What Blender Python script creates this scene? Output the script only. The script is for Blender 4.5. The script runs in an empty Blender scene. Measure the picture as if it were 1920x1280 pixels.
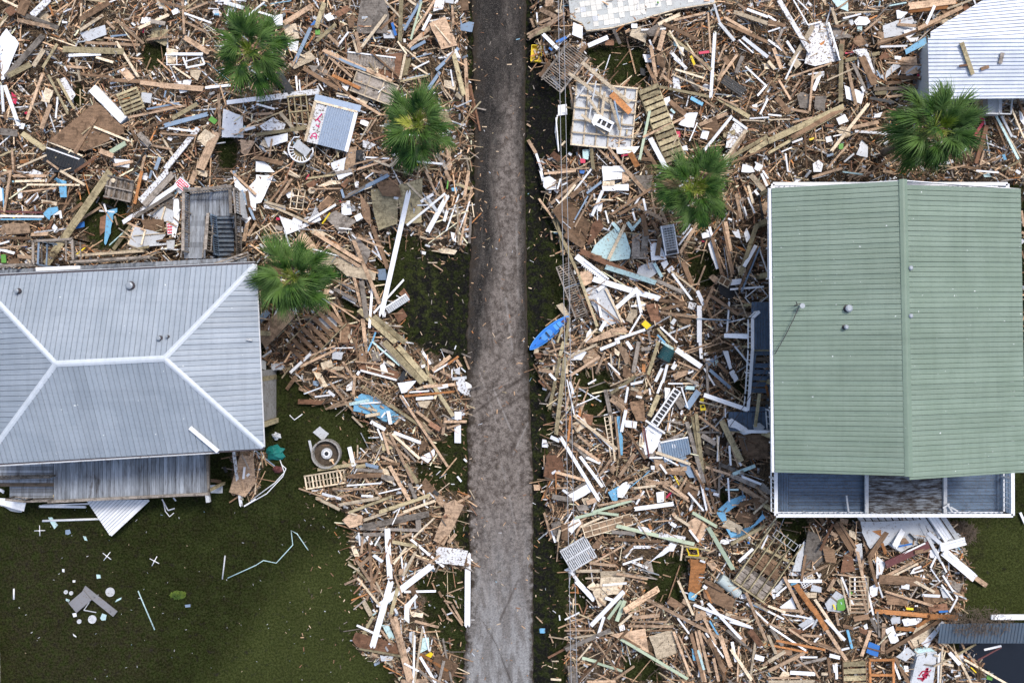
import bpy, math, random
import numpy as np
from mathutils import Vector, Matrix, Quaternion
R = math.radians
random.seed(7); rng = np.random.default_rng(11)
scene = bpy.context.scene
# ------------------------------------------------------------ camera
H = 50.0; F = 1500.0
cam = bpy.data.objects.new('camera', bpy.data.cameras.new('camera'))
scene.collection.objects.link(cam); scene.camera = cam
cam.location = (0, 0, H); cam.rotation_euler = (0, 0, 0)
cam.data.sensor_width = 36; cam.data.lens = F/1920*36
cam.data.clip_start = 0.5; cam.data.clip_end = 5000
# ------------------------------------------------------------ light
SUN_EL, SUN_AZ = 58.0, 35.0           # azimuth clockwise from +Y
w = bpy.data.worlds.new('World'); scene.world = w; w.use_nodes = True
nt = w.node_tree; bg = nt.nodes['Background']
sky = nt.nodes.new('ShaderNodeTexSky'); sky.sky_type = 'NISHITA'; sky.sun_disc = False
sky.sun_elevation = R(SUN_EL); sky.sun_rotation = R(SUN_AZ); sky.dust_density = 3.0; sky.air_density = 1.0
nt.links.new(sky.outputs[0], bg.inputs[0]); bg.inputs[1].default_value = 0.135
sun = bpy.data.objects.new('sun', bpy.data.lights.new('sun', 'SUN'))
sun.data.energy = 1.5; sun.data.angle = R(12); sun.data.color = (1, .96, .9)
d = Vector((math.sin(R(SUN_AZ))*math.cos(R(SUN_EL)), math.cos(R(SUN_AZ))*math.cos(R(SUN_EL)), math.sin(R(SUN_EL))))
sun.rotation_euler = d.to_track_quat('Z', 'Y').to_euler(); scene.collection.objects.link(sun)
vs = scene.view_settings
vs.view_transform = 'Standard'; vs.look = 'None'; vs.gamma = 1; vs.use_curve_mapping = False
vs.exposure = 0.7
# ------------------------------------------------------------ helpers
def P(px, py, z=0.0):
    s = (H-z)/F
    return Vector(((px-960)*s, (640-py)*s, z))
COL = scene.collection
def link(o, parent=None):
    COL.objects.link(o)
    if parent is not None: o.parent = parent
    return o
def tag(o, label=None, cat=None, group=None, kind=None):
    if label: o['label'] = label
    if cat: o['category'] = cat
    if group: o['group'] = group
    if kind: o['kind'] = kind
    return o
def thing(name, label, cat, loc, rotz=0, group=None):
    o = bpy.data.objects.new(name, None); o.empty_display_size = .2
    o.location = loc; o.rotation_euler = (0, 0, rotz)
    link(o); return tag(o, label, cat, group)
def mesh(name, verts, faces, mat, parent=None, smooth=False):
    me = bpy.data.meshes.new(name); me.from_pydata([tuple(v) for v in verts], [], faces)
    if mat: me.materials.append(mat)
    if smooth: me.polygons.foreach_set('use_smooth', [True]*len(me.polygons))
    o = bpy.data.objects.new(name, me); return link(o, parent)
BF = [(0,3,2,1),(4,5,6,7),(0,1,5,4),(1,2,6,5),(2,3,7,6),(3,0,4,7)]
def boxv(c, s, rz=0, rx=0, ry=0):
    m = Matrix.Rotation(rz,3,'Z') @ Matrix.Rotation(ry,3,'Y') @ Matrix.Rotation(rx,3,'X')
    c = Vector(c); out = []
    for z in (-.5,.5):
        for x, y in ((-.5,-.5),(.5,-.5),(.5,.5),(-.5,.5)):
            out.append(c + m @ Vector((x*s[0], y*s[1], z*s[2])))
    return out
def solid(name, mat, parent, boxes):
    """boxes: list of (center, size[, rz[, rx[, ry]]]) joined in one mesh"""
    V, Fc = [], []
    for b in boxes:
        n = len(V); V += boxv(*b); Fc += [tuple(i+n for i in f) for f in BF]
    return mesh(name, V, Fc, mat, parent)
_cube = {}
def cube(name, mat, parent, c, s, rot=(0,0,0)):
    """one cheap box, mesh data shared per material (never used as a parent)"""
    if mat.name not in _cube:
        me = bpy.data.meshes.new('box_'+mat.name)
        me.from_pydata([tuple(v) for v in boxv((0,0,0),(1,1,1))], [], BF); me.materials.append(mat); _cube[mat.name] = me
    o = bpy.data.objects.new(name, _cube[mat.name]); o.location = c; o.scale = s; o.rotation_euler = rot
    return link(o, parent)
def tube(name, mat, parent, pts, r, seg=8, closed_ends=True, smooth=True):
    pts = [Vector(p) for p in pts]; V, Fc = [], []
    for i, p in enumerate(pts):
        t = (pts[min(i+1,len(pts)-1)]-pts[max(i-1,0)]).normalized()
        a = t.cross(Vector((0,0,1)) if abs(t.z) < .9 else Vector((1,0,0))).normalized(); b = t.cross(a)
        rr = r[i] if isinstance(r, (list,tuple)) else r
        for k in range(seg):
            an = 2*math.pi*k/seg; V.append(p + a*math.cos(an)*rr + b*math.sin(an)*rr)
    for i in range(len(pts)-1):
        for k in range(seg):
            k2 = (k+1) % seg; Fc.append((i*seg+k, i*seg+k2, (i+1)*seg+k2, (i+1)*seg+k))
    if closed_ends: Fc += [tuple(range(seg))[::-1], tuple(range((len(pts)-1)*seg, len(pts)*seg))]
    return mesh(name, V, Fc, mat, parent, smooth)
def lathe(name, mat, parent, prof, seg=24, c=(0,0,0), cap=True):
    V, Fc = [], []
    for r, z in prof:
        for k in range(seg):
            a = 2*math.pi*k/seg; V.append((c[0]+r*math.cos(a), c[1]+r*math.sin(a), c[2]+z))
    for i in range(len(prof)-1):
        for k in range(seg):
            k2 = (k+1) % seg; Fc.append((i*seg+k, i*seg+k2, (i+1)*seg+k2, (i+1)*seg+k))
    if cap: Fc += [tuple(range(seg))[::-1], tuple(range((len(prof)-1)*seg, len(prof)*seg))]
    return mesh(name, V, Fc, mat, parent)
def prism(name, mat, parent, pts2, z0, z1, warp=0.0):
    """polygon (local xy) extruded z0..z1"""
    a = sum(pts2[i][0]*pts2[(i+1)%len(pts2)][1]-pts2[(i+1)%len(pts2)][0]*pts2[i][1] for i in range(len(pts2)))
    if a < 0: pts2 = pts2[::-1]
    n = len(pts2); rr = [random.uniform(-warp, warp) for _ in pts2]
    V = [(x,y,z0+rr[i]) for i,(x,y) in enumerate(pts2)] + [(x,y,z1+rr[i]) for i,(x,y) in enumerate(pts2)]
    Fc = [tuple(range(n))[::-1], tuple(range(n,2*n))] + [(i,(i+1)%n,(i+1)%n+n,i+n) for i in range(n)]
    return mesh(name, V, Fc, mat, parent)
# ------------------------------------------------------------ materials
class G:
    def __init__(s, name, rough=.8, spec=.3, metal=0):
        s.m = bpy.data.materials.new(name); s.m.use_nodes = True; s.nt = s.m.node_tree
        s.b = s.nt.nodes['Principled BSDF']; s.b.inputs['Roughness'].default_value = rough
        s.b.inputs['Specular IOR Level'].default_value = spec; s.b.inputs['Metallic'].default_value = metal
    def n(s, t, **kw):
        nd = s.nt.nodes.new('ShaderNode'+t)
        for k, v in kw.items():
            if k[0] == '_': setattr(nd, k[1:], v)
        for k, v in kw.items():
            if k[0] == '_': continue
            i = nd.inputs[int(k[1:])] if k[0] == 'i' and k[1:].isdigit() else nd.inputs[k.replace('_',' ')]
            s.put(i, v)
        return nd
    def put(s, i, v):
        if isinstance(v, bpy.types.NodeSocket): s.nt.links.new(v, i)
        elif isinstance(v, bpy.types.Node): s.nt.links.new(v.outputs[0], i)
        elif isinstance(v, (tuple, list)) and len(v) == 3 and i.type == 'RGBA': i.default_value = (*v, 1)
        else: i.default_value = v
    def math(s, op, a, b=0.0, c=0.0, clamp=False): return s.n('Math', _operation=op, _use_clamp=clamp, i0=a, i1=b, i2=c)
    def noise(s, vec, scale, detail=3, rough=.6, dist=0, k=1.9):
        n = s.n('TexNoise', Vector=vec, Scale=scale, Detail=detail, Roughness=rough, Distortion=dist)
        return n if k == 1 else s.math('MULTIPLY_ADD', n, k, .5-.5*k)
    def ramp(s, f, lo, hi): return s.n('MapRange', Value=f, From_Min=lo, From_Max=hi)
    def mix(s, f, a, b, mode='MIX'):
        nd = s.nt.nodes.new('ShaderNodeMix'); nd.data_type = 'RGBA'; nd.blend_type = mode
        s.put(nd.inputs[0], f); s.put(nd.inputs[6], a); s.put(nd.inputs[7], b); return nd.outputs[2]
    def pos(s): return s.n('NewGeometry').outputs['Position']
    def color(s, c): s.put(s.b.inputs['Base Color'], c); return s
    def bump(s, h, strength=.5, dist=.02):
        b = s.n('Bump', Strength=strength, Distance=dist, Height=h); s.nt.links.new(b.outputs[0], s.b.inputs['Normal']); return s
def objvec(g, sc):
    tc = g.n('TexCoord'); oi = g.n('ObjectInfo')
    off = g.n('VectorMath', _operation='SCALE', i0=(13.1, 7.7, 3.3)); g.put(off.inputs['Scale'], g.math('MULTIPLY', oi.outputs['Random'], 41.0))
    m = g.n('VectorMath', _operation='MULTIPLY', i0=tc.outputs['Object'], i1=sc)
    return g.n('VectorMath', _operation='ADD', i0=m, i1=off), oi
def wood(name, col, dark=.45, rough=.85, sc=(1.5, 9, 4), var=.4):
    g = G(name, rough, .07); v, oi = objvec(g, sc)
    n1 = g.noise(v, 1.0, 4, .65); n2 = g.noise(g.pos(), 2.6, 4, .7); n3 = g.noise(g.pos(), 11, 2, .6)
    c = g.mix(g.ramp(n1, .35, .68), tuple(x*.72 for x in col), col)
    c = g.mix(g.ramp(n2, .50, .74), c, tuple(x*dark for x in col))
    c = g.mix(g.math('MULTIPLY', g.ramp(n3, .55, .75), .45), c, (.10,.07,.05))
    hs = g.n('HueSaturation', Color=c); g.put(hs.inputs['Value'], g.ramp(oi.outputs['Random'], 0, 1))
    mr = hs.inputs['Value'].links[0].from_node; mr.inputs['To Min'].default_value = 1-var; mr.inputs['To Max'].default_value = 1+var
    g.color(hs.outputs[0]); g.bump(n1, .4, .01); return g.m
def paint(name, col, dirt=.3, rough=.5, dirtcol=(.16,.12,.09), spec=.25, metal=0, lo=.58):
    g = G(name, rough, spec, metal); v, oi = objvec(g, (1, 1, 1)); p = g.pos()
    n1 = g.noise(p, 1.3, 5, .75, k=1); n2 = g.noise(p, 7.5, 4, .7, k=1)
    c = g.mix(g.math('MULTIPLY', g.ramp(n1, .45, .8), dirt), col, tuple(x*.45 for x in dirtcol))
    c = g.mix(g.math('MULTIPLY', g.ramp(n2, lo, lo+.06), min(1, dirt*2.2)), c, dirtcol)
    hs = g.n('HueSaturation', Color=c); m = g.ramp(oi.outputs['Random'], 0, 1); g.put(hs.inputs['Value'], m)
    m.inputs['To Min'].default_value = .90; m.inputs['To Max'].default_value = 1.06
    g.color(hs.outputs[0]); return g.m
CM = {
 't': wood('tan_pine', (.56,.39,.26)), 'p': wood('pale_pine', (.74,.61,.44), .6),
 'b': wood('brown_wood', (.25,.16,.10)), 'r': wood('reddish_wood', (.27,.145,.09)),
 'g': wood('weathered_grey_wood', (.30,.265,.23), .4), 'o': wood('treated_lumber', (.44,.37,.225)),
 'n': wood('orange_stained_wood', (.48,.215,.085), .6), 'l': wood('dark_old_timber', (.13,.105,.08)),
 'w': paint('white_paint', (.80,.81,.83), .12), 'd': paint('dirty_white_paint', (.70,.71,.73), .45, lo=.53),
 's': paint('blue_grey_paint', (.22,.30,.40), .3), 'u': paint('blue_paint', (.03,.15,.45), .1),
 'U': paint('light_blue_paint', (.16,.40,.60), .25, lo=.56), 'c': paint('pale_aqua_paint', (.48,.66,.66), .3, lo=.56),
 'k': paint('black_plastic', (.025,.028,.032), .2), 'e': paint('green_plastic', (.12,.32,.06), .1),
 'm': paint('mint_paint', (.42,.50,.36), .25), 'y': paint('yellow_plastic', (.75,.55,.02), .12),
 'q': paint('red_plastic', (.50,.03,.08), .1), 'x': paint('pale_grey_paint', (.52,.54,.56), .3),
 'M': paint('maroon_paint', (.14,.05,.05), .3),
}
# ------------------------------------------------------------ where the rubble lies (pixels of the ground plane, 30 px = 1 m)
GX0, GY0, GC = -500, -420, 5
GW, GH = 585, 430
gx, gy = np.meshgrid(GX0+(np.arange(GW)+.5)*GC, GY0+(np.arange(GH)+.5)*GC)
def inpoly(px, py, poly):
    c = np.zeros(px.shape, bool); n = len(poly)
    for i in range(n):
        x1, y1 = poly[i]; x2, y2 = poly[i-1]
        with np.errstate(divide='ignore', invalid='ignore'):
            c ^= ((y1 > py) != (y2 > py)) & (px < (x2-x1)*(py-y1)/(y2-y1+1e-9)+x1)
    return c
def snoise(px, py, s, seed=0):
    """cheap smooth value noise -1..1 for arrays"""
    r = np.random.default_rng(seed); out = np.zeros(np.shape(px))
    for k in range(7):
        a = r.uniform(0, 2*math.pi); f = 1/s*(1+.5*k*.6); ph = r.uniform(0, 6.28, 2)
        out += np.sin((np.cos(a)*px+np.sin(a)*py)*f+ph[0]+1.3*np.sin((np.cos(a+1.4)*px+np.sin(a+1.4)*py)*f*.7+ph[1]))
    return out/7
DEB = [
 [(-600,-500),(872,-500),(878,130),(888,240),(884,330),(885,430),(872,465),(820,470),(740,425),(712,470),(698,530),(745,600),(755,640),(870,680),(882,760),(870,790),(815,830),(780,815),(720,800),(700,785),(655,765),(600,755),(540,700),(500,690),(490,490),(0,510),(-600,520)],
 [(640,872),(700,840),(690,780),(800,822),(835,862),(785,880),(830,925),(885,925),(870,960),(835,1000),(880,1035),(885,1062),(800,1070),(835,1105),(790,1130),(800,1180),(860,1230),(850,1300),(850,1700),(760,1700),(745,1262),(660,1205),(700,1150),(655,1050),(655,965),(590,930),(575,915),(640,905)],
 [(1005,-500),(2400,-500),(2400,345),(1450,345),(1450,975),(1800,975),(1812,1060),(1795,1165),(1765,1200),(1830,1225),(1850,1300),(1850,1700),(1070,1700),(1060,1200),(1065,1050),(1025,1000),(1020,860),(1045,800),(1020,720),(1000,680),(1070,560),(1060,470),(1015,360),(1010,300),(1078,290),(1070,165),(1000,125)],
 [(440,848),(500,848),(480,935),(430,928)], [(1920,345),(2400,345),(2400,900),(1925,900)]]
HOLES = [[(1098,90),(1190,75),(1225,110),(1215,165),(1150,165),(1110,135)], [(265,78),(322,80),(318,130),(270,140)],
 [(140,160),(165,160),(160,205),(138,200)], [(405,255),(450,262),(445,330),(410,320)], [(140,370),(190,350),(250,385),(240,470),(170,468)],
 [(1072,690),(1150,690),(1150,810),(1110,800),(1075,730)], [(1200,1040),(1290,1035),(1280,1135),(1215,1120)], [(1062,1070),(1110,1075),(1112,1150),(1068,1150)],
 [(1285,465),(1350,470),(1340,545),(1290,530)], [(1456,975),(1515,975),(1512,1050),(1460,1030)], [(1160,1225),(1245,1222),(1240,1278),(1170,1278)],
 [(770,1075),(865,1070),(868,1195),(810,1190),(790,1120)], [(770,865),(865,870),(862,925),(795,920)], [(1380,700),(1405,720),(1400,765),(1375,750)],
 [(640,545),(670,560),(665,610),(640,600)],[(1335,905),(1365,900),(1372,940),(1345,945)]]
dens = np.zeros(gx.shape)
jx = gx+9*snoise(gx, gy, 18, 1)+5*snoise(gx, gy, 6, 5); jy = gy+9*snoise(gx, gy, 16, 2)+5*snoise(gx, gy, 7, 6)
for q in DEB: dens[inpoly(jx, jy, q)] = 1
for q in HOLES: dens[inpoly(jx, jy, q)] = .12
def blur(a, k):
    for _ in range(k):
        a = (a+np.roll(a,1,0)+np.roll(a,-1,0)+np.roll(a,1,1)+np.roll(a,-1,1))/5
    return a
hgt = blur(blur(dens, 14)**1.6, 3)*(.78+.28*snoise(gx, gy, 60, 3)+.1*snoise(gx, gy, 22, 9))
hgt = np.clip(hgt, 0, 1.2)
def samp(a, px, py):
    i = np.clip(((np.asarray(px)-GX0)/GC).astype(int), 0, GW-1); j = np.clip(((np.asarray(py)-GY0)/GC).astype(int), 0, GH-1)
    return a[j, i]
def pile(px, py):
    z = float(samp(hgt, px, py)); s = 1.0-z/H      # view-ray hits the pile a little nearer the centre
    return float(samp(hgt, 960+(px-960)*s, 640+(py-640)*s))
# ------------------------------------------------------------ ground, one sheet to the horizon
near_x = np.arange(-44, 44.01, .22); near_y = np.arange(-33, 33.01, .22)
far = np.array([60, 90, 160, 320, 700, 1500.])
def axis(n): return np.concatenate([-far[::-1]+n[0]+44*0, n, far+n[-1]])
ax, ay = axis(near_x), axis(near_y)
X, Y = np.meshgrid(ax, ay); PX = 960+X*30; PY = 640-Y*30
Z = .035*snoise(PX, PY, 40, 21)+.02*snoise(PX, PY, 9, 22)
CANAL = [(1800,1206),(1835,1196),(2600,1190),(2600,2400),(1870,2400),(1850,1330),(1815,1260)]
inc = inpoly(PX+5*snoise(PX,PY,12,31), PY, CANAL); Z = np.where(inc, -1.6, Z)
Z = np.where((np.abs(X) > 44.1) | (np.abs(Y) > 33.1), 0, Z)
mulch = samp(blur(dens, 3), PX, PY); mulch = np.where((np.abs(X) > 44) | (np.abs(Y) > 33), .4, mulch)
def soft(px, py, poly, k=6):
    a = inpoly(gx, gy, poly).astype(float); return samp(blur(a, k), px, py)
mud = np.maximum.reduce([soft(PX,PY,[(984,-500),(1040,-500),(1050,300),(1030,560),(1022,700),(1032,900),(1048,1100),(1040,1700),(985,1700)],7)*(.85-.3*np.clip((PY-250)/200,0,1)),
  soft(PX,PY,[(780,470),(890,460),(895,760),(850,690),(770,640),(745,560)],12)*.55,
  soft(PX,PY,[(860,-500),(900,-500),(900,1700),(862,1700),(875,700)],8)*.55])
lush = np.maximum.reduce([soft(PX,PY,[(1785,980),(1950,980),(1950,1160),(1800,1150)],6), soft(PX,PY,[(760,500),(830,470),(815,600),(780,610)],14)*.8,
  soft(PX,PY,[(1010,820),(1045,800),(1045,1000),(1015,1010)],8)*.7, soft(PX,PY,[(560,1040),(720,1000),(720,1400),(300,1400),(420,1240)],30)*(.85+.25*snoise(PX,PY,35,43)), soft(PX,PY,[(560,780),(620,770),(700,830),(640,960),(560,960)],10)*.35])
dead = np.maximum.reduce([soft(PX,PY,[(10,1000),(170,990),(230,1110),(320,1230),(220,1300),(0,1280),(0,1100)],26),
  soft(PX,PY,[(1795,980),(1850,990),(1830,1080),(1800,1150),(1860,1170),(1800,1180)],12)])*(.75+.4*snoise(PX,PY,25,41))
ny_, nx_ = X.shape
V = np.stack([X,Y,Z],-1).reshape(-1,3)
idx = np.arange(nx_*ny_).reshape(ny_,nx_)
Q = np.stack([idx[:-1,:-1],idx[:-1,1:],idx[1:,1:],idx[1:,:-1]],-1).reshape(-1,4)
def npmesh(name, V, Q, attrs=None, mat=None, smooth=True, parent=None):
    me = bpy.data.meshes.new(name); k = Q.shape[1]
    me.vertices.add(len(V)); me.vertices.foreach_set('co', np.ascontiguousarray(V, np.float32).ravel())
    me.loops.add(Q.size); me.loops.foreach_set('vertex_index', Q.ravel().astype(np.int32))
    me.polygons.add(len(Q)); me.polygons.foreach_set('loop_start', (np.arange(len(Q))*k).astype(np.int32))
    me.polygons.foreach_set('use_smooth', np.full(len(Q), smooth))
    for n, a in (attrs or {}).items():
        a = np.asarray(a, np.float32)
        if a.ndim == 1: me.attributes.new(n, 'FLOAT', 'POINT').data.foreach_set('value', a)
        else: me.attributes.new(n, 'FLOAT_COLOR', 'POINT').data.foreach_set('color', np.c_[a, np.ones(len(a))].astype(np.float32).ravel())
    me.update(calc_edges=True); me.validate()
    if mat: me.materials.append(mat)
    return link(bpy.data.objects.new(name, me), parent)
g = G('ground_soil_grass', .95, .0); p = g.pos()
def att(g, n): return g.n('Attribute', _attribute_name=n)
n_f = g.noise(p, 7.5, 5, .85); n_m = g.noise(p, 2.2, 5, .7); n_l = g.noise(p, .35, 4, .6); n_x = g.noise(p, 40, 2, .8)
grass = g.mix(g.ramp(n_l, .35, .65), (.011,.018,.004), (.020,.030,.007))
grass = g.mix(g.ramp(n_m, .35, .75), grass, (.018,.018,.007))
n_k = g.noise(p, .9, 5, .7, k=2.4); grass = g.mix(g.math('MULTIPLY', g.ramp(n_k, .45, .9), .8), grass, (.034,.046,.013)); grass = g.mix(g.math('MULTIPLY', g.ramp(n_k, .5, .1), .6), grass, (.018,.014,.008))
grass = g.mix(att(g,'lush').outputs['Fac'], grass, (.052,.064,.018))
dd = g.math('MULTIPLY', att(g,'dead').outputs['Fac'], g.ramp(n_m, .3, .62)); grass = g.mix(dd, grass, (.030,.024,.015))
grass = g.mix(g.ramp(n_f, .38, .66), g.mix(.55, grass, (.006,.008,.003)), g.mix(.20, grass, (.12,.13,.055)))
mu = g.mix(g.ramp(n_m, .3, .7), (.030,.021,.015), (.072,.050,.034)); mu = g.mix(g.ramp(n_f, .5, .72), mu, (.17,.125,.085)); mu = g.mix(g.ramp(n_x, .62, .68), mu, (.34,.27,.2))
mf = g.ramp(g.math('ADD', att(g,'mulch').outputs['Fac'], g.math('MULTIPLY', g.math('SUBTRACT', n_m, .5), 1.2)), .3, .75)
c = g.mix(mf, grass, mu)
md = g.ramp(g.math('ADD', att(g,'mud').outputs['Fac'], g.math('MULTIPLY', g.math('SUBTRACT', n_m, .5), 1.6)), .2, .75)
mc = g.mix(g.ramp(n_f, .55, .75), (.010,.010,.010), (.035,.032,.030)); c = g.mix(md, c, mc)
sp = 0
g.color(c); g.bump(n_f, .9, .05)
o = npmesh('ground', V, Q, {'mulch':mulch.ravel(),'mud':mud.ravel(),'lush':lush.ravel(),'dead':np.clip(dead,0,1).ravel()}, g.m); tag(o, 'grass and mud ground under the whole scene', kind='structure')
# ------------------------------------------------------------ water of the canal
g = G('canal_water', .08, .5); g.color((.006,.008,.012)); g.bump(g.noise(g.pos(), 1.6, 3, .6), .15, .05)
o = mesh('water', [(26,-18,-.45),(160,-18,-.45),(160,-160,-.45),(26,-160,-.45)], [(3,2,1,0)], g.m); tag(o, 'still black canal water at the lower right corner', kind='structure')
# ------------------------------------------------------------ road
ys = np.concatenate([[-200,-90,-50], np.arange(-30,30.01,.1), [50,90,200]])
pyv = 640-ys*30
lx = np.interp(pyv, [-60,0,300,640,900,1080,1200,1340], [884,884,890,874,876,882,872,862])
rx = np.interp(pyv, [-60,0,300,640,900,1100,1340], [988,987,984,990,1000,1000,1001])
lx = lx+3.5*snoise(pyv, pyv*0, 9, 51)+2*snoise(pyv, pyv*0, 3, 52); rx = rx+2.0*snoise(pyv, pyv*0, 8, 53)
K = 81; u = np.linspace(0,1,K); RX = lx[:,None]*(1-u)+rx[:,None]*u
RPY = np.repeat(pyv[:,None],K,1); RXw = (RX-960)/30; RYw = np.repeat(ys[:,None],K,1)
RZ = .085+.02*(1-(2*u-1)**2)[None,:]+0*RXw; RZ[:,0] = -.02; RZ[:,-1] = -.02
bl = lambda v,a,b: np.clip((v-a)/(b-a),0,1)
edge = np.interp(RPY, [0,200,480,640,760,1280],[935,922,925,905,880,862])
ctr = np.interp(RPY, [0,140,300,480,640,1280],[955,958,952,957,945,940])
strip = np.exp(-((RX-ctr)/np.interp(RPY,[0,480,640,800],[15,17,26,90]))**2)
pale = (.55*bl(RX, edge-12, edge+10)+.75*strip)*bl(RPY, 100, 320)*(1-bl(RX, 970, 990)*(1-bl(RPY,640,860)*.95))+.28*strip*(1-bl(RPY,90,300))
pale = np.clip(pale+.16*snoise(RX,RPY,14,81)*bl(RPY,60,200)+.12*snoise(RX*2.5,RPY,24,82), 0, 1.1)
grey = bl(RPY, 930, 1230)
V = np.stack([RXw,RYw,RZ],-1).reshape(-1,3); idx = np.arange(V.shape[0]).reshape(len(ys),K)
Q = np.stack([idx[:-1,:-1],idx[:-1,1:],idx[1:,1:],idx[1:,:-1]],-1).reshape(-1,4)
scr = np.zeros_like(RX)
for x1,y1,x2,y2,wd_,am in ((886,776,992,698,1.6,-1),(902,792,988,736,1.8,-1),(884,748,978,712,1.3,-.8),(926,730,958,806,1.2,1),(952,856,986,786,2.6,-.6),(962,852,990,792,1.2,.7),(888,1048,916,1124,3,.55),(905,1163,930,1205,.9,-1.3),(930,1205,964,1290,.9,-1.3),
    (890,820,940,780,1.2,-.7),(900,700,930,790,1.2,.6),(930,820,948,905,1.6,.5),(905,905,935,1000,1.5,-.5),(938,1160,972,1085,2.2,-.7),(930,390,945,470,1.5,-.9),(948,560,962,660,2,.6),(918,600,930,690,1.6,-.6),(968,420,972,560,2,.4),(908,520,915,640,2.4,-.5),(955,930,970,1010,1.5,.6),(890,940,905,1040,1.6,-.5)):
    t_ = np.clip(((RX-x1)*(x2-x1)+(RPY-y1)*(y2-y1))/((x2-x1)**2+(y2-y1)**2),0,1); d_ = np.hypot(RX-(x1+t_*(x2-x1)), RPY-(y1+t_*(y2-y1))); scr += am*np.exp(-(d_/wd_)**2)
scr += .22*np.clip(snoise(RX,RPY*.25,3.2,97)-.1,0,1)*(RPY>250)-.6*np.clip(snoise(RX,RPY*.12,5.1,98)-.1,0,1)
scr -= .9*np.clip(snoise(RX,RPY,7,99)-.38,0,1)*(RPY>560)
g = G('worn_asphalt', .9, .03); p = g.pos()
st = g.n('VectorMath', _operation='MULTIPLY', i0=p, i1=(1.2, .30, 1)); n1 = g.noise(st, 1.1, 6, .7, .4); n2 = g.noise(p, 9, 5, .85); n3 = g.noise(p, 3.0, 5, .75)
f = g.ramp(g.math('ADD', att(g,'pale').outputs['Fac'], g.math('MULTIPLY', g.math('SUBTRACT', n1, .5), .8)), .10, .95)
pc = g.mix(g.ramp(n3, .35, .7), (.25,.215,.19), (.085,.068,.058)); pc = g.mix(att(g,'grey').outputs['Fac'], pc, g.mix(g.ramp(n1,.4,.6),(.33,.33,.33),(.20,.192,.187)))
dc = g.mix(g.ramp(n1, .35, .7), (.010,.0095,.0095), (.030,.027,.025))
c = g.mix(f, dc, pc); c = g.mix(g.ramp(n2, .30, .75), g.mix(.5, c, (.012,.012,.012)), g.mix(.08, c, (.38,.34,.30)))
c = g.mix(g.math('MULTIPLY', g.ramp(g.noise(p, 34, 2, .6, k=1), .66, .69), .8), c, (.42,.38,.33))
eg = g.ramp(g.math('ADD', att(g,'edge').outputs['Fac'], g.math('MULTIPLY', g.math('SUBTRACT', n3, .5), 1.1)), .35, .85); c = g.mix(eg, c, g.mix(n2, (.018,.015,.013), (.06,.048,.036)))
sc_ = att(g,'scr').outputs['Fac']; c = g.mix(g.math('MULTIPLY', g.ramp(sc_, 0, 1), .55), c, (.36,.34,.32)); c = g.mix(g.math('MULTIPLY', g.ramp(g.math('MULTIPLY', sc_, -1.0), 0, 1), .75), c, (.045,.036,.031))

g.color(c); g.bump(n2, .5, .015)
track = (bl(RPY,700,760)*(1-bl(RPY,860,900))*bl(RX,880,900)).ravel()
o = npmesh('road', V, Q, {'pale':pale.ravel(),'grey':(grey+0*RXw).ravel(),'scr':scr.ravel(),'edge':np.maximum(np.exp(-(RX-lx[:,None])/14),np.exp(-(rx[:,None]-RX)/9)).ravel(),'track':track}, g.m); tag(o, 'narrow worn asphalt road down the middle, black and wet at the top', kind='structure')
# ------------------------------------------------------------ metal roof slopes: separate ribbed panels
def slope(parent, E0, E1, chain, panel_w, rib, mat, name='roof_panel', rib_h=.045, vjit=0, lap=None):
    E0, E1 = Vector(E0), Vector(E1); U = (E1-E0).normalized()
    mid = sum((Vector(c) for c in chain), Vector())/len(chain)
    Vv = mid-E0; Vv = (Vv-U*Vv.dot(U)).normalized(); N = U.cross(Vv)
    if N.z < 0: N = -N
    L = (E1-E0).length
    cu = [(Vector(c)-E0).dot(U) for c in chain]; cv = [(Vector(c)-E0).dot(Vv) for c in chain]
    top = lambda u: float(np.interp(u, cu, cv))
    bot = -.06
    u = 0.0; k = 0
    while u < L-.05:
        u1 = min(u+panel_w, L); pts = []
        nr = max(1, round((u1-u)/rib)); rw = (u1-u)/nr
        for i in range(nr):
            a = u+i*rw
            pts += [(a+.003, 0 if i else .012), (a+rw*.40,.004), (a+rw*.74, .0), (a+rw*.80, rib_h), (a+rw*.90, rib_h), (a+rw*.95, -.028)]
        pts += [(u1-.003, 0)]
        # keep knots of the chain
        pts = sorted(pts); dz = random.uniform(0,.006)
        V, Fc = [], []
        for a, h in pts:
            t = max(top(a)-.01, bot+.02)
            V += [E0+U*a+Vv*(bot+random.uniform(0,vjit)*0)+N*(h+.03+dz), E0+U*a+Vv*t+N*(h+.03+dz)]
        n = len(pts)
        for i in range(n-1): Fc.append((2*i,2*i+2,2*i+3,2*i+1))
        m = len(V); V += [v-N*.022 for v in V]
        for i in range(n-1): Fc.append((m+2*i,m+2*i+1,m+2*i+3,m+2*i+2))
        for i in range(n-1): Fc.append((2*i,m+2*i,m+2*i+2,2*i+2))
        nf = (U.cross(Vv)).dot(N)
        if nf < 0: Fc = [f[::-1] for f in Fc]
        mesh(name, V, Fc, mat, parent); u = u1; k += 1
    return U, Vv, N
def beam(name, mat, parent, A, B, w, t, lift=0):
    A, B = Vector(A), Vector(B); X = (B-A).normalized(); Yv = Vector((0,0,1)).cross(X).normalized(); Zv = X.cross(Yv); V = []
    for z in (-t/2, t/2):
        for q, y in ((A,-w/2),(B,-w/2),(B,w/2),(A,w/2)): V.append(q+Yv*y+Zv*(z+lift))
    return mesh(name, V, BF, mat, parent)
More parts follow.
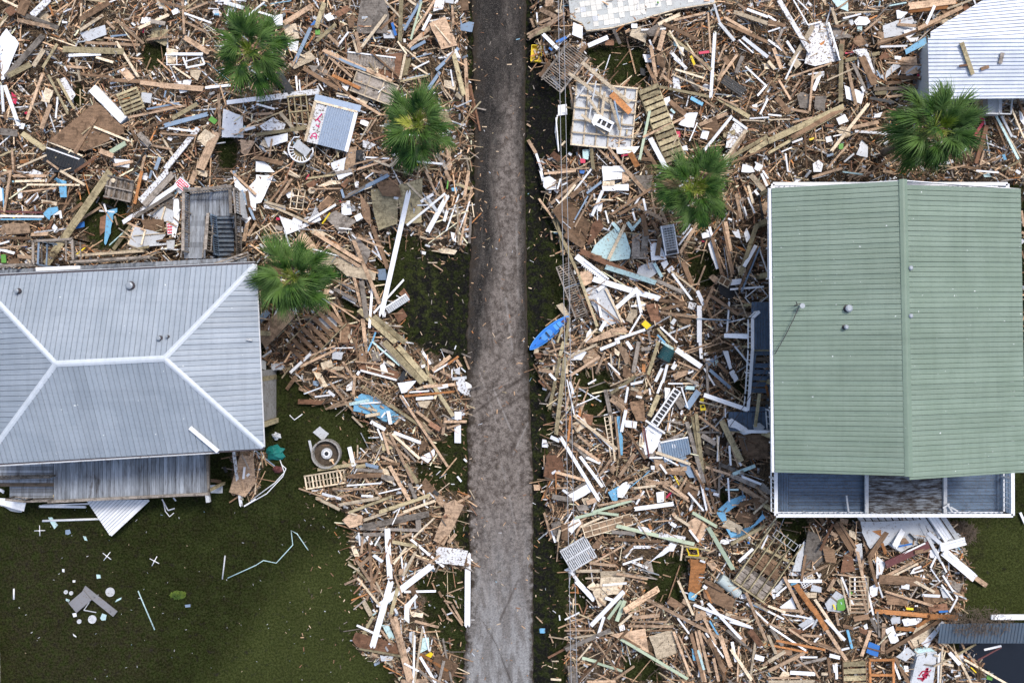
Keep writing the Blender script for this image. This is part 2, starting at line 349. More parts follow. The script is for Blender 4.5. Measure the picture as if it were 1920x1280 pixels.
def cap(name, mat, parent, A, B, w, drop, lift=.07):
    """folded ridge cap: two leaves sloping down from a centre line"""
    A, B = Vector(A), Vector(B); X = (B-A).normalized(); Yv = Vector((0,0,1)).cross(X).normalized(); up = X.cross(Yv); V = []
    prof = [(-w/2,-drop),(-w*.42,-drop*.75),(-w*.12,0),(w*.12,0),(w*.42,-drop*.75),(w/2,-drop)]
    for q in (A,B):
        V += [q+Yv*y+up*(z+lift) for y,z in prof]
    V += [v-up*.05 for v in V]
    Fc = [(i,i+6,i+7,i+1)[::-1] for i in range(5)]+[(i+12,i+13,i+19,i+18)[::-1] for i in range(5)]+[(0,12,18,6),(5,11,23,17)]
    return mesh(name, V, Fc, mat, parent)
def wallbox(name, mat, parent, c4, z0, z1):
    """solid body under a roof from four pixel-plane corners (world xy)"""
    return prism(name, mat, parent, [(c[0],c[1]) for c in c4], z0, z1)
def window(parent, wpos, rz, ww=1.0, hh=1.2):
    f = mesh('window', boxv(wpos,(ww,.08,hh),rz), BF, CM['w'], parent)
    n = Vector((math.sin(rz),-math.cos(rz),0))
    mesh('pane', boxv(Vector(wpos)+n*.035,(ww-.16,.05,hh-.16),rz), BF, GLASS, f)
g = G('window_glass', .08, .5); g.color((.03,.04,.05)); GLASS = g.m
def roofmat(name, col, streak, rough=.38, metal=0, lapscale=None):
    g = G(name, rough, .5, metal); v, oi = objvec(g, (1,1,1)); p = g.pos()
    n1 = g.noise(p, .5, 4, .6); n2 = g.noise(p, 6, 4, .8)
    c = g.mix(g.ramp(n1, .3, .7), col, streak); c = g.mix(g.math('MULTIPLY', g.ramp(n2, .55, .8), .35), c, tuple(x*.7 for x in col))
    for sc_ in ((.12,3.2,1),(3.2,.12,1)):
        sv = g.n('VectorMath', _operation='MULTIPLY', i0=p, i1=sc_); c = g.mix(g.math('MULTIPLY', g.ramp(g.noise(sv, 1, 4, .7), .45, .95), .28), c, tuple(x*.62 for x in col))
    c = g.mix(g.ramp(g.noise(p, 4.3, 2, .5, k=1), .755, .77), c, (.65,.68,.66))
    hs = g.n('HueSaturation', Color=c); m = g.ramp(oi.outputs['Random'], 0, 1); g.put(hs.inputs['Value'], m)
    m.inputs['To Min'].default_value = .93; m.inputs['To Max'].default_value = 1.05
    g.color(hs.outputs[0]); g.bump(n2, .08, .01); return g.m
GREEN = roofmat('green_metal_roof', (.175,.235,.178), (.20,.262,.205), .5)
GREEN2 = roofmat('green_ridge_metal', (.15,.21,.155), (.165,.225,.17), .5)
GALV = roofmat('galvanised_roof', (.275,.315,.36), (.315,.355,.40), .45)
GALVC = roofmat('galvanised_cap', (.52,.565,.61), (.56,.60,.65), .45)
WROOF = roofmat('white_metal_roof', (.54,.585,.66), (.66,.70,.76), .4)
DECKB = wood('blue_grey_deck_paint', (.125,.175,.245), .65, .6, var=.12)
def oldgrey():
    g = G('old_grey_deck', .9, .2); v, oi = objvec(g, (1,1,1)); p = g.pos()
    a = g.n('VectorMath', _operation='MULTIPLY', i0=p, i1=(4.5,.55,1)); n = g.noise(a, 1, 5, .75); n2 = g.noise(p, .9, 4, .7)
    c = g.mix(g.ramp(n, .25, .8), (.33,.36,.40), (.13,.135,.145)); c = g.mix(g.math('MULTIPLY', g.ramp(n2, .6, .95), g.ramp(n, .4, .7)), c, (.05,.035,.025))
    hs = g.n('HueSaturation', Color=c); m = g.ramp(oi.outputs['Random'], 0, 1); g.put(hs.inputs['Value'], m); m.inputs['To Min'].default_value = .7; m.inputs['To Max'].default_value = 1.2
    g.color(hs.outputs[0]); return g.m
DECKG = oldgrey()
PEEL = wood('peeling_deck', (.33,.35,.38), .12, .9, sc=(5,3,3), var=.3)
def peel():
    g = G('peeling_grey_paint', .9, .2); v, oi = objvec(g, (1,1,1)); p = g.pos()
    st = g.n('VectorMath', _operation='MULTIPLY', i0=p, i1=(.8, 4.2, 1)); n = g.noise(st, 1.5, 6, .8)
    g.color(g.mix(g.ramp(n, .38, .85), (.045,.036,.032), (.33,.37,.41))); return g.m
PEEL = peel()
SIDING = paint('pale_siding', (.55,.56,.56), .2); DARKG = paint('dark_gutter', (.06,.05,.055), .1)
STEEL = G('galvanised_vent', .5, .3, .3).color((.30,.33,.36)).m
CONC = paint('old_concrete', (.33,.32,.30), .5, .9, lo=.55)
def vent(parent, px, py, z, r, h, name='roof_vent'):
    c = P(px,py,z+h)
    o = lathe(name, STEEL, parent, [(r*.5,-h-.3),(r*.5,-h*.3),(r,-h*.3),(r,-.04),(r*.6,0)], 12, c)
    lathe('vent_collar', DARKG, o, [(r*1.25,-h-.03),(r*1.1,-h+.07),(r*.6,-h+.08)], 12, c)
def boards_rect(parent, name, mat, q, z, n, along='x', t=.04, gap=.02, skip=0.0, skipfn=None):
    """deck boards filling world rectangle q=(x0,y0,x1,y1); along = long direction"""
    x0,y0,x1,y1 = q
    for i in range(n):
        if random.random() < skip: continue
        f0, f1 = i/n, (i+1)/n
        if along == 'x': c = ((x0+x1)/2, y0+(y1-y0)*(f0+f1)/2); s = (x1-x0, (y1-y0)/n-gap); rz = 0
        else: c = (x0+(x1-x0)*(f0+f1)/2, (y0+y1)/2); s = (y1-y0, (x1-x0)/n-gap); rz = math.pi/2
        cube(name, mat, parent, (c[0],c[1],z-t/2+random.uniform(-.004,.004)), (s[0],s[1],t), (0,0,rz))
def rail(parent, pts, mat, z0, w=.14, step=1.6, name='railing', bal=None, h=1.0, capt=.05):
    """railing along world points (x,y,ztop): cap with posts; balusters as one further set"""
    for a, b in zip(pts[:-1], pts[1:]):
        a, b = Vector(a), Vector(b); X = (b-a); L = X.length; X.normalize(); Yv = Vector((0,0,1)).cross(X).normalized()
        r = beam(name, mat, parent, a, b, w, capt)
        beam('lower_rail', mat, r, a-Vector((0,0,h*.85)), b-Vector((0,0,h*.85)), .06, .08)
        k = max(1, round(L/step))
        for i in range(k+1):
            q = a+X*(L*i/k); zz = z0 if z0 is not None else q.z-h-.1
            mesh('post', boxv((q.x,q.y,(q.z+zz)/2-.03),(.09,.09,q.z-zz-.06)), BF, mat, r)
        if bal:
            kb = int(L/bal)
            for i in range(1,kb):
                q = a+X*(L*i/kb); cube('baluster', mat, r, (q.x,q.y,q.z-h*.45), (.035,.035,h*.8))
# ============================================================ green roofed house
ez, rz_ = 7.0, 8.65
GE = [P(1449,353,ez), P(1455,885,ez), P(1920,885,ez), P(1911,354,ez)]; GR = [P(1693,338,rz_), P(1704,891,rz_)]
gh = thing('stilt_house', 'large house with green ribbed metal gable roof and blue decks on the right', 'house', P(1683,625,0))
gh.location = (0,0,0)
inset = .5
body = [GE[0]+Vector((1.35,-1.0,0)), GE[1]+Vector((1.35,1.4,0)), GE[2]+Vector((-.6,1.4,0)), GE[3]+Vector((-.6,-1.0,0))]
wallbox('wall', SIDING, gh, body, 3.2, 6.88)
mesh('gable', [GE[0]+Vector((.5,-1,-.12)),GE[3]+Vector((-.6,-1,-.12)),GR[0]+Vector((0,-1,-.14)),GE[1]+Vector((.5,1.4,-.12)),GE[2]+Vector((-.6,1.4,-.12)),GR[1]+Vector((0,1.4,-.14))],
     [(0,2,1),(3,4,5),(0,3,5,2),(1,2,5,4),(0,1,4,3)], SIDING, gh)
slope(gh, GE[0], GE[1], [GR[0], GR[1]], .795, .265, GREEN, rib_h=.022)
slope(gh, GE[3], GE[2], [GR[0], GR[1]], .795, .265, GREEN, rib_h=.022)
cap('ridge_cap', GREEN2, gh, GR[0]+Vector((0,.05,0)), GR[1]-Vector((0,.05,0)), .42, .05, .06)
beam('gutter', CM['w'], gh, GE[0]+Vector((-.14,0,-.1)), GE[1]+Vector((-.14,0,-.1)), .16, .12)
beam('fascia', DARKG, gh, GE[0]+Vector((-.03,0,-.1)), GE[1]+Vector((-.03,0,-.1)), .05, .14)
beam('fascia', CM['w'], gh, GE[3]+Vector((.03,0,-.1)), GE[2]+Vector((.03,0,-.1)), .05, .16)
for a in (0,1):
    e0, e1 = (GE[0],GE[3]) if a == 0 else (GE[1],GE[2])
    for e in (e0,e1): beam('barge_board', CM['w'], gh, e+Vector((0,0,-.12)), GR[a]+Vector((0,0,-.12)), .04, .18)
vent(gh,1593,578,7.9,.19,.3); vent(gh,1588,613,7.9,.12,.3); vent(gh,1709,502,8.5,.12,.25); vent(gh,1709,592,8.5,.12,.25)
an = lathe('roof_vent', STEEL, gh, [(.05,0),(.05,.5),(.14,.52),(.14,.58)], 10, P(1498,574,7.3)-Vector((0,0,.05)))
tube('antenna_mast', DARKG, an, [P(1495,572,7.3), P(1493,566,8.3)], .025); tube('antenna_bar', DARKG, an, [P(1489,573,8.2), P(1501,569,8.2)], .02, 6)
tube('service_cable', DARKG, gh, [P(1497,577,7.65), P(1488,598,7.5), P(1472,630,7.35), P(1456,658,7.3), P(1449,672,6.6), P(1425,712,5), P(1385,776,2.2), P(1368,800,1.2)], .022, 5)
# stilts
for sx in np.linspace(0,1,4):
    for sy in np.linspace(0,1,5):
        q = body[0].lerp(body[3],sx).lerp(body[1].lerp(body[2],sx),sy)
        cube('stilt', CM['o'], gh, (q.x*.995,q.y*.995,1.5), (.3,.3,3.05))
for i in range(4):
    q = body[0].lerp(body[1],.15+.23*i); window(gh, (q.x-.02,q.y,5), -math.pi/2)
    q = body[3].lerp(body[2],.15+.23*i); window(gh, (q.x+.02,q.y,5), math.pi/2)
for f in (.12,.3,.7,.88):
    q = body[1].lerp(body[2],f); window(gh, (q.x,q.y-.02,5), 0)
# decks: lower (south) and upper (north)
dz = 3.2
a = P(1455,967,dz); b = P(1896,967,dz); c = P(1455,860,dz); ys0 = GE[1].y+1.3
xm0, xm1 = P(1620,0,dz).x, P(1766,0,dz).x
fr = solid('deck_frame', CM['o'], gh, [(((a.x+b.x)/2,(a.y+ys0)/2+.1,dz-.17),(b.x-a.x,ys0-a.y-.2,.2))])
boards_rect(fr, 'deck_board', DECKB, (a.x+.75,a.y,xm0,ys0), dz, 22); boards_rect(fr, 'deck_board', DECKB, (a.x,a.y,a.x+.74,ys0), dz, 5, 'y')
boards_rect(fr, 'deck_board', DECKB, (xm1,a.y,b.x-.85,ys0), dz, 22); boards_rect(fr, 'deck_board', DECKB, (b.x-.84,a.y,b.x,ys0), dz, 5, 'y')
boards_rect(fr, 'deck_board', PEEL, (xm0+.02,a.y+.02,xm1-.02,ys0), dz+.25, 13)
for x_ in (xm0,xm1): beam('porch_beam', CM['x'], gh, (x_,a.y+.05,dz+.32), (x_,ys0,dz+.32), .2, .14)
beam('porch_beam', CM['g'], gh, (xm0,a.y+.12,dz+.3), (xm1,a.y+.12,dz+.3), .16, .12)
q0 = P(1455,966,4.2); q1 = P(1899,966,4.2)
rail(gh, [P(1454,700,4.2)*1, P(1455,966,4.2), P(1899,966,4.2), P(1898,700,4.2)], CM['w'], 3.1, .2, 1.9, bal=.3)
a2 = P(1448,346,dz); b2 = P(1889,346,dz)
fr2 = solid('deck_frame', CM['o'], gh, [(((a2.x+b2.x)/2,a2.y-.9,dz-.17),(b2.x-a2.x,1.7,.2))])
boards_rect(fr2, 'deck_board', DECKB, (a2.x,a2.y-1.85,b2.x,a2.y), dz, 13)
rail(gh, [P(1449,520,4.2), P(1449,345,4.2), P(1889,345,4.2), P(1889,420,4.2)], CM['w'], 3.1, .2, 1.9, bal=.3)
for x_ in (a.x+.1, xm0, xm1, b.x-.1): mesh('stilt', boxv((x_,a.y+.15,1.5),(.22,.22,3.2)), BF, CM['o'], gh)
for x_ in np.linspace(a2.x+.1,b2.x-.1,5): mesh('stilt', boxv((x_,a2.y-.15,1.5),(.22,.22,3.2)), BF, CM['o'], gh)
# west landing, stair and lower landing
lw0 = P(1411,656,3.0); 
fl = solid('landing_frame', CM['o'], gh, [((P(1436,610,2.9).x,P(1436,612,2.9).y,2.84),(1.3,2.9,.16))])
boards_rect(fl, 'deck_board', DECKB, (P(1409,0,3).x,P(0,655,3).y,P(1458,0,3).x,P(0,566,3).y), 3.0, 9, 'y')
st_ = solid('stair_stringer', DECKB, gh, [((P(1410,0,2).x,(P(0,655,3).y+P(0,772,1.1).y)/2,1.85),(.06,P(0,655,3).y-P(0,772,1.1).y,.25),0,math.atan2(1.8,3.6)),
     ((P(1447,0,2).x,(P(0,655,3).y+P(0,772,1.1).y)/2,1.85),(.06,P(0,655,3).y-P(0,772,1.1).y,.25),0,math.atan2(1.8,3.6))])
for i in range(10):
    f = (i+.5)/10; y_ = P(0,655,2.9).y*(1-f)+P(0,772,1.1).y*f; z_ = 2.85-1.75*f
    if i in (1,7,8): cube('stair_tread', CM['l'], st_, (P(1430,0,2).x,y_,z_), (1.2,.22,.04))
    else: cube('stair_tread', DECKB, st_, (P(1429,0,2).x,y_,z_), (1.25,.27,.04), (R(random.uniform(-2,2)),0,R(random.uniform(-1.5,1.5))))
fl = solid('landing_frame', CM['o'], gh, [((P(1406,790,1).x,P(1406,792,1).y,.93),(2.5,1.15,.14))])
boards_rect(fl, 'deck_board', DECKB, (P(1366,0,1.05).x,P(0,808,1.05).y,P(1446,0,1.05).x,P(0,772,1.05).y), 1.05, 9, 'y')
rail(gh, [P(1424,584,4.0), P(1411,596,4.0), P(1411,655,4.0), P(1405,742,2.2), P(1402,769,2.1)], CM['w'], None, .17, 1.5, bal=.35)
rail(gh, [P(1444,769,2.0), P(1447,809,2.0), P(1396,809,2.0)], CM['w'], None, .17, 1.4, bal=.35)
for o_, px_, py_ in ((1,1412,570),(2,1412,650),(3,1450,770),(4,1370,775),(5,1370,806),(6,1445,806)):
    zt = 2.8 if o_ < 3 else .9; q = P(px_,py_,zt); mesh('stilt', boxv((q.x,q.y,zt/2),(.14,.14,zt)), BF, CM['o'], gh)
# ============================================================ grey hip roofed house
ez, rz_ = 6.5, 8.3
C = [P(-46,522,ez), P(478,497,ez), P(493,838,ez), P(-32,868,ez)]; RA, RB = P(105,682,rz_), P(308,672,rz_)
hh = thing('stilt_house', 'house with pale galvanised hip roof and weathered wooden decks at the left edge', 'house', (0,0,0))
bd = [C[0].lerp(C[2],.05), C[1].lerp(C[3],.085), C[2].lerp(C[0],.085), C[3].lerp(C[1],.05)]
wallbox('wall', SIDING, hh, bd, 2.9, 6.42)
mesh('roof_body', [c-Vector((0,0,.03)) for c in C]+[RA-Vector((0,0,.05)),RB-Vector((0,0,.05))], [(0,1,5,4)[::-1],(1,2,5)[::-1],(2,3,4,5)[::-1],(3,0,4)[::-1],(0,1,2,3)], SIDING, hh)
for f0, f1, ch in ((0,1,[C[0],RA,RB,C[1]]),(1,2,[C[1],RB,C[2]]),(3,2,[C[3],RA,RB,C[2]]),(0,3,[C[0],RA,C[3]])):
    slope(hh, C[f0], C[f1], ch, .84, .28, GALV, rib_h=.028)
cap('ridge_cap', GALVC, hh, RA, RB, .34, .06, .08)
for c_, r_ in ((C[0],RA),(C[3],RA),(C[1],RB),(C[2],RB)): cap('hip_cap', GALVC, hh, c_, r_, .30, .06, .08)
for i in range(4):
    A_, B_ = C[i], C[(i+1)%4]
    beam('gutter', DARKG if i%2==0 else CM['w'], hh, A_+(A_-B_).normalized()*.05+Vector((0,.08*(1 if i==0 else -1 if i==2 else 0),-.1)), B_+Vector((0,.08*(1 if i==0 else -1 if i==2 else 0),-.1)), .16, .12)
beam('gutter_lip', CM['x'], hh, C[3]+Vector((0,-.19,-.08)), P(411,848,6.4), .07, .12)
beam('gutter_lip', CM['x'], hh, C[0]+Vector((0,.19,-.08)), C[1]+Vector((0,.19,-.08)), .03, .08)
vent(hh,241,535,6.95,.2,.2,'roof_vent'); vent(hh,29,545,6.95,.13,.25); vent(hh,296,634,7.95,.12,.25); vent(hh,311,631,7.95,.07,.25)
tube('vent_pipe', CM['x'], hh, [P(473,638,6.8), P(462,637,6.85)], .06)
for sx in np.linspace(0,1,5):
    for sy in np.linspace(0,1,4):
        q = bd[0].lerp(bd[1],sx).lerp(bd[3].lerp(bd[2],sx),sy); cube('stilt', CM['o'], hh, (q.x*.99,q.y*.99,1.4), (.28,.28,3.0))
for i in range(3):
    q = bd[1].lerp(bd[2],.2+.3*i); window(hh, (q.x+.02,q.y,4.7), math.pi/2)
for i in range(4):
    q = bd[3].lerp(bd[2],.15+.23*i); window(hh, (q.x,q.y-.02,4.7), 0); q = bd[0].lerp(bd[1],.15+.23*i); window(hh, (q.x,q.y+.02,4.7), math.pi)
cube('chimney_base', CONC, hh, P(499,740,1.5), (.35,3.0,3.0))
# north deck strip
zd = 2.9
x0, x1 = P(-30,0,zd).x, P(463,0,zd).x
frd = solid('deck_frame', CM['l'], hh, [(((x0+x1)/2,P(0,540,zd).y,zd-.2),(x1-x0,1.2,.18),R(2.5))])
for i in range(9):
    y_ = P(0,500+i*8,zd).y; A_ = Vector((x0,y_-.35,zd+.03)); B_ = Vector((x1,y_+.45,zd+.03)); beam('deck_board', DECKG, frd, A_, B_, .23, .035)
rail(hh, [P(-20,499,3.9), P(62,495,3.9)], CM['g'], 2.9, .13, 1.3, bal=.22)
rail(hh, [P(62,496,3.9), P(62,452,3.9), P(135,448,3.9), P(137,487,3.9)], CM['g'], 2.0, .13, 1.3, bal=.22)
rail(hh, [P(62,451,3.9)+Vector((.28,0,-.1)), P(71,496,3.8)], CM['s'], 2.0, .1, 1.3)
rail(hh, [P(124,450,3.85), P(124,489,3.85)], CM['g'], 2.0, .08, 1.3)
rail(hh, [P(132,491,3.9), P(281,481,3.9)], CM['g'], 2.9, .13, 1.3, bal=.22)
rail(hh, [P(402,494,3.9), P(465,473,3.9), P(467,495,3.7)], CM['g'], 2.9, .1, 1.3)
beam('white_trim', CM['w'], hh, P(68,505,3.6), P(151,501,3.6), .2, .1)
# north stair tower
tz = 2.3
T0, T1 = P(345,405,tz), P(432,352,tz)
tf = solid('landing_frame', CM['g'], hh, [(((T0.x+T1.x)/2,(T0.y+T1.y)/2,tz-.12),(T1.x-T0.x,T1.y-T0.y,.16))])
for i in range(13):
    x_ = T0.x+(T1.x-T0.x)*(i+.5)/13; ym = (T0.y+T1.y)/2+.1
    for y0_, y1_ in ((T0.y,ym-.01),(ym+.01,T1.y)): cube('deck_board', DECKG, tf, (x_,(y0_+y1_)/2,tz+random.uniform(-.004,.006)), (y1_-y0_,(T1.x-T0.x)/13-.015,.04), (0,0,math.pi/2))
# upper flight (left), wide treads rising to the deck
s1 = solid('stair_stringer', CM['g'], hh, [((P(344,442,2.6).x,P(0,445,2.6).y,2.55),(.06,2.6,.24),0,R(-14)), ((P(384,442,2.6).x,P(0,445,2.6).y,2.55),(.06,2.6,.24),0,R(-14))])
for i in range(8):
    f = (i+.5)/8; q = P(364,404+f*80,2.3+.7*f); cube('stair_tread', DECKG, s1, (q.x,q.y,2.26+.62*f), (1.25,.33,.04))
s2 = solid('stair_stringer', CM['k'], hh, [((P(398,442,1.3).x,P(0,448,1.3).y,1.25),(.06,3.3,.24),0,R(36)), ((P(442,442,1.3).x,P(0,448,1.3).y,1.25),(.06,3.3,.24),0,R(36))])
DECKD = wood('dark_blue_grey_tread', (.15,.185,.23), .5, var=.15)
for i in range(10):
    f = (i+.3)/10; q = P(419,404+f*86,2.3-2.1*f); cube('stair_tread', DECKD, s2, (q.x,q.y,q.z), (1.3,.25,.045))
rail(hh, [P(343,470,3.6), P(344,358,3.3), P(434,349,3.3)], CM['g'], None, .17, 1.4, bal=.16)
rail(hh, [P(431,354,3.3), P(433,400,3.3)], CM['g'], None, .17, 1.4)
rail(hh, [P(438,353,3.3), P(441,400,3.3), P(444,478,1.2)], CM['g'], None, .07, 1.4, bal=.16)
rail(hh, [P(390,400,3.3), P(385,468,3.7)], CM['g'], None, .16, 1.4, bal=.16)
rail(hh, [P(395,402,3.2), P(402,476,1.3)], CM['s'], None, .08, 1.4, bal=.16)
for px_, py_ in ((345,352),(434,352),(345,404),(434,404),(390,404)):
    q = P(px_,py_,tz); mesh('stilt', boxv((q.x,q.y,tz/2),(.14,.14,tz)), BF, CM['g'], hh)
mesh('side_skirt', boxv(P(450,385,1.6),(.25,1.7,1.3),R(12)), BF, CM['x'], hh)
# south deck
zd = 2.7
S0, S1 = P(101,934,zd), P(391,850,zd)
fs = solid('deck_frame', CM['l'], hh, [(((S0.x+S1.x)/2,(S0.y+S1.y)/2+.3,zd-.16),(S1.x-S0.x,S1.y-S0.y+.4,.18))])
nb = 38
for i in range(nb):
    x_ = S0.x+(S1.x-S0.x)*(i+.5)/nb; lo = P(0,938-12*(i/nb),zd).y
    cube('deck_board', DECKG, fs, (x_,(lo+S1.y+.6)/2,zd+random.uniform(-.006,.006)), (S1.y+.6-lo,(S1.x-S0.x)/nb-.02,.04), (0,0,math.pi/2))
beam('deck_edge', CM['g'], hh, P(90,940,2.75), P(392,925,2.75), .16, .12)
beam('deck_edge', CM['g'], hh, P(388,852,2.8), P(392,928,2.8), .12, .12)
fw = solid('deck_frame', CM['l'], hh, [((P(45,0,2.4).x,P(0,885,2.4).y,2.3),(3.8,1.7,.14))])
boards_rect(fw, 'deck_board', DECKG, (P(-20,0,2.45).x,P(0,905,2.45).y,P(100,0,2.45).x,P(0,862,2.45).y), 2.45, 7)
fw = solid('stair_stringer', CM['l'], hh, [((P(60,0,1.8).x,P(0,920,1.8).y,1.75),(2.6,1.1,.1))])
boards_rect(fw, 'stair_tread', DECKG, (P(18,0,1.85).x,P(0,936,1.85).y,P(100,0,1.85).x,P(0,904,1.85).y), 1.85, 5)
rail(hh, [P(-20,897,3.3), P(93,894,3.3)], CM['g'], None, .14, 1.3, bal=.25)
rail(hh, [P(10,936,2.7), P(45,940,2.7), P(95,938,2.8)], CM['g'], None, .12, 1.3, bal=.2)
for px_, py_ in ((101,930),(200,926),(300,922),(390,920)):
    q = P(px_,py_,zd); mesh('stilt', boxv((q.x,q.y,zd/2),(.16,.16,zd-.1)), BF, CM['o'], hh)
mesh('corner_post', boxv(P(390,933,2.6),(.22,.5,.22),R(8)), BF, CM['x'], hh)
# ============================================================ white metal roof at the top right
wr = thing('collapsed_house', 'collapsed house under a buckled white ribbed metal roof, upper right corner', 'house', (0,0,0))
z = 3.0
slope(wr, P(1742,185,z), P(1985,186,z), [P(1740,78,z+.5), P(1985,60,z+.5)], .9, .3, WROOF, rib_h=.02) if False else None
def hpan(x0,x1,ya,yb,za,zb,slant,n,xl=None):
    """horizontal panels (ribs run across the picture) between picture rows ya..yb"""
    for i in range(n):
        f0, f1 = i/n, (i+1)/n
        pts = []; rows = 4
        V, Fc = [], []
        for r_ in range(rows+1):
            f = f0+(f1-f0)*r_/rows
            for df, h in ((0,0),(.16,.0),(.19,.045),(.26,.045),(.29,-.01)) if r_ < rows else ((0,0),):
                ff = f+df/rows*(f1-f0); y_ = ya+(yb-ya)*ff; z_ = za+(zb-za)*ff+h+.006*(i%2)
                xa = xl(y_) if xl else x0
                V += [P(xa, y_+slant*0, z_), P(x1, y_-slant, z_+.15)]
        k = len(V)//2
        for j in range(k-1): Fc.append((2*j,2*j+2,2*j+3,2*j+1))
        m = len(V); V += [v-Vector((0,0,.03)) for v in V]
        for j in range(k-1): Fc.append((m+2*j,m+2*j+1,m+2*j+3,m+2*j+2)); Fc.append((2*j,m+2*j,m+2*j+2,2*j+2)[::-1])
        mesh('roof_panel', V, Fc, WROOF, wr)
hpan(1740, 1960, 72, 186, 3.5, 2.9, 2, 4, lambda y: 1740+.02*(y-80))
hpan(1745, 1960, -40, 92, 3.0, 3.2, 14, 5, lambda y: 1745+max(0,(60-y))*1.65)
wallbox('wall', SIDING, wr, [P(1750,170,2.7),P(1980,170,2.7),P(1980,60,2.7),P(1760,66,2.7)], 0, 2.7)
wallbox('wall', SIDING, wr, [P(1850,58,2.4),P(1980,58,2.4),P(1980,-60,2.4),P(1890,-60,2.4)], 0, 2.4)
# grey steps and frame hanging under the eave
mesh('step_box', boxv(P(1861,200,1.6),(.85,1.0,.5)), BF, CM['x'], wr)
for a_, b_ in (((1848,213),(1895,214)),((1895,214),(1898,184)),((1873,184),(1873,214))): beam('frame_bar', CM['x'], wr, P(*a_,2.0), P(*b_,2.0), .07, .07)
# ============================================================ tiled slab at the top
sl = thing('floor_slab', 'broken floor slab with pale square tiles and bare grey patches, top of picture', 'floor slab', P(1200,10,0)); sl.location = (0,0,0)
SLAB = [P(1060,-60,1.0),P(1352,-60,1.0),P(1340,6,1.0),P(1270,17,1.0),P(1185,42,1.0),P(1150,52,1.0),P(1100,58,1.0),P(1092,44,1.0),P(1070,34,1.0)]
prism('subfloor', CM['p'], sl, [(v.x,v.y) for v in SLAB], .72, .93)
TILE = paint('cream_tile', (.68,.66,.60), .15); THIN = paint('thinset_grey', (.44,.46,.45), .3)
prism('thinset', THIN, sl, [(v.x*.998,v.y*1.0+.06) for v in SLAB], .934, .945)
poly = [((v.x-P(0,0,1).x)*0+v.x, v.y) for v in SLAB]
tw = .33; random.seed(3)
for i in range(34):
    for j in range(14):
        x_ = P(1066,0,1).x+i*tw; y_ = P(0,-50,1).y-j*tw-i*.0; rot = R(8)
        cx = P(1060,0,1).x+i*tw*math.cos(rot)+j*tw*math.sin(rot)-.5; cy = P(0,-52,1).y-j*tw*math.cos(rot)+i*tw*math.sin(rot)-.5
        if not inpoly(np.array([cx-.0]), np.array([cy-.12]), poly)[0]: continue
        if not inpoly(np.array([cx+.15]), np.array([cy-.18]), poly)[0] or not inpoly(np.array([cx-.15]), np.array([cy-.2]), poly)[0]: continue
        if snoise(np.array([cx*30]), np.array([cy*30]), 9, 77)[0] > .10 + (.25 if random.random()<.45 else 0) - max(0,(cx-7))*.06: continue
        cube('tile', TILE if random.random() < .9 else CM['x'], sl, (cx,cy,.955+random.uniform(0,.004)), (tw-.012,tw-.012,.02), (0,0,rot))
# ============================================================ dock roof and gutter at the lower right
DOCK = paint('dark_blue_grey_metal', (.085,.115,.15), .2)
dk = thing('boat_house', 'dark blue-grey ribbed roof over the black water, lower right', 'boat house', (0,0,0))
D0, D1 = P(1758,1203,1.4), P(1960,1203,1.4)
slope(dk, D0, D1, [P(1772,1168,1.7), P(1960,1166,1.7)], .8, .2, DOCK, rib_h=.03)
for x_ in (1775,1840,1900): 
    for y_ in (1175,1198): q = P(x_,y_,1.3); mesh('pile', boxv((q.x,q.y,-.1),(.18,.18,2.7)), BF, CM['o'], dk)
beam('edge_beam', DARKG, dk, P(1762,1202,1.35), P(1955,1202,1.35), .12, .14)
beam('ridge_board', CM['w'], dk, P(1858,1156,1.75), P(1955,1156,1.75), .3, .12)
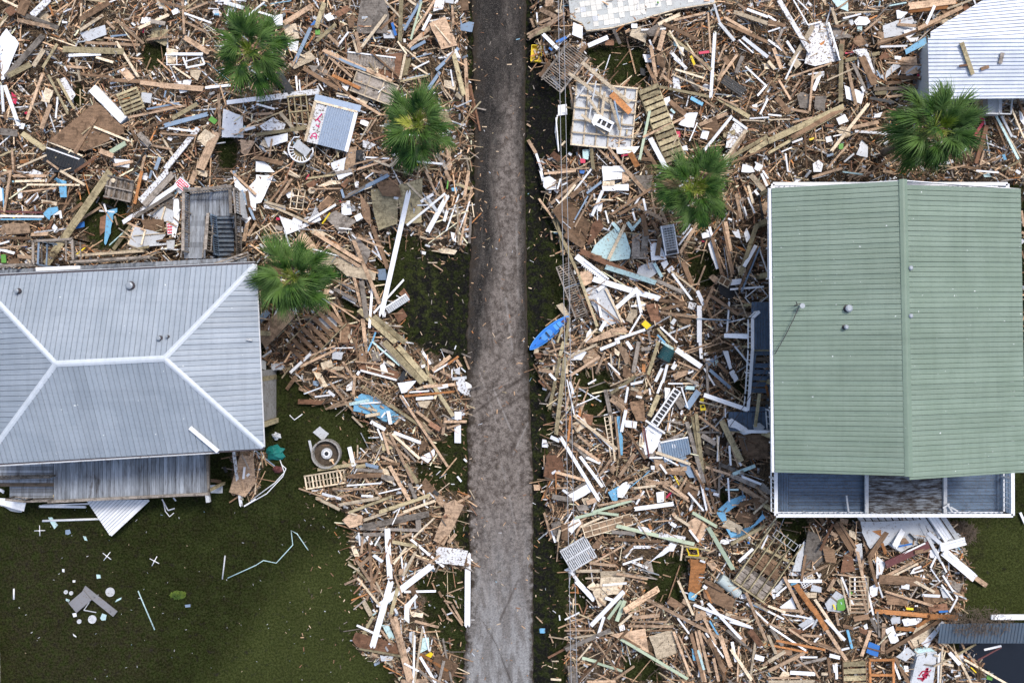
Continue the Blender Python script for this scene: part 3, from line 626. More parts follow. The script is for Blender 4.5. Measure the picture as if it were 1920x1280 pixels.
# ------------------------------------------------------------ fan palms
def leafmat(name, c1, c2, c3):
    g = G(name, .5, .18); v, oi = objvec(g, (1,1,1)); n = g.noise(g.pos(), 2.2, 3, .6)
    c = g.mix(g.ramp(n, .3, .7), c1, c2); c = g.mix(g.ramp(oi.outputs['Random'], .35, 1), c, c3); g.color(c)
    return g.m
LEAF = leafmat('palm_leaf', (.010,.038,.006), (.055,.120,.018), (.095,.165,.040))
YOUNG = leafmat('young_palm_leaf', (.16,.24,.03), (.30,.36,.05), (.42,.44,.09)); DEAD = leafmat('dead_palm_leaf', (.20,.14,.07), (.28,.2,.1), (.16,.11,.06))
TRUNK = wood('palm_trunk_bark', (.17,.14,.11), .4, .95, sc=(6,6,14))
STALK = paint('palm_stalk', (.22,.28,.06), .1)
def frond_mesh(mat, seed, pet=.95, leaf=1.05, n=16, spread=112, droop=.55):
    r = random.Random(seed); V, Fc, M = [], [], []
    def strip(pts, ws, side, m):
        b = len(V)
        for p, wd in zip(pts, ws):
            V.extend([p-side*wd, p+Vector((0,0,-wd*.6)), p+side*wd])
        for i in range(len(pts)-1):
            for k in (0,1): Fc.append((b+3*i+k,b+3*i+k+1,b+3*i+k+4,b+3*i+k+3)); M.append(m)
    path = lambda s: Vector((s, 0, -.10*s*s))
    strip([path(pet*i/3) for i in range(4)], [.03,.022,.018,.014], Vector((0,1,0)), 1)
    for k in range(n*2):
        f = k/(n*2-1)*2-1; ang = R(spread*f*.5*(1+.35*abs(f)))+R(r.uniform(-3,3))
        st = pet+.42*(1-abs(f))**.8; base = path(st); L = leaf*(1-.28*abs(f)**2)*r.uniform(.72,1.14)*(.9 if abs(f)>.3 else 1)
        dr = Vector((math.cos(ang), math.sin(ang), .12*r.uniform(-.6,1.6))); side = Vector((-math.sin(ang), math.cos(ang), 0))
        pts, ws = [], []
        bend = droop*r.uniform(.7,1.35)
        for i in range(6):
            t = i/5; p = base+dr*L*t; p.z -= bend*L*t**2.4; p.x -= bend*L*.25*t**4*math.cos(ang); pts.append(p); ws.append([.009,.023,.026,.018,.008,.002][i])
        strip(pts, ws, side, 0)
    me = bpy.data.meshes.new('frond'); me.from_pydata([tuple(v) for v in V], [], Fc)
    me.materials.append(mat); me.materials.append(STALK); me.polygons.foreach_set('material_index', M)
    return me
FR = [frond_mesh(LEAF, s, pet=.8+.08*(s%3), droop=.45+.12*(s%4)) for s in range(6)]
FY = [frond_mesh(YOUNG, 20+s, pet=.35, leaf=.8, n=14, spread=80, droop=.12) for s in range(3)]
FD = [frond_mesh(DEAD, 30+s, pet=.7, leaf=.8, n=12, droop=1.0) for s in range(2)]
def palm(px, py, diam, hz, label, seed, bx=None):
    r = random.Random(seed); c = P(px,py,hz); t = thing('palm_tree', label, 'palm tree', (c.x,c.y,0), 0, 'fan palms left standing in the rubble')
    n = 12; pts = [(.12*math.sin(i*.7+seed)*(1-i/n)*.6, .1*math.sin(i*.5)*(1-i/n), (hz-.4)*i/n-.05) for i in range(n+1)]
    tube('trunk', TRUNK, t, pts, [.24-.06*i/n+.012*(i%2) for i in range(n+1)], 10)
    for k in range(14):
        a = k*2.4; tube('boot', TRUNK, t, [(.15*math.cos(a),.15*math.sin(a),hz-2.0+.07*k),(.3*math.cos(a),.3*math.sin(a),hz-1.75+.07*k)], [.05,.025], 4)
    S = 1.07*diam/150*((H-hz)/F)*150/4.35  # scale of the crown
    N = 38+seed*4; ny = (3,5,2,5,3)[seed-1]
    for k in range(N):
        f = k/(N-1); az = k*2.39996+r.uniform(-.25,.25); el = R(80-112*f**.85)+R(r.uniform(-12,12))
        me = r.choice(FY) if k < ny else r.choice(FR) if r.random() > (.0,.0,.05,.03,.05,.04)[seed] or k < 16 else r.choice(FD)
        o = bpy.data.objects.new('frond', me); o.location = (.05*math.cos(az),.05*math.sin(az),hz-.35*f+.05)
        o.rotation_mode = 'QUATERNION'
        o.rotation_quaternion = Quaternion((0,0,1),az) @ Quaternion((0,1,0),-el) @ Quaternion((1,0,0),R(r.uniform(-32,32)))
        s = S*r.uniform(.74,1.18)*(1 if k >= 6 else .95); o.scale = (s,s,s); link(o, t)
    for k in range(4):
        az = r.uniform(0,6.28); o = bpy.data.objects.new('dead_frond', r.choice(FD)); o.location = (0,0,hz-.8); o.rotation_mode = 'QUATERNION'
        o.rotation_quaternion = Quaternion((0,0,1),az) @ Quaternion((0,1,0),R(62)); link(o, t)
palm(470,98,152,6.2, 'dark green fan palm, the nearest to the top left corner', 1)
palm(785,236,150,5.6, 'fan palm standing at the left verge of the road, near the top', 2)
palm(550,520,152,6.0, 'fan palm growing against the right end of the galvanised hip roof', 3)
palm(1302,354,146,5.6, 'fan palm between the road and the green roofed house', 4)
palm(1753,240,168,6.6, 'fan palm at the corner of the white ribbed roof, upper right', 5)
# ------------------------------------------------------------ rubble read off the place, per quarter-size survey tile (ox, oy in pixels, coordinates in quarter pixels)
# letter = material; 5 numbers = board (x1,y1,x2,y2,width); more = outline of a sheet
TILES = {
(0,0): """o470,370,930,388,48 w515,418,760,408,28 t130,150,420,215,30 g180,112,440,210,34 g40,585,330,262,50 o60,570,230,482,40 p250,498,330,372,32 o320,510,430,330,20 b600,150,820,20,40
p600,230,775,115,25 t860,140,1080,330,22 p1035,215,1270,110,24 t1370,0,1382,262,20 p870,310,1040,582,22 w1240,408,1522,408,26 w1372,430,1405,512,14 w1395,510,1535,482,14 w1500,400,1535,482,14 w1385,465,1500,430,10
t1380,280,1570,400,42 t1050,620,1500,672,34 w1540,660,1730,640,24 t1200,640,1525,668,44 t1100,300,1290,275,20 w1380,100,1590,175,15 t1380,160,1550,245,20 p570,440,602,612,20
b360,1060,730,770,930,960,930,1000,640,1130,540,1120 s1228,945,1565,855,36 d1240,1270,1490,960,46 p1540,970,1620,1020,1548,1102,1475,1045 t1500,1270,1625,990,80 t1640,700,1650,1030,24 m825,1145,945,1072,46
p700,950,972,1060,18 b560,1150,720,880,36 b1030,995,1290,890,20 o1290,890,1480,780,32 s1100,820,1345,772,14 t960,882,1400,790,18 o165,1000,340,1120,44 g0,985,135,1000,56 w35,640,142,945,30 w12,640,26,840,22 t200,900,322,550,24
p340,655,400,682,372,775,308,760 g140,825,312,770,20 d440,600,490,580,568,710,530,765 o430,590,560,820,20 o360,560,512,860,18 w418,890,434,725,12 t310,970,380,780,34 w0,290,60,220,150,330,25,590,0,600 d240,120,372,-10,52 p20,0,160,66,20 p0,200,90,80,13
p1175,0,1285,45,1245,75,1180,40 w1680,18,1830,62,30 w1285,82,1330,60,1350,95,1300,115 x600,250,790,190,802,262,640,320 w465,170,505,170,14 w1712,60,1770,72,1740,132,1700,120 k350,1100,560,1140,640,1200,620,1290,400,1290 s1165,1275,1200,1178,28 t1060,1275,1090,1160,20
x1065,695,1140,700,1130,775,1055,765 p1250,362,1340,382,1300,482,1248,470 p1420,520,1512,532,1485,610,1430,570 p1300,500,1432,590,14 w1270,480,1330,610,1440,600,1400,690,1350,700 e1575,885,1622,920,42 w1262,962,1450,985,16 t1205,1000,1480,1020,18
t1800,1045,1915,1060,1855,1170,1812,1150 w1700,770,1920,742,34 w1660,1025,1920,952,20 w1680,820,1822,870,1822,1032,1662,1028 b820,600,1180,620,30 r560,1290,720,1180,26 b1100,820,1350,800,20 k1130,1080,1010,1260,10 t850,1240,1000,1210,24
t750,1130,850,1170,40 w850,1190,980,1200,970,1260,870,1250 p1230,1050,1300,1170,16 t1130,1090,1290,1120,16 g1040,1000,1130,1100,46 b960,910,1020,1060,14 q85,690,130,730,120,785,95,770 n150,1215,200,1210,26 w140,920,190,930,175,970,145,965
u1200,800,1290,790,10 t640,320,1050,340,24 t780,285,1020,310,14 s830,275,960,262,14 o60,100,0,190,16 b200,0,150,110,80 n370,40,400,120,16 r60,60,100,110,70 o0,1170,120,1120,14 t90,1110,100,1280,16 p130,1260,350,1165,16 p360,1060,620,1170,14
t350,1205,440,1270,16 b1380,60,1200,10,20 t1390,90,1560,20,16 b1140,200,1010,210,14 g1130,160,1240,180,36 t800,160,860,220,22 w920,520,1000,615,30 t915,520,990,600,60 b600,560,850,580,20 t500,500,640,510,22 p720,430,850,470,22""",
(480,0): """d0,748,475,685,44 t205,178,420,45,38 w15,90,130,125,18 o450,212,512,20,36 o455,310,600,182,28 t490,180,660,270,12 t540,262,622,342,28 w610,350,696,240,16 g790,0,962,0,1000,120,980,250,750,240,770,100 p790,360,980,110,26 b930,222,1150,20,20
o1090,0,1080,310,34 p960,0,1082,130,16 t890,0,970,50,24 t750,240,782,400,28 s1110,230,1240,0,24 m1160,300,1242,10,18 w1250,230,1312,110,22 t1180,260,1342,0,20 t1140,355,1312,202,34 p1150,330,1300,270,16 w1345,0,1415,0,1402,70,1330,90 x1418,-10,1485,0,1480,30,1420,20
t1470,40,1480,190,18 b1500,20,1590,-10,1595,75,1520,85 s1530,130,1548,182,1600,165,1636,172,1620,240,1530,226 t1300,180,1420,125,1510,340,1470,350,1390,372 p1310,150,1462,330,10 s1350,530,1520,362,28 s1290,670,1380,540,26 o1480,400,1560,722,38 t1570,440,1588,792,28
r1580,580,1640,880,16 r1605,630,1682,985,16 p1412,600,1502,610,1492,682,1410,652 t500,375,1022,612,28 s510,398,830,532,22 t540,420,722,582,18 b350,510,622,672,32 b540,560,765,775,18 t700,720,935,862,22 p890,460,900,542,8 p972,460,966,562,8 t1030,470,1022,592,8
p1060,310,1132,410,14 p1080,600,1120,408,20 o1120,440,1165,440,1132,562,1098,570 p1165,480,1290,560,14 o1080,612,1290,568,16 p180,845,312,1002,28 o0,1010,372,962,26 w60,1030,240,1000,240,1062,90,1102 w0,780,142,820,16 d30,950,130,880,220,930,200,982,60,980
k750,1130,800,1120,800,1250,745,1240 t680,1110,760,1100,750,1275,660,1275 w560,1222,680,1182,660,1285,580,1285 d800,1050,905,1088,850,1120,800,1102 p780,1050,870,900,12 t830,1000,902,890,14 t760,1272,1022,1190,18 p860,1190,1010,1250,20 p1010,1250,1072,1180,30
t1430,1060,1465,1060,1460,1275,1430,1275 g1360,1160,1432,1275,30 p1490,1192,1612,1190,8 p1580,1170,1600,1280,8 w300,570,310,682,14 w325,600,332,682,10 p240,480,400,380,452,440,290,522 g390,490,500,500,560,552,470,592 s290,470,412,205,28 n370,362,442,258,14
p200,190,300,180,330,290,232,312 w240,320,320,310,310,382,250,382 w110,120,200,110,202,190,152,192 w510,122,560,95,592,142,540,162 r580,100,680,50,722,72,620,132 b680,120,742,110,740,200,700,212 t330,682,472,590,16 t640,500,782,530,12 w640,650,702,640,680,690 s1170,440,1320,400,8
t1200,450,1292,430,10 s1160,372,1272,310,24 w1370,440,1500,370,1540,440,1480,430 w1460,522,1480,650,12 n570,565,782,665,28 t1220,590,1250,692,16 k740,1250,800,1130,20 b860,390,1100,600,14 r860,420,1100,400,1080,600,900,560 x950,230,1040,230,1040,290,960,290
t380,300,270,500,12 k160,540,270,700,60 p270,380,370,430,14 p1240,470,1100,350,10 w580,330,640,260,10 b380,210,480,190,20 w1300,460,1180,520,12 b640,180,600,300,20 b1300,400,1200,330,10 p1140,0,1200,40,20 u1020,170,1050,270,22 t0,860,130,850,20 b0,1180,200,1230,40
e445,225,480,225,480,262,445,262 p730,300,760,400,18 w0,1210,60,1210,140,1290,0,1290 t120,1040,100,1180,14 t1380,590,1310,690,14 p1500,700,1540,740,30 t950,1180,700,1240,14 w820,1180,1000,1190,12 r850,1060,960,1020,14 b880,1100,830,1230,18 t1280,1090,1440,1180,18 w1200,1210,1400,1230,16 p1240,1200,1290,1290,14 t1490,380,1420,470,14 p600,700,690,720,14""",
(960,0): """t210,70,330,130,36 t120,290,400,100,32 o130,275,290,210,40 t400,100,110,260,14 w185,95,195,215,12 t140,140,165,210,20 t190,180,290,140,24 w230,255,345,370,30 b370,600,560,330,32 w460,170,530,200,530,292,450,262 t250,0,310,-10,310,45,250,50 u330,320,410,280,24 u280,360,300,380,16
w570,345,720,280,36 r695,300,765,305,765,340,700,342 g760,220,812,330,26 p905,200,1025,230,1005,320,880,272 n780,240,840,190,16 t900,225,850,250,10 w895,180,940,180,940,212,895,212 g1000,240,1090,180,1150,200,1110,270,1030,272 p1095,185,1260,110,30 b1130,175,1390,300,28
o1165,250,1500,525,22 w1490,740,1522,238,26 t1470,95,1490,400,16 t1210,155,1460,95,18 p1180,230,1290,420,14 b1050,190,1110,120,14 t1060,320,1105,210,20 t1100,380,1140,230,40 b1090,410,1160,450,1140,520,1085,480 t1040,340,1080,580,30 b1010,480,1080,630,24 w1030,300,1060,370,14
p1205,560,1500,690,12 o1100,650,1500,730,22 o1540,735,1780,880,40 t1540,730,1700,800,12 t1550,600,1690,410,22 p1220,520,1450,590,16 d1205,580,1250,575,1270,680,1210,690 w1140,740,1180,725,1192,790,1150,795 w1250,930,1300,850,1392,850,1360,960,1270,940 t980,1030,1350,855,20 m955,1205,1035,825,22
q1220,985,1260,985,1262,1030,1240,1030 w1270,1100,1310,1090,1320,1130,1275,1130 w1035,1035,1160,1270,40 b985,1100,1090,1260,32 t1400,940,1620,850,30 w1440,1130,1650,870,24 w1655,890,1765,970,20 p1590,1210,1760,970,28 b1400,950,1530,880,1560,1000,1400,1080 w1430,975,1480,990,1460,1050,1412,1035
t1570,1270,1750,1010,20 o1640,1180,1920,1020,30 o1780,1150,1920,1060,40 b1640,1220,1920,1110,18 w1730,280,1920,430,26 t1590,130,1800,250,26 b1610,180,1920,320,32 p1660,90,1920,180,36 w1760,70,1920,130,20 t1690,30,1780,90,14 x1515,30,1560,180,18 x1550,170,1670,310,30 t1540,610,1600,470,14
g1680,550,1730,420,36 b1640,500,1590,430,40 w1750,620,1790,590,10 t1600,330,1540,470,16 d1190,390,1310,520,26 w1215,440,1310,520,14 c1210,310,1245,310,1250,350,1215,345 w1250,350,1290,360,1280,410,1255,400 y1340,420,1370,490,20 q1400,400,1480,390,22 t1330,380,1500,540,16
U1340,735,1430,785,34 t1420,740,1520,810,12 w1800,790,1840,780,1835,835,1805,830 w1860,860,1920,740,16 w1910,640,1840,720,16 p1890,480,1930,480,1930,520,1890,520 w1750,500,1900,640,14 w1780,890,1930,880,12 p1710,900,1900,910,10 t1850,820,1780,800,14 w1810,400,1700,300,10
d1670,920,1750,960,1700,1110,1600,1110,1620,1000 t430,630,515,1090,16 w980,410,1045,410,1050,470,1000,470 k960,510,1000,520,1000,570,965,560 b280,460,210,580,30 p300,560,220,600,10 t480,570,590,430,14 x300,570,350,660,32 w345,790,410,780,415,860,345,870 w330,880,350,1140,10
t120,1050,180,1150,26 w180,1150,225,1280,20 t110,930,140,950,14 p400,1060,370,1090,16 r300,1150,360,1200,50 c530,1120,590,1120,570,1200,530,1190 q510,1190,550,1190,550,1225,515,1225 o595,1110,610,1270,28 t640,1110,770,1230,16 t720,1100,860,1280,20 n885,1145,940,1250,46
w675,1245,820,1245,850,1290,675,1290 t340,1275,580,1262,10 b780,1150,830,1250,16 p840,1150,820,1250,10 b960,1190,1060,1200,30 q820,1170,870,1160,14 w780,1110,960,1095,920,1150,785,1155 t1130,570,1200,630,24 t1150,510,1110,600,20 b1180,760,1300,860,40 c1190,820,1220,850,18
w1170,850,1210,860,1200,900,1172,890 p1250,1010,1210,1080,8 t1300,960,1290,1030,10 w1330,1060,1390,920,8 g1320,590,1400,680,30 b1370,600,1520,640,16 t1350,480,1440,510,12 r1560,1180,1510,1290,30 w1730,1230,1800,1250,1820,1290,1720,1290 w1830,1220,1890,1240,1860,1290,1810,1270 e1090,20,1100,22,14""",
(1440,0): """d80,0,320,400,40 w190,0,300,190,10 t150,150,320,330,18 p160,500,340,195,40 d305,190,450,168,540,455,350,500,270,480,300,360 w452,168,540,455,16 w300,190,400,165,12 n385,330,430,300,420,330,395,345 n310,470,410,435,400,480,300,490 t150,582,480,475,14 b0,160,130,195,30 w0,240,90,210,12
t0,190,110,200,14 w220,0,300,80,10 p480,60,520,200,30 c480,0,600,0,600,90,520,60 t500,80,600,10,14 p530,100,830,88,12 w560,140,700,105,14 b490,200,620,190,20 w642,165,680,125,745,128,770,165,735,190,660,192 x690,140,730,135,740,175,700,180 c668,200,705,200,705,235,668,235 t720,240,850,130,16
g490,180,640,280,510,300,480,240 k880,45,1035,20,20 c890,50,1040,22,12 t1050,50,1410,5,60 n1050,90,1350,55,24 w960,80,1050,95,1000,140,970,140 x860,195,1080,120,1110,190,1110,240,870,290 w1010,235,1110,200,1110,250,1040,300 t1120,220,1460,55,30 w1185,185,1250,45,22 t970,185,1110,195,24 b820,340,1250,185,16
t830,330,1300,160,14 w1040,290,1130,280,1120,310,1040,318 U1025,375,1190,270,1190,330,1030,415 w840,352,1045,345,16 t1220,240,1255,310,20 b940,410,1020,370,14 b1300,190,1400,165,18 p1340,70,1530,0,16 b640,290,700,260,740,330,680,355,640,320 o580,455,835,400,30 d620,390,730,370,810,540,820,630,760,660,690,430
b700,420,800,640,60 r830,430,880,385,925,430,840,450 w950,420,1000,425,995,450,950,445 x840,575,965,460,995,500,870,600 o550,330,545,765,34 b560,300,545,460,36 t590,470,660,790,26 g640,480,740,700,24 w570,640,720,700,700,780,590,740 p440,605,640,515,12 t310,840,340,520,18 g220,710,260,690,320,720,315,815,240,810
g355,720,440,720,425,840,350,820 t170,820,310,845,20 p180,440,230,500,60 t180,920,340,880,16 o0,1060,570,800,50 o0,1150,560,830,24 b170,1040,580,800,36 w510,890,580,855,605,910,530,940 r430,930,490,935,490,955,430,955 p470,1140,760,770,26 b640,1000,860,1120,16 t630,960,830,915,30 t700,990,930,940,20
d650,985,920,1005,20 w430,1030,470,1020,485,1060,440,1070 y310,1040,345,1030,345,1050,312,1055 b275,1000,290,1270,16 t440,1270,600,1085,16 e530,1080,565,1075,565,1120,530,1120 w335,1230,380,1200,415,1230,400,1290,340,1290 w660,1160,700,1050,750,1100,750,1180,690,1170 t700,1250,760,1290,700,1290 b790,1270,950,1170,20
g160,1200,220,1110,14 w100,1140,190,1100,10 w130,1150,150,1290,14 b60,730,160,850,44 b0,580,60,670,26 t80,600,170,750,20 w180,1070,260,1040,16 w0,860,100,870,12 p0,900,170,895,10 t180,690,240,600,16 p330,600,400,540,24 w340,680,390,560,30 x350,540,420,540,420,570,360,580 b740,670,770,680,14
b860,440,1060,480,14 t880,470,1160,490,14 x1030,545,1100,495,1150,500,1090,560,1040,570 w1150,560,1190,530,14 b910,575,1180,590,28 b880,620,1000,620,24 t890,730,1010,715,20 k760,735,950,770,22 l790,670,1060,660,30 o800,700,890,695,30 w800,860,860,840,840,880,790,885 w700,650,720,690,20 w300,560,420,540,10
t0,1010,110,940,16 w870,1080,900,1060,20 c1410,1170,1500,1110,12 q1440,1060,1500,1095,20 q1500,1090,1620,910,22 q1560,850,1620,905,16 g1450,1050,1600,880,1550,870,1420,1040 r1560,1230,1640,940,40 b1510,1100,1600,1000,40 c1710,870,1880,1200,20 x1750,870,1830,1030,22 t1560,1250,1710,1180,14 p1730,900,1900,1190,12
b1700,900,1780,1100,14 t1590,1240,1620,1130,16 U1765,1160,1780,1200,20 w1880,830,1920,860,1920,940,1890,900 b1870,740,1930,880,20 t1750,800,1800,750,16 p1820,800,1920,1040,14 b1400,1240,1600,1270,20 t1340,1270,1480,1240,14 t940,1220,1060,1280,14 o1750,1280,1900,1200,14 b960,80,920,110,10 t40,360,100,520,34
w0,300,110,380,16 b0,420,50,460,20 p0,460,50,520,30 w0,120,60,160,16 t60,300,140,420,16 g110,220,60,340,20 w140,310,200,400,24 w130,600,250,350,14""",
(0,320): """o340,710,830,0,56 b200,260,420,20,18 t100,40,350,40,24 p110,80,340,75,20 p200,105,600,108,16 t30,310,80,0,22 p450,0,640,110,22 w175,235,290,165,300,200,200,260 t150,160,430,130,14 b320,240,520,250,16 p310,230,430,250,30 U360,30,500,80,500,200,450,200,440,60 w0,120,30,150,30,220,0,230
U20,130,30,280,10 M0,305,320,315,16 w0,340,330,345,18 U0,365,320,365,12 y95,353,115,353,12 U320,325,360,280,430,270,440,300,380,340,370,370 w375,320,460,300,440,330,380,335 t0,400,230,395,240,470,0,480 k130,440,180,440,180,480,130,480 w385,425,410,400,438,430,405,465 t230,480,360,475,30 b0,500,230,510,20
w0,590,110,620,22 w0,550,70,530,14 e10,630,45,625,45,690,10,690 b60,660,150,660,150,700,60,700 t0,580,200,560,14 p1000,100,1070,0,10 s1140,0,1120,60,20 d1050,230,1260,0,46 g1080,260,1300,20,50 n1010,250,1065,0,26 w920,390,1330,110,34 g1010,350,1300,170,26 o850,590,990,400,30 t930,380,1090,450,18
w1300,210,1330,190,1345,350,1320,510,1295,500 x1320,80,1370,45,1430,110,1400,140,1350,175,1310,140 t1430,100,1470,0,40 p1470,0,1560,0,1550,50,1480,30 x1100,330,1220,270,1300,300,1300,390,1200,380 g1130,330,1230,250,16 x960,555,1010,420,1250,480,1180,560,1040,590 p960,555,1010,420,14 p1060,560,1090,440,12 p960,555,1050,590,10 p1000,490,1240,470,8
p1210,370,1240,270,12 b1060,370,1230,360,1230,450,1100,460 U800,300,880,280,880,310,850,330,830,470,790,560,780,540 r750,350,800,330,800,440,750,490 w745,300,860,310,14 t740,240,850,390,10 t860,340,880,410,12 t600,370,760,270,20 b530,310,620,240,26 c820,560,930,460,8 u555,410,580,400,630,380,635,420,560,440
n580,540,660,570,10 y560,640,660,560,10 w800,310,780,250,14 k760,240,860,290,20 t690,200,740,200,12 w880,200,930,200,8 p520,640,1090,600,22 x1250,520,1310,520,1305,590,1255,585 x1120,560,1250,550,16 b1170,530,1310,500,14 o750,640,1120,570,22 w1750,40,1850,140,1880,240,1800,260 w1840,150,1920,60,1920,300,1870,300,1830,200
s1750,0,1910,370,20 t1730,0,1920,180,20 b1850,150,1870,280,26 t1830,530,1860,370,30 t1860,490,1920,390,24 w1840,390,1880,350,20 p1880,490,1920,460,8 w1780,420,1820,420,1820,460,1785,460 t0,30,90,0,20 b100,0,250,60,14 g0,60,40,60,20 b450,330,540,200,16 t130,640,240,650,30 p150,600,230,690,14 t240,610,320,600,10 w450,300,460,360,18""",
(480,320): """w935,1100,1150,140,40 w0,30,130,40,40,240,0,250 r370,100,440,70,455,105,400,135 r635,110,680,55,712,70,665,135 p460,120,560,70,630,75,640,95,500,125 t410,138,640,135,12 p250,0,330,50,12 p240,20,320,50,18 o380,60,600,30,16 g660,210,860,90,20 s690,190,1000,30,30 s640,140,660,205,20
t150,240,270,60,20 b200,180,290,110,20 b100,240,240,60,16 d60,240,220,260,220,310,60,280 p60,240,400,390,20 w175,340,350,400,480,340,440,240,490,370,230,480 p60,232,220,275,20 w385,385,600,255,20 w640,225,705,225,720,330,640,338 w255,400,285,350,352,378,325,460 g500,340,600,300,760,380,640,475
b460,270,550,190,590,230,480,310 o860,140,1080,110,1060,400,920,450,880,300 o1060,110,1250,60,1240,390,1080,400 b780,170,850,260,870,430,800,350 b890,80,1060,70,1090,200,950,190 p1130,90,1320,280,18 w1235,235,1330,175,24 x1290,210,1360,310,26 w1285,465,1440,180,40 w1130,410,1420,170,18 w1410,380,1440,280,24
t1270,0,1360,190,18 t1380,60,1440,300,18 t1420,0,1460,80,30 t1560,220,1595,0,26 o1500,100,1620,140,24 t1530,560,1620,120,18 g1600,545,1612,340,22 p1510,250,1520,560,14 t1540,300,1480,540,10 p1470,520,1580,560,10 U1465,130,1505,125,1505,155,1470,155 r1555,580,1570,540,12 p1620,240,1635,350,6
p1310,600,1430,580,1510,600,1490,630,1370,610 w1460,460,1500,470,1500,540,1470,510 p1230,495,1280,510,16 w1235,600,1275,610,1270,630,1240,625 p1290,690,1360,690,10 t1325,700,1400,750,8 b870,410,990,740,34 r730,510,770,600,1,1,1,1 t730,520,930,1000,30 t535,570,780,720,26 t430,460,800,690,30
p525,650,580,600,900,770,890,820,740,800,680,790 w765,730,800,725,812,810,780,815 g700,440,860,600,830,700,760,660 t760,500,960,580,16 w850,460,940,670,12 w870,600,940,660,12 s910,740,975,735,978,820,915,820 g790,820,830,1110,40 t730,780,790,1020,24 w850,1180,872,880,20 w650,940,750,990,26
t530,790,780,900,20 g580,880,760,980,30 b610,960,700,1200,18 t500,940,780,1130,12 w880,1070,1110,815,16 r1035,1080,1100,1030,1135,1090,1070,1145 r1070,920,1110,880,1150,940,1150,990,1110,960 o770,1040,1050,1290,44 o880,1090,1120,1290,44 p420,450,520,490,40 t290,520,350,450,480,600,460,640,350,560
g140,420,200,440,36 w180,1010,100,1200,30 t30,1290,260,1040,130 w95,1200,260,1040,10 s20,1090,80,1040,110,1070,40,1140 b20,1140,100,1210,16 x470,1105,600,1090,608,1180,480,1195 t630,1290,640,1170,10 p680,1200,720,1290,20 b640,1150,700,1150,690,1290,640,1290 r690,1290,780,1140,8 r650,1140,780,1170,8
U870,1290,900,1200,14 c530,1060,560,1080,14 t560,980,640,1130,20 g980,1160,1100,1170,10 r850,1200,1120,1220,8 t800,1110,820,1290,32 w960,600,1000,640,14 w620,430,720,440,10 t770,500,1000,540,8 w720,480,750,510,10 b990,1060,1030,1120,10 w780,370,760,330,60 w820,60,900,0,10 t860,0,1000,30,20 b740,40,660,110,18 w740,90,770,80,770,130,745,125
g590,20,720,0,26 w590,0,660,0,730,20,620,70 t800,20,880,80,20 p810,140,870,120,14 t940,0,1000,20,20""",
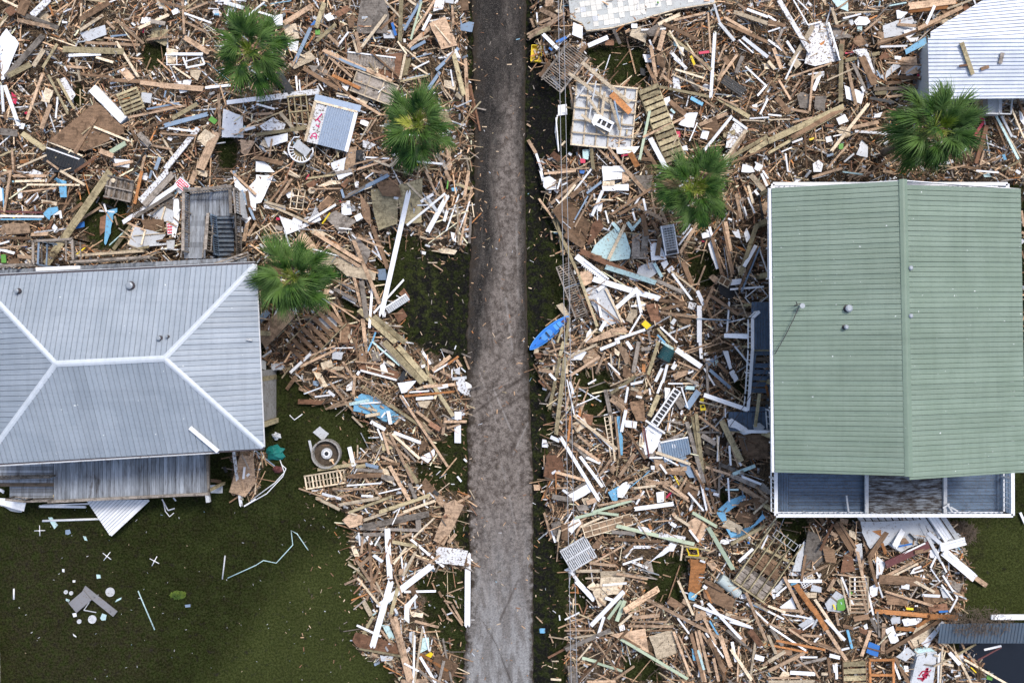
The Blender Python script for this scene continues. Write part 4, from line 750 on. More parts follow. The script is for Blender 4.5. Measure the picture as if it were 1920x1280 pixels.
(960,320): """t240,22,480,2,20 w215,0,235,80,24 w235,55,280,40,335,75,330,140,260,145,235,120 w340,140,365,60,14 x375,110,415,90,14 t290,250,520,50,24 p300,320,480,100,20 b440,200,520,130,40 b300,300,400,210,500,300,590,400,540,560,400,450 r560,560,600,400,660,360,690,420,600,540 w592,440,650,415,660,440,610,462
s470,370,570,190,12 t470,425,605,180,14 w600,340,680,150,26 p610,215,760,220,12 w640,240,680,240,670,310,640,300 w700,300,725,395,12 s560,170,670,85,20 w675,-10,825,-10,830,60,680,80 p680,80,770,78,770,110,680,115 t825,0,875,0,878,80,830,100 w675,110,875,100,875,152,680,152 t860,0,1000,160,30
g910,40,1060,30,1050,120,960,190 b740,330,1050,130,20 b800,330,1000,220,24 t1045,160,1075,330,14 w985,210,1005,300,16 w905,310,925,375,16 c910,430,990,340,22 c865,385,910,450,28 c755,390,805,450,28 p720,672,850,400,26 c620,560,770,430,850,470,890,600,880,660,700,680,590,620 r500,595,980,815,48 c700,720,1080,840,40
w480,640,700,810,50 w605,810,900,900,46 w880,770,900,760,990,830,880,815 w900,900,1110,960,46 w780,1030,930,900,34 w930,870,970,1070,24 w880,1220,970,1070,14 x580,870,700,850,830,1130,700,1170,540,900 w640,950,670,1100,20 p700,880,830,1140,18 x950,720,1060,680,1100,760,1000,830,930,790 c1065,690,1125,800,26
g905,470,960,475,960,650,895,645 g975,470,1025,470,1010,660,965,650 g900,655,1030,655,14 w1035,540,1100,540,1150,640,1160,665,1045,675 b1090,640,1110,500,40 b1050,370,1100,480,24 b980,330,1010,490,40 t940,260,1130,370,30 t1120,300,1160,400,24 w1280,480,1340,400,16 t1260,620,1390,390,26 w1350,430,1250,560,14
w1115,690,1160,670,1175,700,1140,740 w1160,740,1200,710,1220,740,1180,770 w1200,770,1350,970,18 g1080,820,1300,920,30 t1050,830,1310,1000,12 t1160,800,1240,850,10 p1190,750,1380,900,16 b1280,680,1350,850,40 t1390,860,1450,710,14 w1470,550,1500,510,1550,640,1560,730,1530,740 w1420,470,1480,455,1490,495,1430,510
w1480,420,1500,490,20 b1500,500,1590,830,26 t1520,560,1600,740,14 b1580,380,1660,780,22 t1600,380,1640,600,30 n1670,560,1720,600,1780,610,1730,580 t1600,560,1650,800,12 w1650,450,1700,440,1715,510,1680,500 w1740,470,1760,430,1790,500,1760,540 o1710,790,1840,390,36 w1740,720,1830,560,30 b1700,900,1840,570,20 s1720,910,1860,570,12
w1640,860,1720,850,1720,810,1650,815 w1635,890,1890,870,16 t1475,800,1510,775,1565,820,1530,855 p1690,720,1740,700,1760,760,1700,780 k1540,860,1640,840,1710,900,1640,970,1560,930 t1430,1050,1510,870,24 b1480,930,1700,1080,26 r1500,1000,1560,1030,14 w1390,900,1440,1010,30 w1610,1230,1630,980,14 w1590,1235,1770,1235,34
s1380,1110,1640,1120,10 t1110,1060,1390,1100,22 b1440,970,1540,1200,20 w1405,1010,1405,1290,40 t1440,1140,1600,1030,12 b1120,1040,1300,1000,26 b1100,970,1300,990,24 r1000,1000,1100,1000,1120,1140,1040,1130 p850,1120,890,1040,945,1040,940,1080,890,1140 y970,1150,1000,1120,1045,1160,1010,1190 x1185,1140,1215,1105,1235,1120,1210,1160
b1250,1130,1280,1090,1350,1110,1330,1160 w770,1270,1000,1190,22 t540,1290,760,1180,850,1170,870,1210,600,1290 w700,1130,660,1200,30 p540,1280,640,1180,16 w560,1220,590,1180,600,1240,550,1290 w430,1200,440,1180,10 p330,1010,380,990,440,1090,400,1100 o300,340,500,780,26 t200,210,310,360,18 o340,350,380,640,20
o500,780,640,1170,24 t480,730,620,1130,10 t290,450,300,520,14 b440,1000,490,1100,16 t510,760,600,740,610,830,540,870 t990,620,1030,740,10 b400,470,540,560,60 t600,960,830,1150,12 w690,860,640,900,30 p1080,830,1040,820,40 o340,1290,380,1170,16 o400,1290,430,1100,24 b520,1190,580,1120,10 U1090,1230,1150,1290,14 o1090,1180,1180,1290,18
t950,1230,980,1290,16 g1020,1200,1040,1290,20 w1110,1170,1240,1290,16 t1220,1290,1240,1180,12 b1260,1200,1330,1290,18 t1640,1200,1500,1280,14 w1770,200,1820,320,14 t1680,170,1720,370,24 b1700,200,1690,400,20 p1770,110,1810,250,20 w1820,150,1860,200,20 w1740,270,1760,340,12 t1860,280,1900,230,1920,260,1900,330,1870,320 w1870,20,1920,130,20
p1790,30,1900,160,40 t1560,30,1660,0,24 w1880,0,1920,60,14 b1560,230,1700,330,24 w1680,380,1710,370,14 w1620,360,1650,370,16 k1850,180,1890,400,20 t1890,370,1920,330,12 b1870,500,1890,720,18 w1860,600,1920,780,8""",
(1440,320): """t600,60,720,0,16 t330,50,560,-20,22 w280,50,320,0,20 t640,60,800,0,12 w330,60,460,30,10 t130,0,100,60,10 c560,10,720,30,12 t860,0,950,20,24 c1610,30,1660,20,1680,45,1620,50 b1250,0,1290,60,12 w1560,0,1730,15,14 t1700,0,1800,60,14 b1180,20,1020,0,20 t1900,300,1920,420,20 w1895,540,1920,520,30 b1900,600,1920,660,14 w1905,880,1920,870,26 t1900,460,1930,480,20 g1890,120,1920,60,14 w1860,0,1890,20,24""",
(0,640): """t1800,830,1900,850,40 t1715,1130,1800,850,1900,860,1920,1060,1840,1165 d1750,810,1810,1240,26 b1860,820,1900,980,18 w1825,1030,1835,940,18 p1900,830,1830,900,10 g1820,850,1870,960,12 t1820,1110,1780,960,10 w1850,1010,1870,990,20 k1680,940,1700,980,24 b1580,1040,1660,1050,26 x1575,1075,1670,1075,1670,1135,1580,1135 w1830,1235,1920,1180,12
w290,1235,650,1240,20 w310,1228,700,1215,12 x0,1170,190,1180,180,1290,80,1270,0,1220 w0,1110,30,1130,24 w1260,1265,1310,1250,8 w1215,1180,1260,1265,8 w1300,1170,1320,1195,10""",
(480,640): """x115,165,205,155,212,205,120,218 w255,235,412,90,24 w30,130,115,70,16 w30,230,95,300,24 t330,190,600,60,20 b560,40,490,80,14 t350,130,600,30,14 p485,160,565,140,580,190,500,212 p540,215,600,185,665,190,640,215 x575,75,655,80,640,138,570,130 b740,0,760,100,12 t820,0,830,90,20 U835,80,870,0,12 c870,0,1080,180,16
g930,0,1180,260,30 o960,0,1250,310,50 o1060,30,1290,290,44 o1280,250,1480,560,32 r745,150,860,170,1080,230,1060,280,780,210 t740,150,940,170,12 w780,215,1060,290,16 p830,190,1040,250,10 w930,180,960,155,990,230,945,245 b770,60,830,80,830,160,770,150 g860,90,920,70,940,140,880,150 p980,150,1040,180,24
t740,250,730,410,22 k1110,210,1140,260,1100,300,1060,290 t790,290,1010,340,12 t770,270,940,370,10 w1060,310,1210,290,1130,380,1090,390 o790,330,1320,690,24 t550,300,760,560,18 p720,560,800,640,16 t550,500,720,450,22 c700,470,850,440,26 U740,430,790,390,920,420,1000,500,1100,570,1000,620,900,560,730,520 w780,465,940,455,14
n750,500,810,550,30 p820,560,930,540,26 p840,500,910,520,20 t930,480,960,500,16 w940,570,970,530,14 w990,520,1010,620,30 t1040,620,1080,580,20 p770,480,870,520,14 w860,600,970,660,30 k720,540,990,610,12 t520,510,740,400,16 w440,415,560,400,14 w540,370,590,410,24 p430,230,490,240,540,340,490,340
t470,280,490,320,20 t320,350,440,400,24 b230,360,300,260,30 t260,300,420,280,14 r315,450,500,455,40 t520,200,690,280,16 t650,150,720,260,18 t1080,400,1440,940,20 t1110,500,1320,680,20 r1300,610,1380,660,40 t1200,520,1380,660,24 w1090,410,1140,490,30 w1200,430,1330,420,24 p1210,450,1320,440,1280,500,1230,490
t1400,700,1420,570,24 t1410,600,1580,600,22 w1515,525,1515,585,58 w1513,625,1513,760,54 w1550,540,1560,550,26 t1430,650,1530,620,16 b1310,510,1400,640,20 n1110,410,1490,375,18 w1150,380,1300,370,12 t1250,340,1500,320,24 w1340,350,1440,330,30 d1500,300,1560,260,1580,340,1610,410,1560,400,1510,360 x1470,280,1580,270,24
x1490,210,1530,190,1530,250,1495,240 t1300,250,1380,290,24 t1320,220,1460,110,30 w1330,230,1470,150,14 w1245,70,1310,170,20 g1310,130,1330,170,20 o1230,90,1310,280,20 b1180,90,1230,60,20 t1560,110,1600,210,16 t1540,190,1500,130,24 g1390,60,1480,90,24 w1490,60,1500,30,10 n1400,180,1440,170,16 w1240,190,1270,180,24 g1540,90,1610,120,12
p1330,320,1200,360,20 n1440,170,1520,110,18 b1200,60,1340,240,14 t1380,220,1460,260,20 b1210,820,1260,740,1300,770,1230,850 w1230,870,1340,800,1340,850,1290,910 w1030,680,1240,760,26 p1020,690,1230,880,22 t950,670,1000,850,20 t1000,680,1180,1060,22 t970,720,1150,890,18 g1090,780,1200,900,14 w910,650,950,740,12
g860,790,870,770,950,790,955,830,880,830 w700,790,735,935,34 x400,740,430,870,20 o460,960,740,920,28 t740,900,830,890,24 o750,940,820,930,30 t940,860,1050,910,20 s820,920,920,945,28 t650,900,720,950,20 b940,910,1080,920,20 o1120,920,1210,1060,36 g1150,1060,1200,1180,30 t1000,930,1150,1190,30 p950,950,990,960,1035,1070,945,1030
t1050,990,1130,1010,14 t805,1010,940,1170,18 w680,1080,940,1060,12 t570,1105,900,1105,16 w495,1140,640,1180,22 t320,1100,520,1170,12 p450,1170,630,1260,26 p620,1225,930,1170,26 o700,1280,1020,1160,22 o920,1280,1310,1150,30 p1100,1280,1350,1190,22 w790,1155,880,1160,16 b690,1010,960,1000,36 g760,960,950,970,26 w920,1140,1090,1100,10
g940,1010,1040,1030,40 t560,1180,700,1150,20 b1230,1080,1270,1020,1350,1110,1290,1160 w1210,1110,1265,1050,10 k1330,1120,1370,1150,28 t1410,1220,1490,1180,1560,1230,1530,1290,1420,1290 t1490,1220,1600,1155,22 n1510,1120,1610,1160,10 p1600,1110,1640,1180,8 w1510,1010,1540,1050,16 w1560,880,1580,900,16 p1340,935,1390,945,8 t1200,1100,1260,1150,14
x425,680,480,635,548,690,500,745 x30,130,75,150,75,215,30,200 q1200,370,1240,380,16""",
(960,640): """o280,510,360,120,26 o330,700,400,110,34 o360,110,390,0,30 t410,170,540,0,14 t430,260,660,110,24 w660,60,810,0,26 p420,120,640,20,20 w430,110,490,60,560,80,520,140,410,140 t780,20,860,60,890,150,850,170,800,60 p770,50,810,80,800,110,770,90 g910,230,950,0,34 g970,60,1040,50,30 w860,0,900,60,26 o1020,250,1100,0,28
c1120,0,1210,60,20 t630,240,690,100,18 p740,90,750,210,12 w720,160,810,250,14 t740,180,830,300,18 b700,140,720,220,18 t600,190,610,290,10 w570,320,630,285,14 o740,390,930,260,26 w730,370,860,330,10 b830,170,900,230,890,290,830,260 n975,170,1000,170,1000,230,975,230 w1075,300,1125,200,26 w1130,310,1165,170,22
w1190,200,1220,145,1240,180,1215,215 w1230,60,1420,190,44 t1240,150,1400,220,14 t1290,80,1500,10,14 t1310,90,1600,0,10 w1410,0,1420,130,26 w1440,95,1470,95,22 s1450,160,1530,100,1540,120,1470,190 w1580,70,1620,70,1650,200,1630,210 w1625,230,1660,210,1700,280,1670,310 b1540,160,1620,240,26 b1450,100,1700,20,10
w1440,200,1520,330,14 s1480,210,1640,350,26 b1510,280,1600,370,24 g1460,160,1470,420,20 w1170,315,1280,315,12 p1280,315,1380,315,14 c1300,345,1370,350,30 t1210,270,1320,220,50 w1320,240,1360,220,14 g1300,270,1390,320,24 b1160,230,1360,200,10 w1090,390,1130,290,18 w890,320,980,300,20 p890,350,950,370,24 b890,380,980,430,30
w930,410,975,420,18 w1030,350,1045,440,14 w1145,345,1190,350,1180,440,1145,440 t985,390,1020,360,20 r940,370,880,400,14 t500,560,540,450,24 t520,480,570,360,12 w480,480,655,405,8 t470,530,545,440,10 n500,580,520,460,24 t640,560,700,505,14 n600,480,605,470,20 r540,540,610,550,600,630,500,600 p460,550,790,810,24
w480,545,780,830,12 g700,360,750,600,34 t720,380,860,470,28 t740,430,840,500,40 w870,340,850,460,18 b885,450,990,440,995,600,930,590,890,500 o1030,560,1100,400,40 b1000,430,1060,400,20 w850,590,940,600,930,650,850,640 w820,680,855,510,26 w1000,590,1150,690,16 t1080,520,1160,500,20 g1210,430,1270,410,1310,480,1260,510
s1310,500,1400,370,50 w1270,340,1320,500,12 p735,550,770,900,12 t775,560,810,880,18 w960,700,1030,620,1130,690,1050,830,1000,850 U785,560,815,560,830,850,800,850 w1010,660,1060,700,1120,750,1050,840,990,800 p950,780,960,700,1000,780,990,800 M990,650,1030,870,12 g1110,760,1290,690,24 x1100,760,1250,720,1300,850,1180,860,1090,820
w1200,770,1280,860,30 s1130,740,1250,720,1370,1020,1330,1020 b870,680,1000,880,20 t650,1010,780,830,20 t800,1020,920,840,30 w360,710,660,1200,28 w510,860,680,1090,24 g390,700,560,870,26 w540,860,680,920,22 t490,700,600,790,18 t460,760,660,900,24 t640,980,690,870,14 t380,590,430,580,16 n420,750,440,550,18 b350,680,420,750,26
t330,980,550,1040,24 r235,1010,260,850,350,850,380,900,400,1020,300,1030 t245,1020,330,1035,12 t240,850,245,1010,12 w290,715,355,745,30 w225,755,250,750,270,795,225,790 w300,990,330,970,20 b200,250,300,370,18 r200,290,250,340,20 p190,20,180,100,40 t270,80,480,10,16 g230,70,270,60,280,100,240,105 r165,90,220,80,220,125,180,130
w280,240,330,290,20 t200,210,310,230,30 t300,0,330,80,12 g250,450,290,380,16 w410,280,470,560,8 t440,430,510,280,10 t400,520,430,400,20 w435,300,460,400,20 b470,560,500,300,10 t160,1070,210,1075,210,1115,165,1115 b240,1180,275,1080,16 r275,1090,300,1085,320,1110,280,1130 g300,1160,450,1190,40 t330,1100,430,1095,12
w420,1150,560,1060,600,1120,460,1200 g410,1130,550,1050,560,1070,420,1150 w380,1110,420,1140,20 t560,1210,640,1180,40 b580,1170,780,1010,24 p520,1180,620,1160,600,1220,540,1220 g480,1230,560,1220,580,1260,500,1270 m600,1280,900,1190,22 w915,1255,1215,1215,34 t640,1230,1000,1160,18 b720,1280,900,1240,26 t860,1210,970,1140,16
w930,1220,990,1120,16 U720,1130,800,1080,790,1200,750,1190 w790,1100,860,1050,890,1080,830,1170,790,1165 U870,1110,1010,980,1040,960,900,1090 t990,1030,1180,1080,20 t1000,1070,1200,1050,24 p910,1100,1080,1080,18 t1150,970,1310,950,36 b1150,980,1300,990,30 t1060,880,1160,900,1150,970,1080,960 w1030,870,1130,870,16 w1110,920,1160,990,16
w1040,930,1070,930,1070,960,1045,960 t730,960,760,910,780,960,750,990 t1190,1080,1320,1180,26 t1130,1080,1330,1200,14 n1030,1180,1060,1180,20 w1080,1130,1140,1120,1140,1200,1090,1210 k1090,1135,1130,1130,1130,1190,1095,1195 t1250,1120,1310,1020,18 b1280,1130,1320,1040,1400,1110,1380,1180,1330,1160 t1330,1080,1400,1110,20
p1080,830,1340,920,24 w1140,870,1250,930,12 t1290,890,1350,860,10 w1320,1130,1440,1270,16 g1310,600,1440,1060,32 o1350,560,1420,960,26 o1380,540,1430,980,30 t1400,560,1570,690,20 b1350,930,1440,1100,20 w1400,980,1460,1270,16 t1380,960,1500,1290,16 b1450,1000,1530,1290,18 g1420,700,1530,770,40 p1540,700,1550,900,14
g1390,680,1560,680,16 w1550,710,1540,900,12 l1430,780,1520,760,1520,860,1450,840 o1570,590,1720,900,50 t1640,780,1700,940,14 t1450,940,1640,1000,20 g1560,920,1680,970,30 g1640,1000,1940,1130,40 c1655,995,1825,930,28 w1720,1010,1870,1070,20 t1700,1080,1890,1200,40 g1700,990,1740,980,30 w1630,780,1640,930,16 g1560,900,1550,1170,18
w1620,1020,1630,1200,14 b1490,920,1530,1100,20 s1450,1100,1520,1120,20 w1510,1140,1550,1150,24 t1560,1040,1620,1100,14 t1570,1000,1480,1060,10 w1700,900,1720,930,18 c1600,1110,1700,1110,14 t1830,1090,1930,1190,20 g1870,1060,1920,1110,24 U1540,1260,1620,1190,1740,1150,1770,1170,1610,1280 b1700,1230,1860,1170,30 p1810,1290,1920,1190,16
w1610,580,1650,570,1780,690,1740,700,1640,640 t1830,620,1860,400,26 w1820,620,1870,630,1870,660,1820,660 b1690,700,1920,700,1920,880,1740,880 t1600,470,1590,560,20 w1600,500,1600,570,10 y1410,475,1445,470,1455,515,1415,520 k1425,485,1440,490,16 y1410,430,1440,425,1435,455,1412,450 b1470,600,1490,500,16 w1050,740,1100,690,14""",
(480,960): """t645,60,700,10,800,20,800,90,700,120 p690,0,760,20,12 p805,60,980,0,24 g800,110,1300,10,50 g780,120,1260,135,24 g800,165,1000,165,28 t890,75,920,130,24 t1050,30,1160,-10,18 n1130,90,1160,0,12 g1215,30,1220,130,44 p1170,200,1340,40,14 t1430,-30,1530,10,1410,250,1330,210 t1440,230,1500,160,30 b1300,340,1450,150,12
w985,120,990,270,46 w990,260,1005,500,44 w1015,510,870,1020,50 w910,715,1330,390,52 w1160,200,1410,410,18 b1010,200,830,660,18 b850,190,870,580,22 r1040,150,960,340,14 p1030,390,1130,260,18 p1100,480,1200,290,24 o1020,220,1210,255,28 t1090,190,1170,155,20 t1130,80,1060,80,20 p710,260,740,250,780,330,740,330
t750,350,860,520,22 p760,490,930,700,18 o690,365,830,510,16 p690,390,780,440,12 t665,540,760,495,18 p790,670,820,655,880,770,850,785 t760,690,800,720,16 o790,940,880,780,26 w755,845,940,930,16 r720,960,745,900,1070,980,1070,1060,760,1010 o770,1020,1100,1080,18 t1030,780,1160,1270,60 t1000,760,1100,1080,24 o1010,770,1070,540,30
t940,600,860,530,26 p900,520,960,640,14 t1000,480,950,510,14 w1110,595,1350,590,18 t1040,470,1100,640,14 w1110,700,1200,610,1215,630,1150,720,1150,830,1110,800 x1190,640,1195,720,14 p1155,745,1255,755,1250,790,1165,775 t1190,815,1370,860,20 b1150,500,1190,620,40 t1070,430,1120,400,1110,470,1070,470 w880,320,950,370,26 t1000,270,1020,390,20
d1350,255,1590,290,1560,400,1350,380 b1580,285,1570,400,20 t1200,330,1340,390,16 t1380,320,1300,380,20 w1590,300,1585,865,48 t1430,610,1560,560,8 b1370,590,1395,635,20 t1410,660,1470,680,16 t1470,690,1550,830,18 t1440,700,1550,850,12 w1420,770,1475,750,10 t1430,790,1475,815,16 t1395,720,1440,790,14 t1510,530,1550,520,10 t1480,650,1520,720,8
t935,880,1030,1000,16 c940,840,1000,850,1050,960,1000,950 x930,1070,1030,1080,1020,1110,940,1115 t870,1060,910,1080,20 x1150,900,1190,890,1180,1000,1150,960 p1180,900,1175,1010,14 w1190,920,1180,1280,16 p1250,870,1190,1270,18 w1250,850,1300,1040,10 c1250,940,1295,940,1300,1020,1230,1050 n1230,1060,1440,1190,20 y1270,1070,1310,1045,1330,1060,1310,1090
w1230,1080,1350,1280,22 g1400,940,1470,1280,16 b1360,1045,1520,1150,1460,1270,1390,1250,1320,1110 g1410,1110,1370,1280,24 r1450,940,1460,1020,12 t1090,1270,1280,1262,36 w1110,1130,1220,1190,14 t1210,1150,1290,1270,14 g1220,1180,1330,1270,20 t1100,1100,1160,1250,30 t1290,1230,1400,1280,14 b940,520,1000,620,16 g900,200,950,290,20 w770,150,780,250,12
t800,180,790,310,20 w830,180,870,240,24 r870,270,930,290,16 w930,180,890,250,12 t780,400,860,330,30 t730,470,770,510,20 b730,540,760,450,12 w1090,330,1100,420,12 x1040,720,1060,760,20 t1480,390,1600,400,10""",
(960,960): """t240,0,300,200,20 w295,130,325,225,18 g290,80,360,55,375,120,350,190,310,170 p340,220,360,130,20 t335,370,350,220,10 b370,90,420,90,430,220,370,200 w405,120,490,20,520,80,450,160 m470,45,640,0,24 m640,0,800,20,22 t370,140,560,40,12 t480,170,530,70,18 p510,110,690,30,18 b600,250,690,150,660,270,610,270
g745,145,930,160,30 m780,100,1370,240,30 p900,20,1040,210,8 w940,100,1050,130,1040,150,960,140 n1025,85,1045,130,22 p1220,30,1330,100,24 t1310,80,1380,30,1470,110,1400,230,1350,180 w1190,80,1230,105,30 w1330,130,1400,220,16 d1100,170,1300,200,40 b770,200,1120,220,26 t1130,130,1260,210,14 b830,60,900,50,36 t1050,70,1200,60,12
t600,385,850,240,14 b830,310,930,230,26 t580,380,780,400,22 w850,340,920,250,14 d910,260,1040,260,24 w830,390,980,340,16 d900,370,1020,420,22 g990,380,1040,340,1065,460,1020,460 w1020,390,1190,225,1235,240,1210,290,1180,290 t780,460,1020,500,20 p480,440,660,438,24 p550,495,660,490,14 p660,440,850,440,850,480,665,490
p665,490,850,480,810,610,720,620,660,560 w680,545,860,530,16 w390,430,430,410,540,560,490,530,440,460 w480,510,620,660,40 p560,560,610,520,710,640,680,640 t610,620,700,700,12 w700,640,760,660,24 w590,850,840,590,36 w640,940,690,780,24 t700,700,640,640,10 m720,800,820,660,26 m785,815,845,660,36 t840,740,1100,570,50 p800,850,900,760,20
b830,740,1090,600,20 n430,600,490,600,10 n490,560,495,610,16 n450,540,490,560,8 t900,790,1110,770,30 t870,850,1210,855,22 t900,820,1160,820,16 w800,850,840,840,850,880,810,890 g400,1030,740,880,34 r270,1090,420,1010,18 b500,1270,870,880,20 w520,1260,850,900,8 t390,885,620,885,12 p460,940,760,900,16 t730,910,1000,870,1030,1060,880,980
b820,930,1080,1080,18 m800,940,1320,1250,24 t620,960,790,1190,14 p500,1100,600,980,12 m525,1090,640,1120,24 m640,1130,830,1190,20 t760,980,860,1120,10 p1020,920,1200,880,1250,1060,1090,1105 t1210,890,1340,1230,20 t1250,920,1360,1150,14 b1010,890,1200,880,12 t710,1290,920,1150,20 t640,1210,800,1290,10 t560,1270,780,1265,20
g415,1155,485,1155,500,1290,430,1290 t1010,650,1620,970,28 t870,760,1100,690,12 p1245,510,1360,770,20 w1260,590,1330,610,10 p1265,360,1280,250,16 o1290,250,1500,290,12 y1310,270,1330,320,10 y1330,270,1400,275,10 y1390,270,1400,325,10 y1320,320,1400,325,10 o1300,330,1470,345,14 t1460,310,1520,280,12 n1340,350,1440,360,1455,390,1410,620,1320,590
n1330,350,1370,420,30 U1320,610,1350,580,1395,610,1370,665,1325,650 w1435,550,1460,570,26 n1450,580,1500,680,20 b1440,510,1590,590,30 b1430,560,1500,540,1670,650,1640,740,1440,640 w1360,690,1790,860,22 w1470,680,1720,950,24 t1280,660,1330,690,40 b1190,630,1300,700,1240,740,1160,680 t1380,740,1450,730,1460,800,1370,810 t1440,790,1530,990,24
U1480,810,1570,960,14 w1450,900,1590,1090,14 t1380,890,1450,1270,22 t1400,880,1480,1200,24 w1240,790,1330,910,14 b1340,900,1440,1270,30 p1600,760,1780,810,24 t1420,900,1600,1170,20 b1470,940,1600,1200,36 t1560,920,1640,1160,36 w1650,970,1680,1120,24 b1520,1010,1600,1260,30 g1610,880,1800,1040,22 p1640,1020,1800,1260,26 w1570,1000,1600,1010,40
t1510,1090,1550,1270,24 t1700,1000,1690,1270,14 p1780,1290,1830,930,20 U1345,1020,1370,1020,1380,1110,1360,1110 c1395,1030,1440,1180,20 w1820,1080,1890,1100,40 t1880,1150,1920,1120,24 o1640,240,1900,100,26 m1470,110,1660,430,34 m1350,0,1540,110,26 o1640,230,1920,70,10 t1790,230,1870,90,12 w1700,370,1810,270,24 u1770,220,1780,235,16 t1750,320,1680,380,10
U1530,0,1600,0,1640,150,1730,180,1880,10,1900,40,1730,170,1640,190 p1570,110,1620,50,1730,110,1710,160 b1650,0,1860,0,1800,70,1700,80 w1870,270,1920,170,14 t1750,590,1910,970,24 w1760,680,1920,830,14 p1820,680,1920,740,20 s1800,690,1930,750,12 b1640,780,1780,800,24 t1830,740,1920,850,16 w1630,820,1810,870,14 r1780,880,1870,1000,50 w1410,360,1450,375,16
t180,780,230,830,8 w355,770,360,810,10 w395,805,505,750,12 t280,910,310,980,10 U205,875,245,875,240,905,210,905 p290,1250,370,1255,16 p390,940,420,930,10 w625,705,655,710,10 p300,1115,350,1115,8""",
(1440,960): """n0,990,300,1050,16 x690,65,1160,60,1220,200,1000,300,900,240,760,270,700,150 b250,520,310,120,20 g300,130,400,180,420,380,280,480,270,300 b400,240,500,280,510,380,430,370 r390,290,490,80,20 b500,80,640,300,50 b360,0,420,80,30 p610,130,660,150,660,210,600,170 t470,150,520,180,30 t540,60,600,70,40 r570,290,620,290,655,440,540,450 b540,80,660,270,22
t670,290,760,720,24 b680,60,820,560,24 b750,350,930,90,40 n775,140,845,130,850,200,810,230,790,230 n855,230,880,310,24 M880,395,1210,240,60 x650,240,700,230,720,400,660,360 t720,350,700,420,20 w820,330,880,380,850,480,810,500 k1060,160,1110,210,14 b990,200,1030,190,1060,230,1000,240 u980,255,1080,235,12 w1010,310,1180,230,12
p850,520,1130,380,16 t880,480,1090,370,24 w1090,420,1150,400,1170,440,1060,460 b1100,440,1160,420,12 t270,480,450,395,20 p290,490,350,490,14 x200,380,240,240,280,240,240,440,180,440 w145,515,405,515,26 U170,540,220,530,16 x50,560,120,480,130,560,60,600 w20,590,60,560,90,620,40,650 w60,620,140,555,14 w90,710,180,630,210,720,100,725
n205,540,340,730,44 n340,720,440,880,40 t440,880,590,1110,28 p350,650,560,960,24 b250,620,440,900,16 t120,480,260,760,26 x330,540,400,560,400,600,320,590 p270,600,370,600,360,640,300,640 t450,590,500,500,26 t380,640,420,660,30 p520,500,560,560,24 x420,680,500,580,560,620,590,700,560,760,450,740 e515,660,570,640,590,700,570,735,520,735
b480,590,520,590,500,670,480,660 y490,690,505,730,12 p545,500,610,770,14 t680,500,745,760,20 w720,470,790,770,16 t520,465,740,490,12 t610,745,740,745,10 t605,720,730,720,10 t605,695,730,695,10 t605,670,725,670,10 t600,645,720,645,10 t590,500,620,520,10 t590,530,630,550,10 w650,480,650,600,14 w550,480,640,700,16 e610,595,630,610,20
w760,560,830,520,820,620,770,640 x830,550,860,640,14 b830,500,1150,520,80 p1090,510,1250,600,24 w1155,620,1290,628,24 t870,590,1230,700,18 t1110,660,1240,700,20 b880,600,1050,640,1040,700,890,690 b1180,560,1280,580,1300,640,1200,620 x1290,570,1340,580,1360,640,1310,640 b1150,620,1250,610,1340,660,1180,700 r1200,700,1340,680,1350,730,1210,750
w1310,470,1420,640,16 w1420,640,1360,750,14 w1060,560,1000,550,40 n800,740,1280,780,36 n1210,780,1425,790,44 y1035,720,1090,725,18 t1390,600,1460,625,16 g1340,500,1470,540,1430,600,1380,560 w1300,540,1390,660,14 w1220,420,1290,520,10 u1280,745,1350,740,16 b940,520,1080,550,26 b1100,300,1210,280,30 t1190,460,1240,500,12
w1200,290,1260,270,1290,350,1220,340 x1110,50,1160,60,1300,370,1290,380 w1240,60,1310,190,60 w1200,150,1300,240,30 w1290,262,1460,212,62 w1320,290,1540,480,60 t1540,480,1640,550,40 w1300,370,1340,450,14 w945,260,1050,60,50 x915,790,990,780,990,830,930,840 w1000,800,1160,790,1150,840,1020,850 n960,870,1100,880,30 k860,760,920,800,20
w875,880,940,850,980,960,950,980,920,980 w960,920,1030,905,16 p1060,950,1110,850,1290,800,1200,940,1100,1020 n1110,860,1220,790,26 t1050,960,1090,1020,18 b880,1050,1290,810,30 w1150,990,1230,900,1300,810,1320,820,1200,1020 x955,1080,1050,1010,1110,1060,1030,1115 u760,970,840,1000,820,1080,735,1050 U595,880,630,1020,22
w715,850,740,830,750,870,730,880 t700,1080,770,880,26 p640,850,700,820,10 t680,930,700,970,24 t780,910,820,930,16 b760,780,640,800,40 g770,790,830,910,26 g820,740,835,940,16 t860,990,900,950,16 t870,830,860,1060,30 w550,1030,610,1015,16 b640,870,560,850,30 r680,860,750,880,740,920,690,900 x230,850,320,770,350,810,270,880
x330,870,370,800,16 w340,980,400,910,14 w260,880,350,820,10 w430,800,580,960,24 t510,750,530,850,20 r150,870,250,880,240,920,170,910 t0,830,140,890,16 w10,850,290,1040,16 t150,870,330,990,18 n60,960,430,1030,18 g20,870,110,1000,30 p0,920,60,1060,26 b300,970,480,1020,24 t370,980,540,1050,30 t250,920,400,930,20 w0,740,120,800,16
p0,700,130,750,20 w100,760,280,790,10 t100,730,240,740,22 w210,770,330,800,12 p0,1120,130,1040,30 t0,1190,280,1050,30 w240,1085,370,1085,14 g190,1150,440,1090,20 w165,1200,355,1210,30 t210,1100,330,1190,14 b60,1050,180,1050,40 p110,1190,180,1200,120,1260,80,1240 b450,1090,470,1250,20 w510,1130,515,1250,20 w490,1140,500,1200,14
